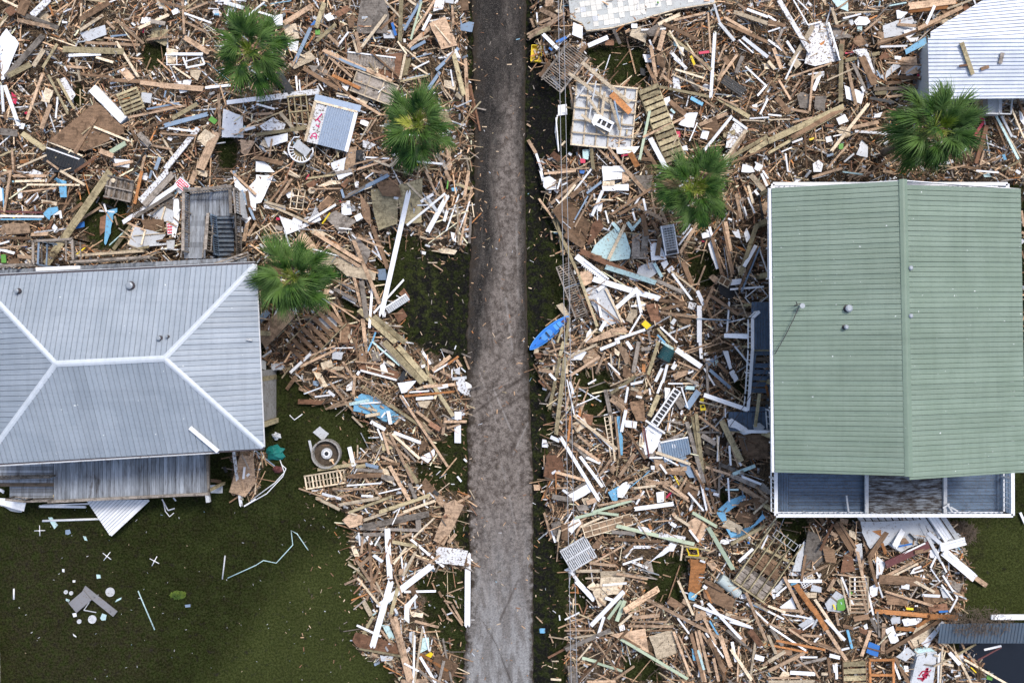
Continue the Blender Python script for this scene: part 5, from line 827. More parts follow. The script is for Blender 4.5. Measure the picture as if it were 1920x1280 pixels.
t330,1150,380,1240,14 p400,1210,450,1210,24 t0,1240,240,1240,14 p0,1270,350,1265,24 w460,1070,540,1090,30 x1070,1290,1110,1070,1270,1060,1250,1290 p1240,1155,1410,1080,14 w1360,1050,1440,1140,30 t1420,915,1490,1060,16 p1400,1040,1530,1290,20 p1290,970,1340,1000,16 t1260,960,1310,1010,14 o1400,1080,1560,985,18 p1470,1100,1800,1290,18
w1620,1030,1750,1000,16 M1570,1110,1750,1010,12 t1500,1060,1570,1150,14 p1310,1000,1290,1290,14 w1270,1070,1310,1030,1290,1290,1270,1290 w1380,1180,1380,1200,16 w1400,1230,1440,1220,12 p1310,1130,1390,1150,20 y1520,1160,1560,1200,8 e1640,1220,1690,1220,1680,1260,1640,1250 w940,1120,990,1250,20 w1020,1150,1050,1150,1055,1190,1025,1195
b950,1080,1060,1290,30 c990,1140,1020,1180,10 w1890,0,1930,90,20 p1240,1070,1280,1080,14""",
}
# ------------------------------------------------------------ labels: look + lie + nearest landmark, made unique at the end
LM = [(470,98,'the topmost left palm'),(785,236,'the palm on the left verge'),(550,520,'the palm beside the hip roof'),(1302,354,'the palm right of the road'),(1753,240,'the palm by the white roof'),
 (202,195,'the white refrigerator box'),(243,190,'the small yellowish pallet'),(622,235,'the blue-grey ribbed shed panel'),(385,415,'the grey stair tower'),(226,355,'the open wooden shelf crate'),
 (1028,625,'the blue kayak'),(1005,102,'the yellow plastic basin'),(1140,215,'the pale stud wall panel'),(1237,230,'the tan staircase of the upper right'),(1205,15,'the tiled floor slab'),(555,640,'the brown staircase by the hip roof'),
 (614,848,'the round concrete well'),(610,898,'the yellow slatted pallet'),(1256,452,'the upturned white refrigerator'),(1082,1035,'the grey louvred panel'),(1367,1098,'the pale water heater'),(1440,1050,'the open floor frame'),
 (1385,965,'the bright blue board with dirt on it'),(1735,1240,'the white boat hull with a red lizard'),(1637,1216,'the bright blue square panel'),(1602,1262,'the staircase at the bottom edge'),(1252,775,'the white louvred shutter'),
 (1430,610,'the blue side landing'),(1374,160,'the dark green slatted grille'),(40,150,'the left picture edge'),(60,420,'the maroon boards at the left edge'),(735,480,'the long white beam'),(760,60,'the grey sheets near the road top'),
 (705,650,'the round-topped pile left of the road'),(770,720,'the crossed long lumber'),(740,1100,'the crossed white boards near the lawn'),(862,1110,'the white board at the road edge'),(1180,560,'the white trim boards'),
 (1200,1160,'the white fallen posts'),(1310,730,'the fallen white rail'),(1100,80,'the grassy gap at the top'),(1570,130,'the dark timber stack'),(1600,1130,'the slatted rack'),(1500,60,'the white speckled door'),(1500,300,'the long timbers above the green roof'),
 (1180,860,'the crossing white posts'),(1240,1190,'the square plywood sheet'),(870,60,'the road edge at the top'),(1700,1080,'the maroon board'),(1380,1200,'the bottom edge timbers'),(300,60,'the long thick beam'),(560,320,'the white plastic chair'),
 (680,370,'the olive floor sheets'),(1040,400,'the overhead wires'),(1110,1230,'the wires at the bottom'),(660,200,'the brown panel boards'),(1120,620,'the cream sheet by the kayak')]
CN = {'t':'tan','p':'pale cream','b':'brown','r':'reddish brown','g':'weathered grey','o':'olive-tan','n':'orange-brown','l':'dark','w':'white','d':'dirt-specked white','s':'blue-grey','u':'deep blue','U':'light blue','c':'pale aqua','k':'black','e':'green','m':'pale green','y':'yellow','q':'red','x':'pale grey','M':'maroon'}
LAB = []   # (object, words list, px, py)
def near(px, py):
    b = min(LM, key=lambda l: math.hypot(l[0]-px, l[1]-py)); dx, dy = px-b[0], py-b[1]; dist = math.hypot(dx,dy)
    if dist < 28: return 'next to '+b[2]
    if abs(dx) > 2.2*abs(dy): s = 'right of' if dx > 0 else 'left of'
    elif abs(dy) > 2.2*abs(dx): s = 'below' if dy > 0 else 'above'
    else: s = ('below' if dy > 0 else 'above')+(' right of' if dx > 0 else ' left of')
    return s+' '+b[2]
def lie(dx, dy):
    a = math.degrees(math.atan2(-dy, dx)) % 180
    if a < 20 or a > 160: return 'level'
    if 70 < a < 110: return 'upright'
    return 'rising' if a < 90 else 'falling'
BV = []
for k in range(8):     # board variants: unit length with sawn, skewed or splintered ends
    r = random.Random(k); a = r.uniform(-.012,.012) if k < 4 else r.uniform(-.03,.03)
    if k < 5: pts = [(-.5,-.5),(.5-abs(a),-.5),(.5,.5),(-.5+abs(a),.5)]
    else: pts = [(-.5,-.5),(.47,-.5),(.5,-.15),(.455,.1),(.49,.3),(.47,.5),(-.48,.5),(-.5,.2),(-.465,-.1)]
    BV.append(pts)
_bm = {}
def board_mesh(c, k):
    if (c,k) not in _bm:
        pts = BV[k]; n = len(pts); r = random.Random(k*7); bow = r.uniform(-.18,.18)
        V = [(x,y,-.5) for x,y in pts]+[(x,y,.5) for x,y in pts]
        Fc = [tuple(range(n))[::-1], tuple(range(n,2*n))]+[(i,(i+1)%n,(i+1)%n+n,i+n) for i in range(n)]
        me = bpy.data.meshes.new('board'); me.from_pydata(V,[],Fc); me.materials.append(CM[c]); _bm[(c,k)] = me
    return _bm[(c,k)]
NAMEB = {**{k:'timber_board' for k in 'tbrn'}, **{'p':'pine_stud','o':'treated_post','g':'weathered_plank','l':'weathered_plank'}, **{k:'painted_board' for k in 'wd'}, **{k:'trim_strip' for k in 'suUckemyqxM'}}
NAMES_ = {**{k:'plywood_sheet' for k in 'tpbrgonl'}, **{k:'white_panel' for k in 'wdx'}, **{k:'coloured_panel' for k in 'suUckemyqM'}}
CAT = {'timber_board':'board','pine_stud':'stud','treated_post':'lumber','weathered_plank':'plank','painted_board':'painted board','trim_strip':'trim strip','plywood_sheet':'plywood sheet','white_panel':'panel','coloured_panel':'panel'}
NOUN = {'timber_board':'board','painted_board':'board','trim_strip':'strip','plywood_sheet':'sheet','white_panel':'panel','coloured_panel':'panel'}
def pad(px, py):      # local ground or pile height, pixel coordinates
    return pile(px, py)
def put_board(c, x1, y1, x2, y2, w, lift=.1, thick=None, rnd=random):
    z1, z2 = pad(x1,y1), pad(x2,y2); zm = pad((x1+x2)/2,(y1+y2)/2)
    L = math.hypot(x2-x1, y2-y1)/30
    if zm > (z1+z2)/2: z1 += zm-(z1+z2)/2; z2 += zm-(z1+z2)/2
    th = thick or (.045 if w < 9 else .06)
    j = rnd.uniform(-.05,.05) if L > 1 else rnd.uniform(-.06,.06)
    A, B = P(x1,y1,z1+lift+j+th/2), P(x2,y2,z2+lift-j+th/2)
    X = (B-A); L = X.length; X.normalize(); Yv = Vector((0,0,1)).cross(X).normalized(); Zv = X.cross(Yv)
    m = Matrix((X,Yv,Zv)).transposed().to_quaternion() @ Quaternion((1,0,0), rnd.gauss(0,.16))
    nm = NAMEB[c]; o = bpy.data.objects.new(nm, board_mesh(c, rnd.randrange(8)))
    o.rotation_mode = 'QUATERNION'; o.rotation_quaternion = m; o.location = (A+B)/2
    o.scale = (L, w*.9/30*(H-z1-lift)/H, th); link(o)
    px_len = L*30; size = 'long' if px_len > 75 else 'short' if px_len < 32 else ''
    if w > 9: size = (size+' wide').strip()
    tag(o, None, CAT[nm]); LAB.append([o, size, CN[c], NOUN.get(nm, nm.replace('_',' ').split()[-1]), lie(x2-x1,y2-y1), (x1+x2)/2, (y1+y2)/2, px_len*w])
    return o
def put_sheet(c, pts, lift=.1, rnd=random):
    cx = sum(p[0] for p in pts)/len(pts); cy = sum(p[1] for p in pts)/len(pts)
    z = max(pad(cx,cy), .8*max(pad(*p) for p in pts))+lift
    W = [P(x,y,z) for x,y in pts]; c0 = sum(W, Vector())/len(W)
    nm = NAMES_[c]; loc = [((w_-c0).x,(w_-c0).y) for w_ in W]
    ext = max(max(abs(a) for a in l) for l in loc)
    # a slightly broken outline
    out = []
    for i in range(len(loc)):
        a, b = loc[i], loc[(i+1)%len(loc)]; out.append(a); d_ = math.hypot(b[0]-a[0],b[1]-a[1])
        if d_ > .7:
            for t in sorted(rnd.uniform(.15,.85) for _ in range(2)):
                out.append((a[0]+(b[0]-a[0])*t+rnd.gauss(0,.022),a[1]+(b[1]-a[1])*t+rnd.gauss(0,.022)))
    o = prism(nm, CM[c], None, out, -.012, .012); o.location = c0
    tl = min(.09, .07/max(ext,.3)); o.rotation_euler = (rnd.gauss(0,tl), rnd.gauss(0,tl), 0)
    A = 0
    for i in range(len(loc)): A += loc[i][0]*loc[i-1][1]-loc[i-1][0]*loc[i][1]
    A = abs(A)*450; size = 'large' if A > 900 else 'small' if A < 250 else ''
    e = max(((pts[i],pts[i-1]) for i in range(len(pts))), key=lambda q: math.dist(*q))
    tag(o, None, CAT[nm]); LAB.append([o, size, CN[c], 'plywood sheet' if nm == 'plywood_sheet' else 'panel', lie(e[0][0]-e[1][0],e[0][1]-e[1][1]), cx, cy, A]); return o
rt = random.Random(5)
DSUB = []
for (ox,oy), txt in TILES.items():
    items = txt.split()
    for k, it in enumerate(items):
        c = it[0]; v = [float(q) for q in it[1:].split(',')]
        if len(v) == 5: put_board(c, ox+v[0]/4, oy+v[1]/4, ox+v[2]/4, oy+v[3]/4, max(2.2, v[4]/4), .13+.10*rt.random(), rnd=rt)
        elif len(v) >= 6 and v[-1] != 1: put_sheet(c, [(ox+v[i]/4, oy+v[i+1]/4) for i in range(0,len(v)-1,2)], .06+.07*rt.random(), rnd=rt)
# ------------------------------------------------------------ random rubble between the surveyed pieces
PAL = np.array([(.56,.37,.225),(.72,.56,.39),(.27,.165,.10),(.27,.145,.09),(.30,.265,.23),(.40,.325,.205),(.48,.215,.085),(.13,.105,.08),(.74,.75,.77),(.50,.54,.58),(.28,.36,.46),(.25,.42,.52)])
def boxes_np(cx, cy, cz, ang, pitch, L, W, T, col, jag=.03):
    n = len(cx); r = rng
    lx_ = np.array([-.5,.5,.5,-.5,-.5,.5,.5,-.5]); ly_ = np.array([-.5,-.5,.5,.5]*2); lz_ = np.array([-.5]*4+[.5]*4)
    sk = r.normal(0, 1, (n,4))*jag; sk = np.tile(sk, (1,2)); roll = r.normal(0,.25,n)
    x = lx_[None]*L[:,None]+sk*np.minimum(W[:,None]*12, L[:,None]); y0 = ly_[None]*W[:,None]; z0 = lz_[None]*T[:,None]
    y = y0*np.cos(roll)[:,None]-z0*np.sin(roll)[:,None]; z = y0*np.sin(roll)[:,None]+z0*np.cos(roll)[:,None]
    cp, sp_ = np.cos(pitch)[:,None], np.sin(pitch)[:,None]; xx = x*cp-z*sp_; zz = x*sp_+z*cp
    ca, sa = np.cos(ang)[:,None], np.sin(ang)[:,None]
    V = np.stack([cx[:,None]+xx*ca-y*sa, cy[:,None]+xx*sa+y*ca, cz[:,None]+zz], -1).reshape(-1,3)
    Q = (np.array(BF)[None]+(np.arange(n)*8)[:,None,None]).reshape(-1,4)
    return V, Q, np.repeat(col, 8, 0)
def scatter(n, thr=.5, edge=None):
    out = []
    while sum(len(o[0]) for o in out) < n:
        px = rng.uniform(-330,2250,n); py = rng.uniform(-260,1540,n); dd_ = samp(dens, px, py)
        k = rng.uniform(0,1,n) < np.where(dd_ > thr, 1, dd_*.5); out.append((px[k],py[k]))
    return np.concatenate([o[0] for o in out])[:n], np.concatenate([o[1] for o in out])[:n]
g = G('splintered_wood_mix', .9, .05); p = g.pos(); n1 = g.noise(p, 7, 4, .7); a_ = att(g, 'Col')
cc = g.mix(g.ramp(n1, .45, .75), a_.outputs['Color'], g.mix(.6, a_.outputs['Color'], (.06,.045,.035))); g.color(cc); MIXM = g.m
def angfield(px, py): return 1.9*snoise(px, py, 75, 61)+1.1*snoise(px, py, 30, 62)+rng.normal(0,.65,len(px))+np.where(rng.random(len(px))<.22, 1.57, 0)
def stuff(name, label, n, Lr, Wr, Tr, pw, top=.0, flat=.12, probs=None, vr=(.4,1.3), zf=(0,1)):
    px, py = scatter(n); h = samp(hgt, px, py)
    u = rng.random(n)**.6; L = Lr[0]+(Lr[1]-Lr[0])*rng.random(n)**pw; W = rng.uniform(*Wr,n); T = rng.uniform(*Tr,n)
    W = np.minimum(W, L*.8); z = .03+h*(zf[0]+(zf[1]-zf[0])*u)+top*rng.random(n)
    pit = rng.normal(0,flat,n)*np.clip(h*1.6,.15,1); pit = np.clip(pit, -1.2*np.maximum(z,.05)/L, 1.2*np.maximum(z,.05)/L)
    ci = rng.choice(len(PAL), n, p=probs); col = PAL[ci]*rng.uniform(*vr,(n,1))
    X_ = (px-960)/30; Y_ = (640-py)/30
    V, Q, Cc = boxes_np(X_, Y_, z, angfield(px,py), pit, L, W, T, np.clip(col,0,.85))
    o = npmesh(name, V, Q, {'Col':Cc}, MIXM, smooth=False); return tag(o, label, None, None, 'stuff')
pw_ = np.array([.26,.15,.16,.08,.10,.09,.03,.05,.045,.02,.01,.005]); pw_ = pw_/pw_.sum()
pf = np.array([.20,.13,.24,.10,.08,.05,.02,.14,.04,.02,.005,.005]); pf = pf/pf.sum()
pwh = np.array([.05,.1,0,0,.02,0,0,0,.62,.15,.04,.02]); pwh = pwh/pwh.sum()
stuff('loose_lumber', 'jumbled loose lumber that fills the rubble fields', 16500, (.35,2.6), (.025,.09), (.02,.055), 1.6, .08, .2, pw_, (.45,1.5))
stuff('wood_scraps', 'short wood scraps and offcuts all over the rubble', 34000, (.10,.6), (.02,.09), (.015,.04), 1.5, .12, .25, pf, (.35,1.5))
stuff('wood_splinters', 'fine splinters and bits covering the rubble', 70000, (.04,.28), (.012,.05), (.008,.02), 1.2, .10, .3, pf, (.25,1.2))
stuff('paint_chips', 'small broken bits of white siding and plaster in the rubble', 9500, (.05,.40), (.03,.16), (.008,.02), 1.9, .14, .2, pwh)
# matted reeds and straw that the water left in drifts
rr_ = np.random.default_rng(44); cxs, cys = scatter(150, .8); parts_ = []
for i in range(150):
    m_ = rr_.integers(90, 420); rad = rr_.uniform(8, 34); a0 = rr_.uniform(0, 3.14); q1, q2 = rr_.normal(0,rad*.55,m_), rr_.normal(0,rad*.25,m_)
    parts_.append(np.stack([cxs[i]+q1*np.cos(a0)+q2*np.sin(a0), cys[i]-q1*np.sin(a0)+q2*np.cos(a0), a0+rr_.normal(0,.45,m_)],1))
q = np.concatenate(parts_); q = q[samp(dens,q[:,0],q[:,1]) > .3]; n = len(q); z = samp(hgt,q[:,0],q[:,1])*rng.uniform(.75,1.0,n)+.06+.08*rng.random(n)
V, Q, Cc = boxes_np((q[:,0]-960)/30, (640-q[:,1])/30, z, q[:,2], rng.normal(0,.12,n), rng.uniform(.2,.75,n), rng.uniform(.008,.02,n), np.full(n,.01), np.array([(.16,.105,.065),(.10,.07,.045),(.24,.17,.10),(.06,.045,.03)])[rng.integers(0,4,n)])
tag(npmesh('reed_mats', V, Q, {'Col':Cc}, MIXM, smooth=False), 'brown matted reeds and straw in drifts through the rubble', None, None, 'stuff')
# litter on the verges, lawn and road
n = 3800; px = rng.uniform(560,1120,n); py = rng.uniform(-200,1500,n); k = samp(dens,px,py) < .5
w_ = np.exp(-np.minimum(samp(blur(dens,30),px,py)*-9+1.2, 9)); k &= rng.random(n) < np.clip(w_+.35*np.exp(-((px-884)/9)**2)+.2*np.exp(-((px-994)/8)**2),.12,1); px, py = px[k], py[k]; n = len(px)
zz = np.where((px > 880) & (px < 995), .12, .05)
V, Q, Cc = boxes_np((px-960)/30, (640-py)/30, zz, rng.uniform(0,3.14,n), np.zeros(n), rng.uniform(.04,.3,n), rng.uniform(.02,.06,n), np.full(n,.02), PAL[rng.choice(len(PAL),n,p=pf)])
tag(npmesh('verge_litter', V, Q, {'Col':Cc}, MIXM, smooth=False), 'wood chips scattered on the verges and the road', None, None, 'stuff')
n = 90; px = rng.uniform(20,640,n); py = rng.uniform(950,1275,n); k = samp(dens,px,py) < .3; px, py = px[k], py[k]; n = len(px)
V, Q, Cc = boxes_np((px-960)/30, (640-py)/30, np.full(n,.06), rng.uniform(0,3.14,n), np.zeros(n), rng.uniform(.03,.16,n)*rng.random(n)+.02, rng.uniform(.015,.04,n), np.full(n,.01), PAL[rng.choice(len(PAL),n,p=pwh)]*.8)
tag(npmesh('lawn_litter', V, Q, {'Col':Cc}, MIXM, smooth=False), 'tiny pale flecks of litter scattered over the dark lawn', None, None, 'stuff')
# individual random pieces, the largest of their kind
def rand_pieces(n, kind, cols, Lr, Wr, seed):
    r = random.Random(seed); px, py = scatter(n); an = angfield(px, py)
    for i in range(n):
        c = r.choice(cols); L = Lr[0]+(Lr[1]-Lr[0])*r.random()**1.5; x, y, a = px[i], py[i], -an[i]
        if not (0 < x < 1920 and 0 < y < 1280) or 850 < x < 1030: continue
        if kind == 'b':
            W = r.uniform(*Wr); put_board(c, x-L/2*math.cos(a), y-L/2*math.sin(a), x+L/2*math.cos(a), y+L/2*math.sin(a), W, r.uniform(.02,.1), rnd=r)
        else:
            W = L*r.uniform(.35,.9); k = r.choice([4,4,5,6]); pts = []
            for j in range(k):
                t = 2*math.pi*(j+.5)/k+r.uniform(-.25,.25); u_, v_ = L/2*math.cos(t)*1.2, W/2*math.sin(t)*1.2
                pts.append((x+u_*math.cos(a)-v_*math.sin(a), y+u_*math.sin(a)+v_*math.cos(a)))
            put_sheet(c, pts, r.uniform(-.06,.07), rnd=r)
rand_pieces(170, 's', 'tpptbgtro', (9,42), (1,1), 1)
rand_pieces(140, 's', 'wdxwd', (7,24), (1,1), 2)
rand_pieces(90, 'b', 'wdwx', (14,60), (1.8,4), 3)
rand_pieces(60, 'b', 'sUckemyqu', (8,30), (1.8,4), 4)
rand_pieces(26, 's', 'UcekqysMu', (6,14), (1,1), 6)
# ------------------------------------------------------------ recognisable things lying in and around the rubble
def base(name, label, cat, x1, y1, x2, y2, z, tilt=(0,0), group=None):
    z = max(z, pile(x1,y1)+.12, pile(x2,y2)+.12, pile((x1+x2)/2,(y1+y2)/2)+.12)
    A, B = P(x1,y1,z), P(x2,y2,z); t = thing(name, label, cat, A, 0, group)
    rz = math.atan2(B.y-A.y, B.x-A.x); t.rotation_euler = (R(tilt[0]), R(tilt[1]), rz)
    return t, (B-A).length, (H-z)/F
def grid(name, label, cat, x1, y1, x2, y2, h, z, nx, ny, bw, c, back=None, tilt=(0,0), dep=.06, nmx='slat', nmy='rail', group=None, bwy=None):
    """open frame: nx bars across (along local y), ny bars along local x"""
    t, L, s = base(name, label, cat, x1,y1,x2,y2, z, tilt, group); Hh = h*s; m = CM[c]; bwy = bwy or bw
    for i in range(nx):
        cube(nmx, m, t, (bw/2+(L-bw)*i/max(1,nx-1), -Hh/2+random.uniform(-.01,.01), dep*.5+.005), (bw, Hh, dep*.9), (0,0,R(random.gauss(0,.6))))
    for j in range(ny):
        cube(nmy, m, t, (L/2, -bwy/2-(Hh-bwy)*j/max(1,ny-1), dep*1.45), (L, bwy, dep*.9))
    if back: cube('back_panel', CM[back], t, (L/2,-Hh/2,-.015), (L*.99, Hh*.99, .02))
    return t, L, Hh
def stairs(label, x1, y1, x2, y2, wd, z0, z1, n, c, tread=.2, missing=(), cs=None):
    z0 = max(z0, pile(x1,y1)+.15); z1 = max(z1, pile(x2,y2)+.15)
    A, B = P(x1,y1,z0), P(x2,y2,z1); t = thing('staircase', label, 'staircase', A); d_ = B-A; L = math.hypot(d_.x,d_.y); dz_ = d_.z
    t.rotation_euler = (0,0,math.atan2(d_.y,d_.x)); W = wd*(H-z0)/F; ln = math.hypot(L,dz_); an_ = -math.atan2(dz_,L)
    for y_ in (.02,-W-.02): mesh('stringer', boxv((L/2,y_,dz_/2-.06),(ln,.05,.26),0,0,an_), BF, CM[cs or c], t)
    for i in range(n):
        if i in missing: continue
        f = (i+.5)/n; cube('tread', CM[c], t, (L*f,-W/2+random.uniform(-.01,.01),dz_*f+.05), (tread,W-.02,.045), (0,random.uniform(-.03,.03),R(random.gauss(0,1))))
    return t
def board_at(c, x1,y1,z1, x2,y2,z2, w, label, name=None, cat='board', th=.05):
    o = beam(name or NAMEB[c], CM[c], None, P(x1,y1,z1), P(x2,y2,z2), w*(H-z1)/F, th); tag(o, label, cat); return o
random.seed(99)
# refrigerator lying on its back
t, L, s = base('refrigerator', 'clean white refrigerator box lying at a slant with a blue-grey end', 'refrigerator', 178,160,237,220,.95)
mesh('body', boxv((L/2,-.25,-.28),(L,.56,.6)), BF, CM['w'], t); mesh('end_panel', boxv((L+.012,-.25,-.3),(.02,.52,.5)), BF, CM['s'], t)
d1 = mesh('door', boxv((L*.68,-.25,.035),(L*.6,.54,.03)), BF, CM['w'], t); mesh('door', boxv((L*.18,-.25,.035),(L*.34,.54,.03)), BF, CM['w'], t); cube('handle', CM['x'], d1, (L*.42,-.48,.065), (.3,.03,.03))
grid('pallet', 'small yellowish wooden pallet beside the white refrigerator box', 'pallet', 219,178,257,163,42,.85,3,6,.08,'o',None,(0,0),.05,'stringer','slat',bwy=.14)
t,L,Hh = grid('pallet', 'yellowish slatted pallet on the lawn just below the round well', 'pallet', 570,891,645,879,27,.3,12,2,.09,'p',None,(1,2),.05)
cube('rail', CM['p'], t, (L*.5,-Hh*.5,.02), (L,.06,.03))
t,L,Hh = grid('shelf_unit', 'grey wooden shelf crate with six open bays left of the stair tower', 'shelf', 204,328,254,339,42,.75,4,3,.09,'g','l',(3,0),.09,'divider','shelf')
for i in range(5): cube('back_board', CM['g'], t, (L*(.12+.19*i),-Hh/2,-.0), (.15,Hh*.95,.02))
lathe('round_lid', CM['p'], t, [(.14,.12),(.14,.16),(.05,.17)], 14, (L*.24,-.28,0))
grid('window_frame', 'tan window frame with six small openings, left of the olive floor sheets', 'window frame', 548,353,574,357,38,.8,3,4,.06,'p',None,(2,-3),.05,'stile','rail')
grid('window_frame', 'pale empty window frame half under the palm at the hip roof', 'window frame', 480,436,508,417,38,.75,3,2,.055,'p',None,(0,3),.05,'stile','rail')
grid('window_frame', 'white empty window frame near the top left palm', 'window frame', 312,103,350,102,20,.8,3,2,.05,'w',None,(2,3),.04,'stile','rail')
grid('stud_frame', 'olive stud frame with dark openings left of the ribbed shed panel', 'stud frame', 539,182,575,178,60,.7,4,3,.07,'o',None,(1,1),.08,'stud','plate')
grid('stud_frame', 'brown stud frame with narrow bays above the brown panel boards', 'stud frame', 610,100,665,128,36,.65,7,2,.05,'t',None,(2,2),.08,'stud','plate')
grid('wire_rack', 'brown metal rack with a fine grid, in the pile left of the road', 'rack', 689,716,738,748,18,.95,10,4,.025,'t',None,(3,0),.03,'bar','rod')
grid('wooden_crate', 'reddish open frame of narrow bars above the round-topped pile', 'frame', 640,607,674,612,54,.85,3,4,.05,'r',None,(3,3),.05,'bar','rail')
grid('ladder', 'narrow tan ladder lying upright in the picture right of the road', 'ladder', 1142,780,1156,864,10,.85,12,2,.035,'p',None,(0,2),.035,'rung','rail',bwy=.06)
grid('louvred_shutter', 'white louvred shutter with black gaps, slanting down to the left', 'shutter', 1277,735,1233,800,16,1.05,11,2,.055,'w','k',(3,0),.05,'louvre','stile',bwy=.1)
t,L,Hh = grid('metal_grate', 'pale grey louvred metal panel of small slots at the verge', 'panel', 1049,1032,1097,1004,46,.75,15,3,.075,'x','k',(0,4),.03,'louvre','stile',bwy=.10)
grid('grille', 'dark green slatted plastic grille among tan boards, upper right', 'grille', 1360,141,1399,167,17,.95,4,5,.05,'G1' if 'G1' in CM else 'k',None,(2,2),.05,'bar','slat',bwy=.09)
TEAL = paint('dark_teal_plastic', (.02,.075,.085), .15); CM['T'] = TEAL
t = thing('plastic_drum', 'dark teal ribbed plastic drum lying on its side, right of the cream sheet', 'drum', P(1249,664,.9)); t.rotation_euler = (R(90),0,R(-28))
lathe('body', TEAL, t, [(.40+.035*(i%2),-.4+.8*i/16) for i in range(17)], 18); lathe('lid', CM['k'], t, [(.42,.40),(.42,.46),(.3,.48)], 18)
# baluster sections
grid('railing_section', 'fallen grey baluster section beside the yellow basin at the road edge', 'railing', 1014,146,1064,80,48,.8,20,2,.045,'g',None,(2,0),.05,'baluster','rail',bwy=.12)
grid('railing_section', 'fallen dark brown baluster section under the overhead wires', 'railing', 1066,492,1103,590,26,.5,24,2,.05,'g',None,(0,0),.05,'baluster','rail',bwy=.08)
grid('railing_section', 'white comb-like baluster rail above the white trim boards', 'railing', 1097,489,1142,522,12,.8,14,1,.045,'w',None,(0,0),.05,'baluster','rail',bwy=.1)
grid('slatted_rack', 'tan slatted bed rack with a long side rail under the maroon board', 'rack', 1627,1080,1628,1148,36,.95,9,2,.05,'p',None,(0,0),.05,'slat','rail',bwy=.07)
# staircases
stairs('brown wooden staircase lying against the hip roofed house under the palm', 534,650,612,570,52,.8,1.0,8,'b',.24,cs='o')
stairs('long staircase of olive-tan treads beside the stud wall panel', 1231,156,1284,295,37,.9,.75,13,'o',.27)
stairs('short brown staircase cut off by the bottom edge, right of centre', 1622,1236,1624,1302,42,.95,.7,5,'o',.30,cs='b')
grid('door_frame', 'orange-tan open frame with cross bars at the bottom edge beside the stairs', 'frame', 1628,1233,1676,1233,60,1.0,2,3,.14,'n',None,(-2,0),.08,'post','rail')
# stud wall panel
t,L,Hh = grid('stud_wall_panel', 'pale stud wall section lying flat with white sheathing, right of the road', 'wall section', 1080,155,1196,166,118,1.0,6,6,.085,'p','x',(1,1),.1,'stud','nogging')
LB = lambda o: o
for c_,x1,y1,x2,y2,w_,lb in (('p',1091,117,1180,193,7,'long pale rafter crossing the top of the stud wall panel'),('p',1066,137,1150,197,6,'pale rafter reaching from the railing section over the stud wall panel'),
    ('p',1144,187,1162,244,5,'pale stick standing upright on the stud wall panel'),('n',1146,176,1182,211,12,'orange-brown plank piece lying on the stud wall panel'),('p',1134,172,1128,220,5,'pale short stud in the middle of the wall panel'),
    ('s',1148,170,1163,240,3,'thin blue-grey strip over the stud wall panel'),('p',1090,215,1135,250,5,'pale broken stud at the left of the wall panel'),('p',1100,178,1140,240,5,'pale slanted brace on the stud wall panel'),
    ('x',1080,185,1120,130,3,'thin pale conduit across the corner of the stud wall panel'),('x',1118,152,1104,225,2.5,'thin pale strip hanging over the stud wall panel')):
    board_at(c_,x1,y1,1.4,x2,y2,1.3,w_,lb)
t,L,Hh = grid('broken_window', 'broken white sash window with dark panes on the stud wall panel', 'window', 1121,215,1152,230,20,1.5,4,2,.09,'w','k',(3,3),.05,'muntin','rail',bwy=.17)
mesh('torn_trim', [(-.2,-.1,.1),(.25,.05,.1),(.1,-.75,.1),(-.15,-.6,.1),(-.2,-.1,.13),(.25,.05,.13),(.1,-.75,.13),(-.15,-.6,.13)], [(3,2,1,0),(4,5,6,7),(0,1,5,4),(1,2,6,5),(2,3,7,6),(3,0,4,7)], CM['w'], t)
# ribbed shed panel
t, L, s = base('shed_panel', 'blue-grey ribbed metal shed panel in a cream frame with magenta writing', 'wall panel', 590,191,671,212,1.0,(1,-1)); Hh = 76*s
RIB = paint('pale_blue_grey_metal', (.36,.44,.56), .15, .4)
mesh('white_backing', boxv((L*.17,-Hh/2,0),(L*.3,Hh,.03)), BF, CM['d'], t)
V, Fc = [], []; n = 12; x = L*.3
for i in range(n*4+1):
    xx = L*.3+(L*.63)*i/(n*4); zz = [.0,.08,.08,0][i%4]+.03; V += [(xx,-.03,zz),(xx,-Hh,zz),(xx,-.03,zz-.03),(xx,-Hh,zz-.03)]
for i in range(n*4): a=4*i; Fc += [(a,a+1,a+5,a+4),(a+2,a+6,a+7,a+3),(a+1,a+3,a+7,a+5),(a,a+4,a+6,a+2)]
mesh('ribbed_sheet', V, Fc, RIB, t)
cube('frame_bar', CM['p'], t, (L/2,.02,.06), (L,.13,.08)); cube('frame_bar', CM['p'], t, (.05,-Hh/2,.06), (.16,Hh,.08)); cube('frame_bar', CM['w'], t, (L-.08,-Hh/2,.06), (.22,Hh,.08))
mesh('flashing', boxv((L/2+.05,.26,.07),(L*1.06,.40,.03)), BF, RIB, t)
MAG = paint('magenta_paint', (.55,.03,.16), .1)
for pts in ([(.30,-2.25),(.36,-1.95),(.50,-1.85),(.62,-1.92),(.66,-2.2)],[(.34,-2.08),(.62,-2.06)],[(.34,-1.15),(.5,-.85),(.62,-.6)],[(.44,-1.0),(.66,-1.15)],[(.42,-1.35),(.66,-1.45),(.6,-1.3)]):
    for a_,b_ in zip(pts[:-1],pts[1:]): beam('painted_stroke', MAG, t, (a_[0],a_[1],.022), (b_[0],b_[1],.022), .07, .006)
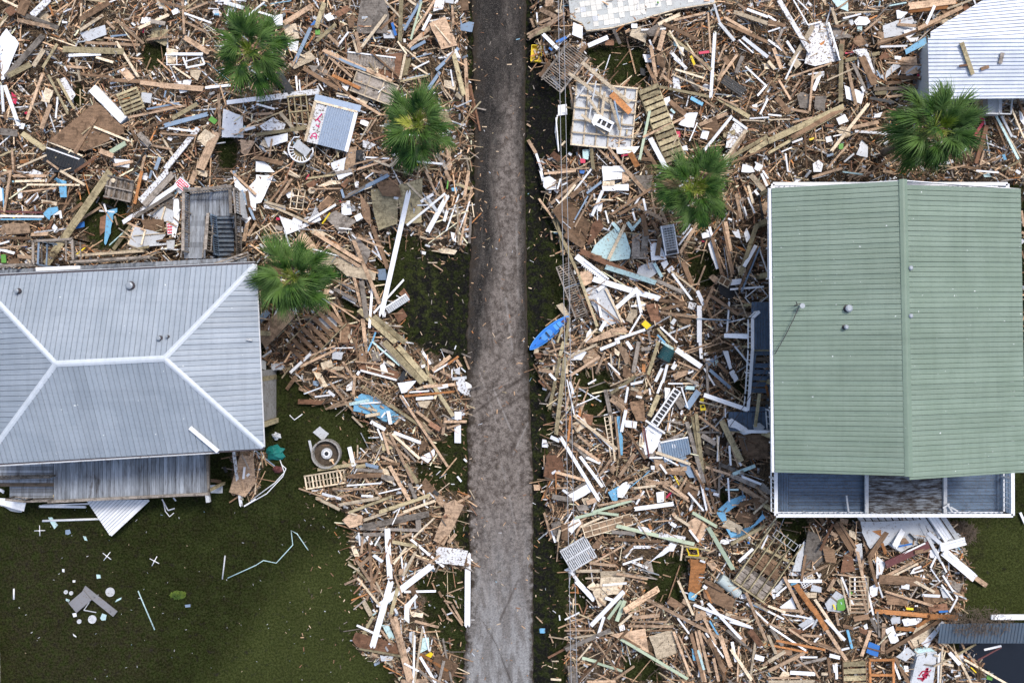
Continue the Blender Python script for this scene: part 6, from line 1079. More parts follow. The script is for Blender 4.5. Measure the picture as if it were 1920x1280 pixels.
# white plastic chair tipped over
t = thing('plastic_chair', 'white plastic garden chair tipped over below the ribbed shed panel', 'chair', P(567,278,.95)); t.rotation_euler = (R(8),R(5),R(-38))
mesh('seat', boxv((0,0,.1),(1.0,.55,.03)), BF, CM['x'], t)
tube('back_rim', CM['w'], t, [(.75*math.cos(R(a)),-.15+.75*math.sin(R(a))*.95,.14) for a in range(180,361,15)], .055, 6)
for i in range(9): a = R(200+17.5*i); cube('back_slat', CM['w'], t, (.57*math.cos(a),-.15+.56*math.sin(a),.12), (.32,.05,.02), (0,0,a))
tube('armrest', CM['w'], t, [(-.75,-.15,.14),(-.72,.25,.2),(-.5,.42,.16)], .045, 6); tube('armrest', CM['w'], t, [(.75,-.15,.14),(.7,.25,.2),(.5,.42,.16)], .045, 6)
for x_ in (-.4,.4): tube('leg', CM['w'], t, [(x_,.2,.08),(x_*1.2,.35,-.45)], .03, 6)
# yellow basin
t = thing('plastic_basin', 'bright yellow broken plastic basin at the right road edge near the top', 'basin', P(1005,103,.12)); t.rotation_euler = (0,0,R(-4))
prism('base', CM['y'], t, [(-.3,-.5),(.3,-.46),(.34,.5),(-.28,.52),(-.32,.1)], 0, .04)
for c_, s_ in (((-.3,0,.14),(.04,1.0,.26)),((.33,.0,.14),(.04,.98,.26)),((0,.5,.14),(.62,.04,.26)),((.12,-.48,.14),(.4,.04,.26))): cube('side', CM['y'], t, c_, s_)
cube('insert', CM['p'], t, (-.02,.05,.1), (.12,.5,.04), (0,0,R(25))); cube('insert', CM['k'], t, (.05,-.12,.07), (.22,.2,.04))
# upturned refrigerator seen from the back
t, L, s = base('refrigerator', 'upturned grey-white refrigerator showing its black back coils, below the palm', 'refrigerator', 1240,424,1262,420,1.35,(4,0)); Hh = 56*s
mesh('body', boxv((L/2,-Hh/2,-.3),(L,Hh,.62)), BF, CM['x'], t)
for i in range(9): cube('coil_rung', CM['k'], t, (L/2,-.22-i*.15,.03), (L*.8,.05,.03))
for i in range(4): cube('coil_bar', CM['x'], t, (L*(.15+.23*i),-Hh*.42,.055), (.025,Hh*.72,.02))
mesh('motor_bay', boxv((L/2,-Hh+.16,.02),(L*.9,.2,.04)), BF, CM['k'], t); cube('side_trim', CM['w'], t, (-.02,-Hh/2,.0), (.06,Hh,.08)); cube('side_trim', CM['w'], t, (L+.02,-Hh/2,.0), (.06,Hh,.08))
# water heater
t = thing('water_heater', 'pale grey-green cylindrical water heater lying beside the open floor frame', 'water heater', P(1367,1098,.6)); t.rotation_euler = (R(90),0,R(50))
HEAT = paint('pale_heater_enamel', (.46,.53,.52), .12, .35)
lathe('tank', HEAT, t, [(.30,-.80),(.36,-.78),(.37,-.4),(.37,.7),(.35,.74),(.2,.78)], 24); lathe('top_ring', CM['x'], t, [(.375,.5),(.385,.51),(.385,.56),(.375,.57)], 24)
cube('pipe_stub', CM['k'], t, (.1,0,.82), (.05,.05,.12)); cube('pipe_stub', CM['k'], t, (-.12,.05,.82), (.05,.05,.12))
# open floor frame
t, L, s = base('floor_frame', 'open grey and brown floor frame with thin joists below the green house deck', 'floor section', 1374,1086,1448,980,.85,(1,0)); Hh = 70*s
for j in range(5): cube('joist', CM['o'], t, (L/2,-.04-(Hh-.08)*j/4,.12), (L*(1 if j else 1.05),.06,.12))
for i in range(5): cube('plank', CM['g'], t, (.14+.24*i,-Hh/2,.02), (.22,Hh,.04), (0,0,R(random.gauss(0,1))))
for i in range(4): cube('plank', CM['b'], t, (1.55+.25*i,-Hh/2-.05,.02), (.23,Hh*(1-.15*i),.04), (0,0,R(random.gauss(0,2))))
cube('end_beam', CM['o'], t, (-.05,-Hh/2,.1), (.1,Hh+.15,.16)); cube('cross_beam', CM['o'], t, (2.75,-Hh*.55,-.05), (.16,Hh*1.15,.12), (0,0,R(8)))
# blue kayak
KB = paint('kayak_blue', (.035,.19,.62), .08, .35); KD = paint('kayak_light_blue', (.10,.33,.75), .1, .35)
A, B = P(993,655,.3), P(1066,592,.45); t = thing('kayak', 'bright blue plastic kayak lying at the right verge with its stern under planks', 'kayak', (A+B)/2)
t.rotation_euler = (R(6),R(-3),math.atan2(B.y-A.y,B.x-A.x)); Lk = (B-A).length; V, Fc = [], []; ns, k = 22, 12
for i in range(ns+1):
    f = i/ns; wv = .37*(math.sin(math.pi*min(1,max(0,f)))**.62)*(1.04-.14*f); x_ = (f-.5)*Lk
    for j in range(k):
        a = 2*math.pi*j/k; y_ = wv*math.cos(a); z_ = (.13*math.sin(a) if math.sin(a) > 0 else .19*math.sin(a))*(1 if 0<f<1 else 0)*(.5+.5*math.sin(math.pi*f))
        z_ += .12*abs(2*f-1)**3; V.append((x_,y_,z_))
for i in range(ns):
    for j in range(k): j2 = (j+1)%k; Fc.append((i*k+j,(i+1)*k+j,(i+1)*k+j2,i*k+j2))
mesh('hull', V, Fc, KB, t, True)
tube('gunwale', KD, t, [((f/20-.5)*Lk, .36*(math.sin(math.pi*f/20)**.62)*(1.04-.14*f/20), .02+.12*abs(f/10-1)**3) for f in range(21)], .028, 6)
tube('gunwale', KD, t, [((f/20-.5)*Lk, -.36*(math.sin(math.pi*f/20)**.62)*(1.04-.14*f/20), .02+.12*abs(f/10-1)**3) for f in range(21)], .028, 6)
prism('seat_well', KD, t, [(-.5,-.2),(.1,-.24),(.22,0),(.1,.24),(-.5,.2),(-.62,0)], .115, .14); cube('seat_back', CM['k'], t, (-.12,0,.19), (.07,.38,.14)); cube('footrest', CM['k'], t, (-.62,.12,.15), (.16,.06,.03))
prism('cargo_well', KD, t, [(.45,-.2),(.95,-.15),(1.0,0),(.95,.15),(.45,.2)], .10, .135); cube('strap', CM['k'], t, (.7,0,.15), (.03,.36,.012)); cube('handle', CM['k'], t, (-1.15,0,.2), (.14,.03,.03)); cube('sticker', CM['M'], t, (1.1,.0,.15), (.2,.1,.01))
# round concrete well with a pale ring inside
t = thing('concrete_ring', 'round open concrete tank ring with a pale disc in its muddy middle, on the lawn', 'concrete ring', P(614,849,0))
lathe('ring', CONC, t, [(.80,-.1),(.80,.5),(.90,.5),(.90,-.1)], 40, cap=False); lathe('mud_floor', CM['l'], t, [(.80,-.02),(.80,.06),(.1,.10)], 40)
lathe('inner_disc', CM['x'], t, [(.34,.08),(.34,.22),(.26,.24),(.22,.2)], 28); lathe('hub', CM['k'], t, [(.13,.2),(.13,.26),(.07,.27)], 18); lathe('hub_cap', CM['w'], t, [(.22,.19),(.20,.235),(.14,.24)], 24)
cube('scrap', CM['p'], t, (.28,-.42,.12), (.26,.14,.04), (0,0,R(15))); cube('scrap', CM['b'], t, (-.1,.5,.1), (.5,.08,.04), (0,0,R(5)))
# boat hull with the red lizard
t = thing('boat_hull', 'pale grey capsized boat hull with a red lizard emblem at the bottom edge', 'boat', P(1735,1255,1.0))
c0 = P(1735,1255,1.0); q = lambda x,y,z=1.0: tuple(P(1680+x/9.14,1140+y/9.14,z)-c0)
out = [(350,790),(520,745),(700,745),(690,900),(660,1100),(600,1400),(200,1400),(260,1200)]
prism('hull', CM['x'], t, [q(x,y)[:2] for x,y in out], -.45, 0)
prism('transom', CM['c'], t, [q(x,y)[:2] for x,y in [(330,700),(600,690),(700,750),(520,760),(350,800)]], -.4, -.08)
for a_,b_ in (((390,800),(300,1180)),((410,830),(690,770))): beam('seam', CM['s'], t, q(*a_,1.02), q(*b_,1.02), .035, .02)
RED = paint('lizard_red', (.33,.015,.05), .08)
lz = t
def stroke(pts, ws):
    for i,(a_,b_) in enumerate(zip(pts[:-1],pts[1:])): beam('lizard_emblem', RED, lz, q(*a_,1.012), q(*b_,1.012), ws[i], .012)
stroke([(530,1030),(530,1090),(505,1150),(490,1190),(440,1240)],[.17,.26,.24,.13]); stroke([(480,1195),(410,1200),(365,1195)],[.11,.09])
stroke([(520,1080),(575,1085),(600,1045)],[.07,.06]); stroke([(505,1150),(560,1135),(575,1160)],[.07,.06]); stroke([(505,1070),(450,1080),(420,1120),(390,1160)],[.08,.09,.07]); stroke([(470,1170),(450,1140),(470,1120)],[.06,.06]); stroke([(540,1050),(540,1015)],[.13])
# deep blue square panel, signs
def sign(label, x1,y1,x2,y2,h,z):
    t, L, s = base('sign', label, 'sign', x1,y1,x2,y2,z,(2,-2)); Hh = h*s; mesh('board', boxv((L/2,-Hh/2,0),(L,Hh,.02)), BF, CM['w'], t)
    mesh('red_field', boxv((L/2,-Hh*.5,.013),(L*.9,Hh*.84,.006)), BF, RSIGN, t)
    for r_ in range(3):
        x_ = L*.12
        while x_ < L*.82: w_ = random.uniform(.04,.1); cube('lettering', CM['w'], t, (x_+w_/2,-Hh*(.24+.25*r_),.02), (w_,Hh*.13,.004)); x_ += w_+.035
RSIGN = paint('sign_red', (.60,.06,.10), .25)
sign('red and white sign above the grey stair tower', 338,332,357,349,17,.95); sign('red and white sign left of the grey stair tower', 312,418,327,417,22,.85)
# boards on roofs and rails
board_at('w',356,801,7.13,409,846,6.72,8,'white downspout piece lying on the galvanised hip roof','painted_board','painted board')
board_at('o',1803,80,3.62,1824,140,3.3,8,'long olive board lying on the white ribbed roof'); board_at('g',1880,99,3.55,1875,120,3.4,7,'short grey board standing out on the white roof, rightmost piece')
board_at('b',1839,130,3.35,1854,125,3.35,6,'small brown offcut in the middle of the white ribbed roof'); board_at('r',1799,124,3.4,1815,122,3.4,4,'small reddish stick left of the long board on the white roof')
board_at('w',1320,740,1.7,1402,768,2.05,8,'fallen white rail reaching from the blue landing into the rubble','painted_board','painted board')
board_at('w',1358,629,1.9,1404,631,2.7,8,'white beam sticking out level from the blue side landing','painted_board','painted board')
board_at('o',1424,738,2.3,1416,800,1.3,6,'olive plank lying down the blue side stairs'); board_at('n',1436,722,2.3,1441,742,2.1,4,'short orange-brown stick on the blue side stairs')
board_at('x',1587,928,3.62,1592,968,3.4,3,'thin pale strip lying on the blue lower deck','trim_strip','trim strip')
board_at('w',1636,868,8.0,1669,866,8.1,2.0,'thin white strip lying on the green roof near its lower edge','trim_strip','trim strip')
for i,(x1,y1,x2,y2) in enumerate(((1776,944,1786,960),(1768,952,1780,944),(1782,950,1796,958))): board_at('x',x1,y1,3.75,x2,y2,3.7,3,['upright','falling','level'][i]+' white scrap at the right porch beam on the lower deck','scrap','scrap')
mesh_o = prism('cloth', CM['w'], None, [(P(x,y,1.15).x,P(x,y,1.15).y) for x,y in [(1364,788),(1372,784),(1400,802),(1408,812),(1396,812),(1378,802),(1366,800)]], 1.12, 1.2, .03); tag(mesh_o,'crumpled white cloth on the lower blue landing','cloth')
mesh_o = prism('cloth', CM['x'], None, [(P(x,y,1.15).x,P(x,y,1.15).y) for x,y in [(1412,796),(1424,792),(1434,800),(1430,806),(1414,806)]], 1.12, 1.2, .03); tag(mesh_o,'small heap of pale cloth at the foot of the olive plank','cloth')
# round log among the right rubble comes from the survey; lawn things below the hip roof
def disc(px, py, r_px, z, label, c='x', name='lid', hh=.05):
    t = thing(name, label, name, P(px,py,z), 0, 'round white lids strewn round the broken table'); r_ = r_px/30
    lathe('rim', CM[c], t, [(r_*.98,0),(r_,hh),(r_*.86,hh),(r_*.82,hh*.6)], 22); lathe('centre', CM['x'], t, [(r_*.4,hh*.5),(r_*.36,hh*.72)], 16)
disc(207,1109,8.6,.03,'larger round white lid right of the broken table'); disc(173.5,1160,7.8,.03,'round white lid just below the broken table')
disc(149,1164,4.2,.03,'small round white lid left of the lid below the table'); disc(124,1109,3.8,.03,'small pale lid left of the broken table, outer of a pair','x'); disc(134,1111,3.8,.03,'small pale lid left of the broken table, inner of a pair','x')
t = thing('broken_table', 'broken grey picnic table with its bench splayed out on the dark lawn', 'table', P(160,1130,0)); TBL = paint('grey_table', (.20,.20,.21), .3); c0 = P(160,1130,0)
qq = lambda x,y: tuple((P(x/4,960+y/4,.6)-c0)[:2])
top = prism('tabletop', TBL, t, [qq(510,682),(qq(622,588)),qq(682,660),qq(570,755)], .5, .56)
prism('bench', TBL, t, [qq(630,556),qq(872,748),qq(840,788),qq(606,600)], .42, .47)
for x_,y_ in ((545,690),(640,665),(700,640),(820,750)): a_ = qq(x_,y_); mesh('leg', boxv((a_[0],a_[1],.24),(.06,.06,.46)), BF, CM['x'], t)
beam('brace', CM['x'], t, (*qq(615,740),.4), (*qq(690,770),.1), .05, .05); beam('brace', CM['x'], t, (*qq(660,680),.45), (*qq(610,745),.3), .05, .05)
def scrap(px, py, pts, c, label, name='scrap', z=.04, cat='scrap'):
    o = prism(name, CM[c], None, [(x/30,-y/30) for x,y in pts], 0, .025, .004); o.location = P(px,py,z); o.rotation_euler = (.03,.03,0); tag(o,label,cat)
scrap(194,1156,[(-6,2),(-2,-7),(6,-4),(4,6),(-3,6)],'c','aqua square scrap right of the lid below the table'); scrap(222,1123,[(-6,5),(-3,0),(6,-4),(5,0)],'c','narrow aqua scrap right of the broken table')
scrap(185,1080,[(-4,-4),(3,-3),(4,3),(-3,4)],'c','small aqua scrap on the lawn above the broken table'); scrap(100,981,[(-9,-12),(-2,-12),(9,3),(2,10),(-5,-2)],'c','broken aqua pane under the white pipe on the lawn')
scrap(128,997,[(-5,-4),(3,-5),(5,2),(0,5),(-5,4)],'s','blue-grey scrap below the white pipe on the lawn'); scrap(160,1009,[(-4,-5),(1,-4),(4,4),(-1,3)],'c','tiny aqua triangle scrap on the lawn')
scrap(140,1192-2,[(-3,-3),(3,2),(3,4),(-2,1)],'w','tiny white sliver on the dark lawn'); scrap(119,1069,[(-2,-3),(2,-3),(2,3),(-2,2)],'w','tiny white block above left of the table'); scrap(139,1089,[(-2.5,-2),(2.5,-2),(2,2),(-2,2)],'w','tiny white block just above the broken table')
scrap(127,1124,[(-3,-3),(4,0),(2,4),(-3,1)],'c','small aqua chip at the left of the table'); scrap(140,1152,[(-4,-3),(3,-4),(4,3),(-2,4)],'w','small crumpled white chip below the tabletop'); scrap(352,1135,[(-5,-2),(5,-3),(5,2),(-4,3)],'s','small dark grey slab below the bush on the lawn')
scrap(1021,832,[(-4,-9),(3,-8),(8,4),(-5,3)],'w','white torn triangle on the verge right of the road'); scrap(1018,1182,[(-6,-5),(4,-5),(4,4),(-5,3)],'U','light blue scrap at the verge near the bottom')
scrap(1112,1178-40,[(-3,-2),(4,-2),(3,2),(-3,2)],'U','tiny light blue scrap in the bottom grassy gap'); scrap(700,839,[(-6,-6),(5,-7),(7,4),(-2,8),(-7,3)],'x','grey plastic lump standing on the lawn right of the well','lump',.05)
for px_,py_,a1 in ((75,994,2),(201,1042,-38),(290,1051,62)):
    t = thing('pipe_cross', {75:'white pipe cross nearest the left picture edge',201:'white pipe cross in the middle of the lawn',290:'white pipe cross right of the other two on the lawn'}[px_], 'pipe cross', P(px_,py_,.05), R(a1), 'white pipe crosses lying on the lawn')
    for k in (0,1): tube('arm', CM['w'], t, [Vector((-.33 if not k else 0,-.33 if k else 0,.03)),Vector((.33 if not k else 0,.33 if k else 0,.03))], .025, 6)
    lathe('hub', CM['w'], t, [(.05,0),(.05,.07)], 8)
def pipe(pts, r_px, c, label, z=.06, name='pipe'):
    o = tube(name, CM[c], None, [P(x,y,z) for x,y in pts], r_px/30, 6); tag(o,label,'pipe'); return o
pipe([(422,1041),(417,1085)],1.3,'x','short upright pale pipe at the left end of the long zigzag pipe')
pipe([(427,1083),(480,1059),(494,1050),(518,1055),(549,1021),(546,994),(557,1000),(578,1031)],.9,'c','long zigzag of thin pale aqua pipe on the lawn')
pipe([(259,1107),(265,1122),(290,1180)],1.2,'c','straight slanting pale pipe on the lawn right of the table'); pipe([(80,976),(195,972)],2.2,'w','thick white pipe lying level below the hip roof deck'); pipe([(26,1103),(26,1123)],1.6,'w','short white pipe near the left picture edge')
pipe([(543,778),(552,787),(567,776)],1.0,'w','small bent white pipe on the lawn above the well'); pipe([(461,947),(500,925),(530,893),(536,878),(527,870)],1.0,'w','long bent white conduit leading down left from the green tarp',.12)
pipe([(470,938),(515,905),(533,885),(525,862)],1.0,'w','second white conduit beside the long bent one',.2); pipe([(306,938),(310,958),(318,968),(326,961)],.9,'w','thin bent white rod under the edge of the weathered deck')
pipe([(1041,250),(1045,216)],1.1,'w','short white pipe at the verge beside the wires',.2); pipe([(1043,222),(1041,245),(1047,285)],.9,'w','bent white rod hanging along the wires at the verge',.15)
GT = paint('green_tarp', (.01,.17,.15), .1, .6)
def heap(name, label, cat, mat_, px, py, r_px, z, seed, hgt_=.35, n=14):
    r = random.Random(seed); V = [(0,0,hgt_)]; Fc = []
    for ring in (1,2,3):
        for k in range(n):
            a = 2*math.pi*k/n; q_ = r_px/30*ring/3*r.uniform(.72,1.2); V.append((q_*math.cos(a),q_*math.sin(a)*.8,max(0,hgt_*(1-ring/3)+r.uniform(-.05,.09)*(ring<3))))
    for k in range(n): Fc.append((0,1+k,1+(k+1)%n))
    for ring in (0,1):
        for k in range(n): a=1+ring*n+k; b=1+ring*n+(k+1)%n; Fc.append((a,a+n,b+n,b))
    o = mesh(name, V, Fc, mat_, None); o.location = P(px,py,z); return tag(o,label,cat)
heap('tarp','crumpled dark green tarp at the lower right corner of the hip roof','tarp',GT,516,848,19,.1,1,.5); heap('bag','dark blue bag beside the green tarp under the hip roof corner','bag',CM['M'],521,880,9,.1,2,.35)
heap('cloth','white crumpled cloth in the pile at the left road edge','cloth',CM['w'],869,727,14,.3,3,.3); heap('cushion','pale round cushion above the green tarp','cushion',CM['x'],518,817,9,.3,4,.25)
heap('cloth','grey plastic bag heap beside the green lid, lower right','cloth',CM['x'],1565,1130,14,.7,5,.3); heap('bag','white bag bundle under the maroon board','bag',CM['w'],1700,1165,9,.7,6,.25); heap('bag','black bag hanging below the ribbed shed panel','bag',CM['k'],674,302,9,.85,7,.3)
# slatted white panels sticking out below the hip roof deck
def ribsheet(label, x1,y1,x2,y2,h1,h2,z,n,c,mat_=None, tilt=(0,0)):
    t, L, s = base('ribbed_sheet', label, 'metal sheet', x1,y1,x2,y2,z,tilt); V, Fc = [], []
    for i in range(n*4+1):
        f = i/(n*4); xx = L*f; hh_ = (h1+(h2-h1)*f)*s; zz = [0,.05,.05,0][i%4]; V += [(xx,0,zz),(xx,-max(hh_,.02),zz),(xx,0,zz-.025),(xx,-max(hh_,.02),zz-.025)]
    for i in range(n*4): a=4*i; Fc += [(a,a+1,a+5,a+4),(a+2,a+6,a+7,a+3),(a+1,a+3,a+7,a+5),(a,a+4,a+6,a+2)]
    mesh('sheet', V, Fc, mat_ or CM[c], t)
    cube('edge_trim', CM['w'], t, (L/2,.03,.04), (L,.08,.05)); return t
ribsheet('white ribbed triangle of siding poking out below the weathered deck', 206,1006,279,935,8,50,.9,16,'w',tilt=(0,0)) if False else None
o = thing('ribbed_sheet','white ribbed triangle of siding poking out below the weathered deck','metal sheet',P(215,960,.9)); c0 = P(215,960,.9); nrm = 15
tri = [(162,937),(207,1004),(278,936)]
for i in range(nrm):
    f0, f1 = i/nrm, (i+.82)/nrm   # strips run from the upper edge towards the lower left side
    def lp(a,b,f): return (a[0]+(b[0]-a[0])*f, a[1]+(b[1]-a[1])*f)
    e0, e1 = lp(tri[0],tri[1],f0), lp(tri[0],tri[1],f1); g0, g1 = lp(tri[0],tri[2],f0), lp(tri[0],tri[2],f1)
    prism('rib', CM['w'], o, [tuple((P(*p_,.9)-c0)[:2]) for p_ in (e0,e1,g1,g0)], 0, .04)
prism('backing', CM['s'], o, [tuple((P(*p_,.9)-c0)[:2]) for p_ in tri], -.03, -.01)
beam('edge_trim', CM['w'], o, P(208,1003,.93)-c0, P(279,937,.93)-c0, .14, .05)
scrap(22,946,[(-24,-13),(24,-10),(26,-4),(22,12),(0,6),(-24,-2)],'w','large curved white sheet at the left edge below the hip roof','white_panel',1.0,'panel')
ribsheet('pale grey ribbed sheet below the tall tan sticks, left of the road palm', 652,99,742,110,20,24,.85,15,'x',CM['g'],(0,0)); ribsheet('black shingled ribbed sheet in the left rubble', 88,278,150,300,26,22,.75,12,'k')
ribsheet('white ribbed board row beside the long white beam', 722,578,762,552,12,12,.7,12,'w',CM['x']); ribsheet('blue-grey ribbed panel under the plywood left of the fallen louvres', 1238,830,1290,820,38,30,.6,12,'s')
# wooden cabin piece with panels above the road palm
t,L,Hh = grid('wall_section', 'tan plywood wall section with a thin frame, above the palm on the left verge', 'wall section', 670,131,748,160,42,.85,4,3,.07,'p','g',(1,2),.05,'stud','plate')
t,L,Hh = grid('wall_section', 'pale plywood panel with a grid of thin ribs at the lower verge', 'wall section', 1091,987,1182,962,22,.8,7,3,.05,'p','t',(1,2),.04,'rib','plate')
t,L,Hh = grid('crate', 'small wooden box with an open lid, above left of the blue side landing', 'crate', 1352,516,1372,527,15,.8,3,2,.05,'p','b',(2,2),.08,'slat','side')
t,L,Hh = grid('window_frame','white square window frame leaning under the blue side landing','window frame',1396,558,1424,535,26,.8,2,2,.05,'w',None,(0,0),.04,'stile','rail')
t,L,Hh = grid('bed_base','bent pale metal bed frame on top of the open floor frame','frame',1456,992,1498,1022,14,1.15,4,2,.03,'x',None,(0,3),.03,'bar','rail')
t,L,Hh = grid('lattice_fragment','white plastic lattice scrap under the pale aqua board','lattice',1497,1086,1520,1072,20,.8,7,6,.03,'w',None,(2,2),.02,'lath','strip')
# white ribbed roof pieces fallen below the green house
V=0
o = thing('fallen_porch_roof','white board roof fallen flat under the green house lower deck','roof section',P(1680,1000,.75)); c0 = P(1680,1000,.75)
for i in range(13):
    a_ = (1606+i*13, 968); b_ = (1606+i*13+34, 968+50)
    prism('roof_board', CM['x'], o, [tuple((P(*p_,.75)-c0)[:2]) for p_ in ((a_[0],a_[1]),(a_[0]+10.4,a_[1]),(b_[0]+10.4,b_[1]),(b_[0],b_[1]))], 0, .03, 0)
o = thing('fallen_wall','white board siding strip fallen beside the open floor frame','wall section',P(1495,1050,.6)); c0 = P(1495,1050,.6)
for i in range(9):
    y_ = 1014+i*7.2; xa, xb = 1507-i*3.2, 1512-i*.4
    prism('siding_board', WROOF, o, [tuple((P(*p_,.6)-c0)[:2]) for p_ in ((xa,y_),(xb,y_+3),(xb-.5,y_+8.8),(xa-3,y_+5.8))], 0, .025, 0)
for nm,pts,w_,lb in (('gutter_piece',((1746,965),(1774,1010)),15,'white grooved trim falling from the lower right deck corner'),('gutter_piece',((1763,1026),(1806,1012)),15,'white grooved trim sticking out rightwards below the deck'),('gutter_piece',((1768,1034),(1824,1082)),15,'white grooved trim falling right to the lawn')):
    A,B = P(*pts[0],1.0),P(*pts[1],.8); t = thing(nm,lb,'trim',A); t.rotation_euler=(0,0,math.atan2(B.y-A.y,B.x-A.x)); L=(B-A).length
    for k,(y_,z_) in enumerate(((-.17,.02),(0,0),(.17,.02))): cube('strip', CM['w'], t, (L/2,y_,z_), (L,.145,.03), (R(12*(k-1)),0,0))
# overhead wires
WM = paint('wire_grey', (.32,.32,.33), .05, .5)
for a_,b_,lb in (((1046,-40),(1072,1320),'left of the two grey overhead wires running down the picture'),((1056,-40),(1083,1320),'right of the two grey overhead wires running down the picture')):
    A,B = P(*a_,7.4),P(*b_,7.4); d_=(B-A); pts=[A+d_*((i/20)*2.2-.6)+Vector((0,0,-.35*math.sin(math.pi*i/20)+.2)) for i in range(21)]
    tag(tube('overhead_wire', WM, None, pts, .018, 5), lb, 'wire', 'pair of overhead wires beside the road')
# fence at the lower left edge
t = thing('board_fence','grey picket fence just touching the lower left picture edge','fence',P(-3,1160,0))
for i in range(34): cube('picket', CM['g'], t, (.02+random.uniform(-.01,.01),-.08-i*.16,.85), (.05,.14,1.7), (0,0,R(i*.0)))
cube('rail', CM['g'], t, (-.06,-2.7,1.4), (.05,5.4,.09)); cube('rail', CM['g'], t, (-.06,-2.7,.4), (.05,5.4,.09))
t.rotation_euler = (0,0,R(1.5))
# leafy bush on the lawn and grass tufts
BL = leafmat('bush_leaf', (.05,.09,.015), (.10,.15,.02), (.13,.17,.03)); V, Fc = [], []; r = random.Random(4)
for k in range(420):
    a, q_ = r.uniform(0,6.28), r.random()**.5; x_, y_, z_ = .5*q_*math.cos(a), .26*q_*math.sin(a), .06+.22*r.random(); az = r.uniform(0,6.28); s_ = r.uniform(.03,.06); b = len(V)
    dx, dy = s_*math.cos(az), s_*math.sin(az); V += [(x_-dx,y_-dy,z_),(x_+dy*.5,y_-dx*.5,z_+.01),(x_+dx,y_+dy,z_+.03),(x_-dy*.5,y_+dx*.5,z_+.01)]; Fc.append((b,b+1,b+2,b+3))
t = thing('small_bush','small bright green bush alone on the dark lawn','bush',P(336,1113,0)); mesh('foliage', V, Fc, BL, t); tube('stem', CM['b'], t, [(0,0,0),(.03,0,.15)], .02, 5)
# uprooted brush heap at the water edge
BR = paint('dry_twig', (.13,.10,.075), .3, .9)
r = random.Random(8); V, Fc = [], []
def twigs(n, cx, cy, rx_, ry_, z0_, V, Fc):
    for k in range(n):
        a, q_ = r.uniform(0,6.28), r.random()**.6; c_ = P(cx+rx_*q_*math.cos(a), cy+ry_*q_*math.sin(a), z0_+r.uniform(0,.4)); an_, L_ = r.uniform(0,6.28), r.uniform(.2,.8); b=len(V)
        V += boxv(tuple(c_), (L_, .014, .014), an_, 0, r.uniform(-.4,.4)); Fc += [tuple(b+j for j in f) for f in BF]
twigs(420, 1838, 1166, 62, 26, 1.5, V, Fc); twigs(500, 1800, 1000, 30, 22, .0, V, Fc); o = mesh('brush_heap', V, Fc, BR); tag(o,'dry tangled brush over the dark boat house roof','brush',None,'stuff')
V, Fc = [], []; twigs(60, 1835, 1168, 40, 10, 1.6, V, Fc)
# grass blades
def blades(name, label, n, poly_f, hmax, cols):
    px = rng.uniform(-60,1980,n*6); py = rng.uniform(-60,1340,n*6); k = poly_f(px,py); px, py = px[k][:n], py[k][:n]; n = len(px)
    X_, Y_ = (px-960)/30, (640-py)/30; a = rng.uniform(0,6.28,n); hh_ = rng.uniform(.03,hmax,n); w_ = .012; lean = rng.uniform(.02,.09,n)
    dx, dy = np.cos(a)*w_, np.sin(a)*w_; b = rng.uniform(0,6.28,n)
    V = np.stack([np.stack([X_-dx,Y_-dy,X_*0+.0],-1), np.stack([X_+dx,Y_+dy,X_*0+.0],-1), np.stack([X_+np.cos(b)*lean,Y_+np.sin(b)*lean,hh_],-1)],1).reshape(-1,3)
    fl = np.clip(1+.35*snoise(px,py,50,91)+.25*snoise(px,py,14,92)+1.1*soft(px,py,[(560,1040),(720,1000),(720,1400),(300,1400),(420,1240)],34),.4,2.4)[:,None]; col = np.repeat(np.array(cols)[rng.integers(0,len(cols),n)]*rng.uniform(.6,1.3,(n,1))*fl,3,0)
    tag(npmesh(name, V, np.arange(n*3).reshape(-1,3), {'Col':col}, GRM, smooth=False), label, None, None, 'stuff')
g = G('grass_blade', .9, .0); g.color(att(g,'Col').outputs['Color']); GRM = g.m
def lawn(px,py):
    d_ = samp(dens,px,py) < .4; q_ = (px < 870) & (py > 480); w_ = (px > 1785) & (py > 975) & (py < 1180); v_ = (px > 1004) & (px < 1075); z_ = snoise(px,py,30,71) > -.3
    dz_ = soft(px,py,[(10,1000),(170,990),(230,1110),(320,1230),(220,1300),(0,1280),(0,1100)],26)*(.8+.6*snoise(px,py,25,41)); q_ &= rng.random(len(px)) > dz_*1.3
    return d_ & (q_|w_|v_|(samp(dens,px,py) > .05)) & ~((px<500)&(py<930)) & z_
blades('lawn_grass','short grass blades on the lawn, verges and gaps',60000,lawn,.07,[(.013,.022,.005),(.022,.032,.008),(.030,.028,.011),(.010,.016,.005)])
blades('tall_grass','lighter taller grass at the lower right lawn',14000,lambda px,py:(px>1805)&(py>975)&(py<1165),.2,[(.10,.12,.05),(.13,.13,.06),(.07,.10,.03)])
# ------------------------------------------------------------ labels of the surveyed and scattered pieces
from collections import defaultdict
ORD = ['leftmost','second from left','third from left','fourth from left','fifth from left','sixth from left','seventh from left','eighth from left','ninth from left','tenth from left']
LIE = {'level':'lying level','upright':'lying upright','rising':'rising to the right','falling':'falling to the right'}
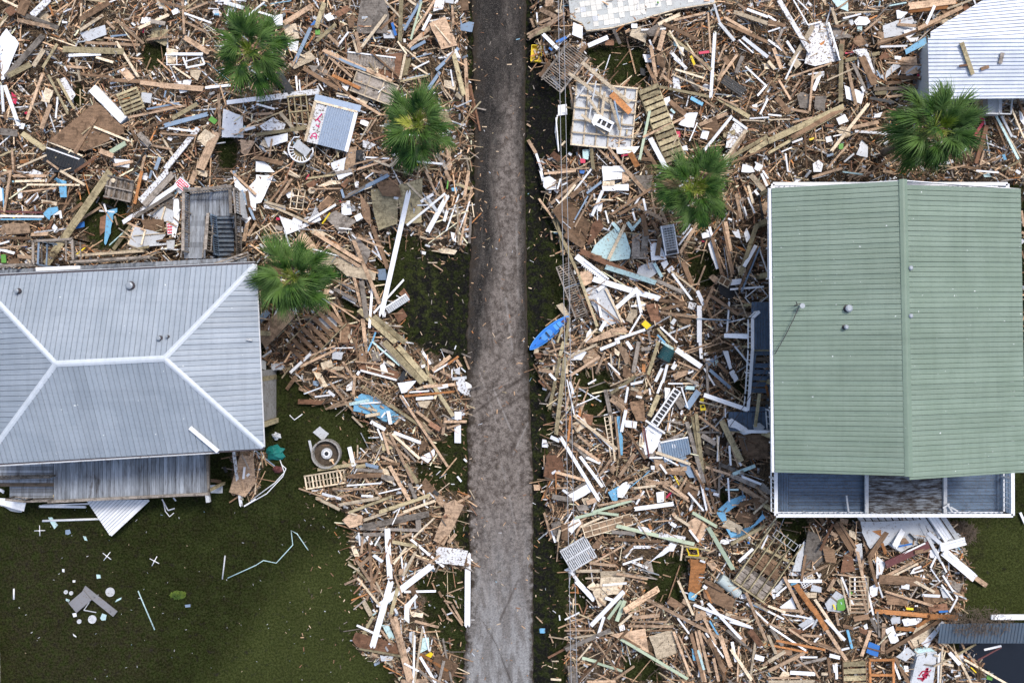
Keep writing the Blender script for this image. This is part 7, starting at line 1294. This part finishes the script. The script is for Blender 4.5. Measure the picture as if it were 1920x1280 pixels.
# at most 300 of a kind stay separate (the largest); the rest become one joined mass per kind
byk = defaultdict(list)
for it in LAB: byk[it[0].name.split('.')[0]].append(it)
dropped = set()
for kname, its in byk.items():
    its.sort(key=lambda i: -i[7])
    rest = its[300:]
    if not rest: continue
    V, Fc, M, ms = [], [], [], []
    for it in rest:
        o = it[0]; dropped.add(o.name); q = o.rotation_quaternion if o.rotation_mode == 'QUATERNION' else o.rotation_euler.to_quaternion()
        mt = Matrix.LocRotScale(o.location, q, o.scale); b = len(V); m_ = o.data.materials[0]
        if m_ not in ms: ms.append(m_)
        V += [tuple(mt @ v.co) for v in o.data.vertices]
        for p_ in o.data.polygons: Fc.append(tuple(b+j for j in p_.vertices)); M.append(ms.index(m_))
        bpy.data.objects.remove(o)
    me = bpy.data.meshes.new('loose_'+kname+'_pieces'); me.from_pydata(V,[],Fc)
    for m_ in ms: me.materials.append(m_)
    me.polygons.foreach_set('material_index', M)
    tag(link(bpy.data.objects.new('loose_'+kname+'_pieces', me)), 'the smaller '+kname.replace('_',' ')+' pieces of the rubble', None, None, 'stuff')
    for it in rest: it[0] = None
LAB = [it for it in LAB if it[0] is not None]
gr = defaultdict(list)
for it in LAB:
    o, size, colr, noun, lie_, px, py, area = it
    nr = near(px, py).replace(' of the ',' of the ')
    gr[' '.join(x for x in (size, colr, noun, LIE[lie_]+',', nr) if x)].append(it)
for key, its in gr.items():
    if len(its) == 1: its[0][0]['label'] = key
    elif len(its) == 2:
        a, b = sorted(its, key=lambda i: i[5])
        if abs(a[5]-b[5]) >= abs(a[6]-b[6]): a[0]['label'] = key+', left one'; b[0]['label'] = key+', right one'
        else:
            a, b = sorted(its, key=lambda i: i[6]); a[0]['label'] = key+', upper one'; b[0]['label'] = key+', lower one'
    else:
        its.sort(key=lambda i: i[5])
        for k, i in enumerate(its): i[0]['label'] = key+', '+(ORD[k] if k < len(its)-1 or k == 0 else 'rightmost') if k < 10 else key
for it in LAB:
    o = it[0]; l = o['label']
    l = l.replace('timber board','board')
    w_ = l.split()
    if len(w_) > 16: l = l.replace('the bright blue board with dirt on it','the dirty blue board').replace('lying ','').replace(' to the right','').replace('with a red lizard','').replace('staircase of the upper right','staircase').replace('of the road','of road')
    w_ = l.split(); l = ' '.join(w_[:16]) if len(w_) > 16 else l
    o['label'] = l.strip(' ,')
    o['group'] = {'timber_board':'loose boards in the rubble','pine_stud':'pale studs in the rubble','treated_post':'treated lumber in the rubble','weathered_plank':'weathered planks in the rubble','painted_board':'white painted boards in the rubble','trim_strip':'coloured strips in the rubble','plywood_sheet':'plywood sheets in the rubble','white_panel':'white panels in the rubble','coloured_panel':'coloured panels in the rubble'}[o.name.split('.')[0]]
c_ = defaultdict(list)
for it in LAB: c_[it[0]['label']].append(it[0])
print('rubble pieces', len(LAB), 'distinct labels', len(c_), 'longest', max(len(k.split()) for k in c_))
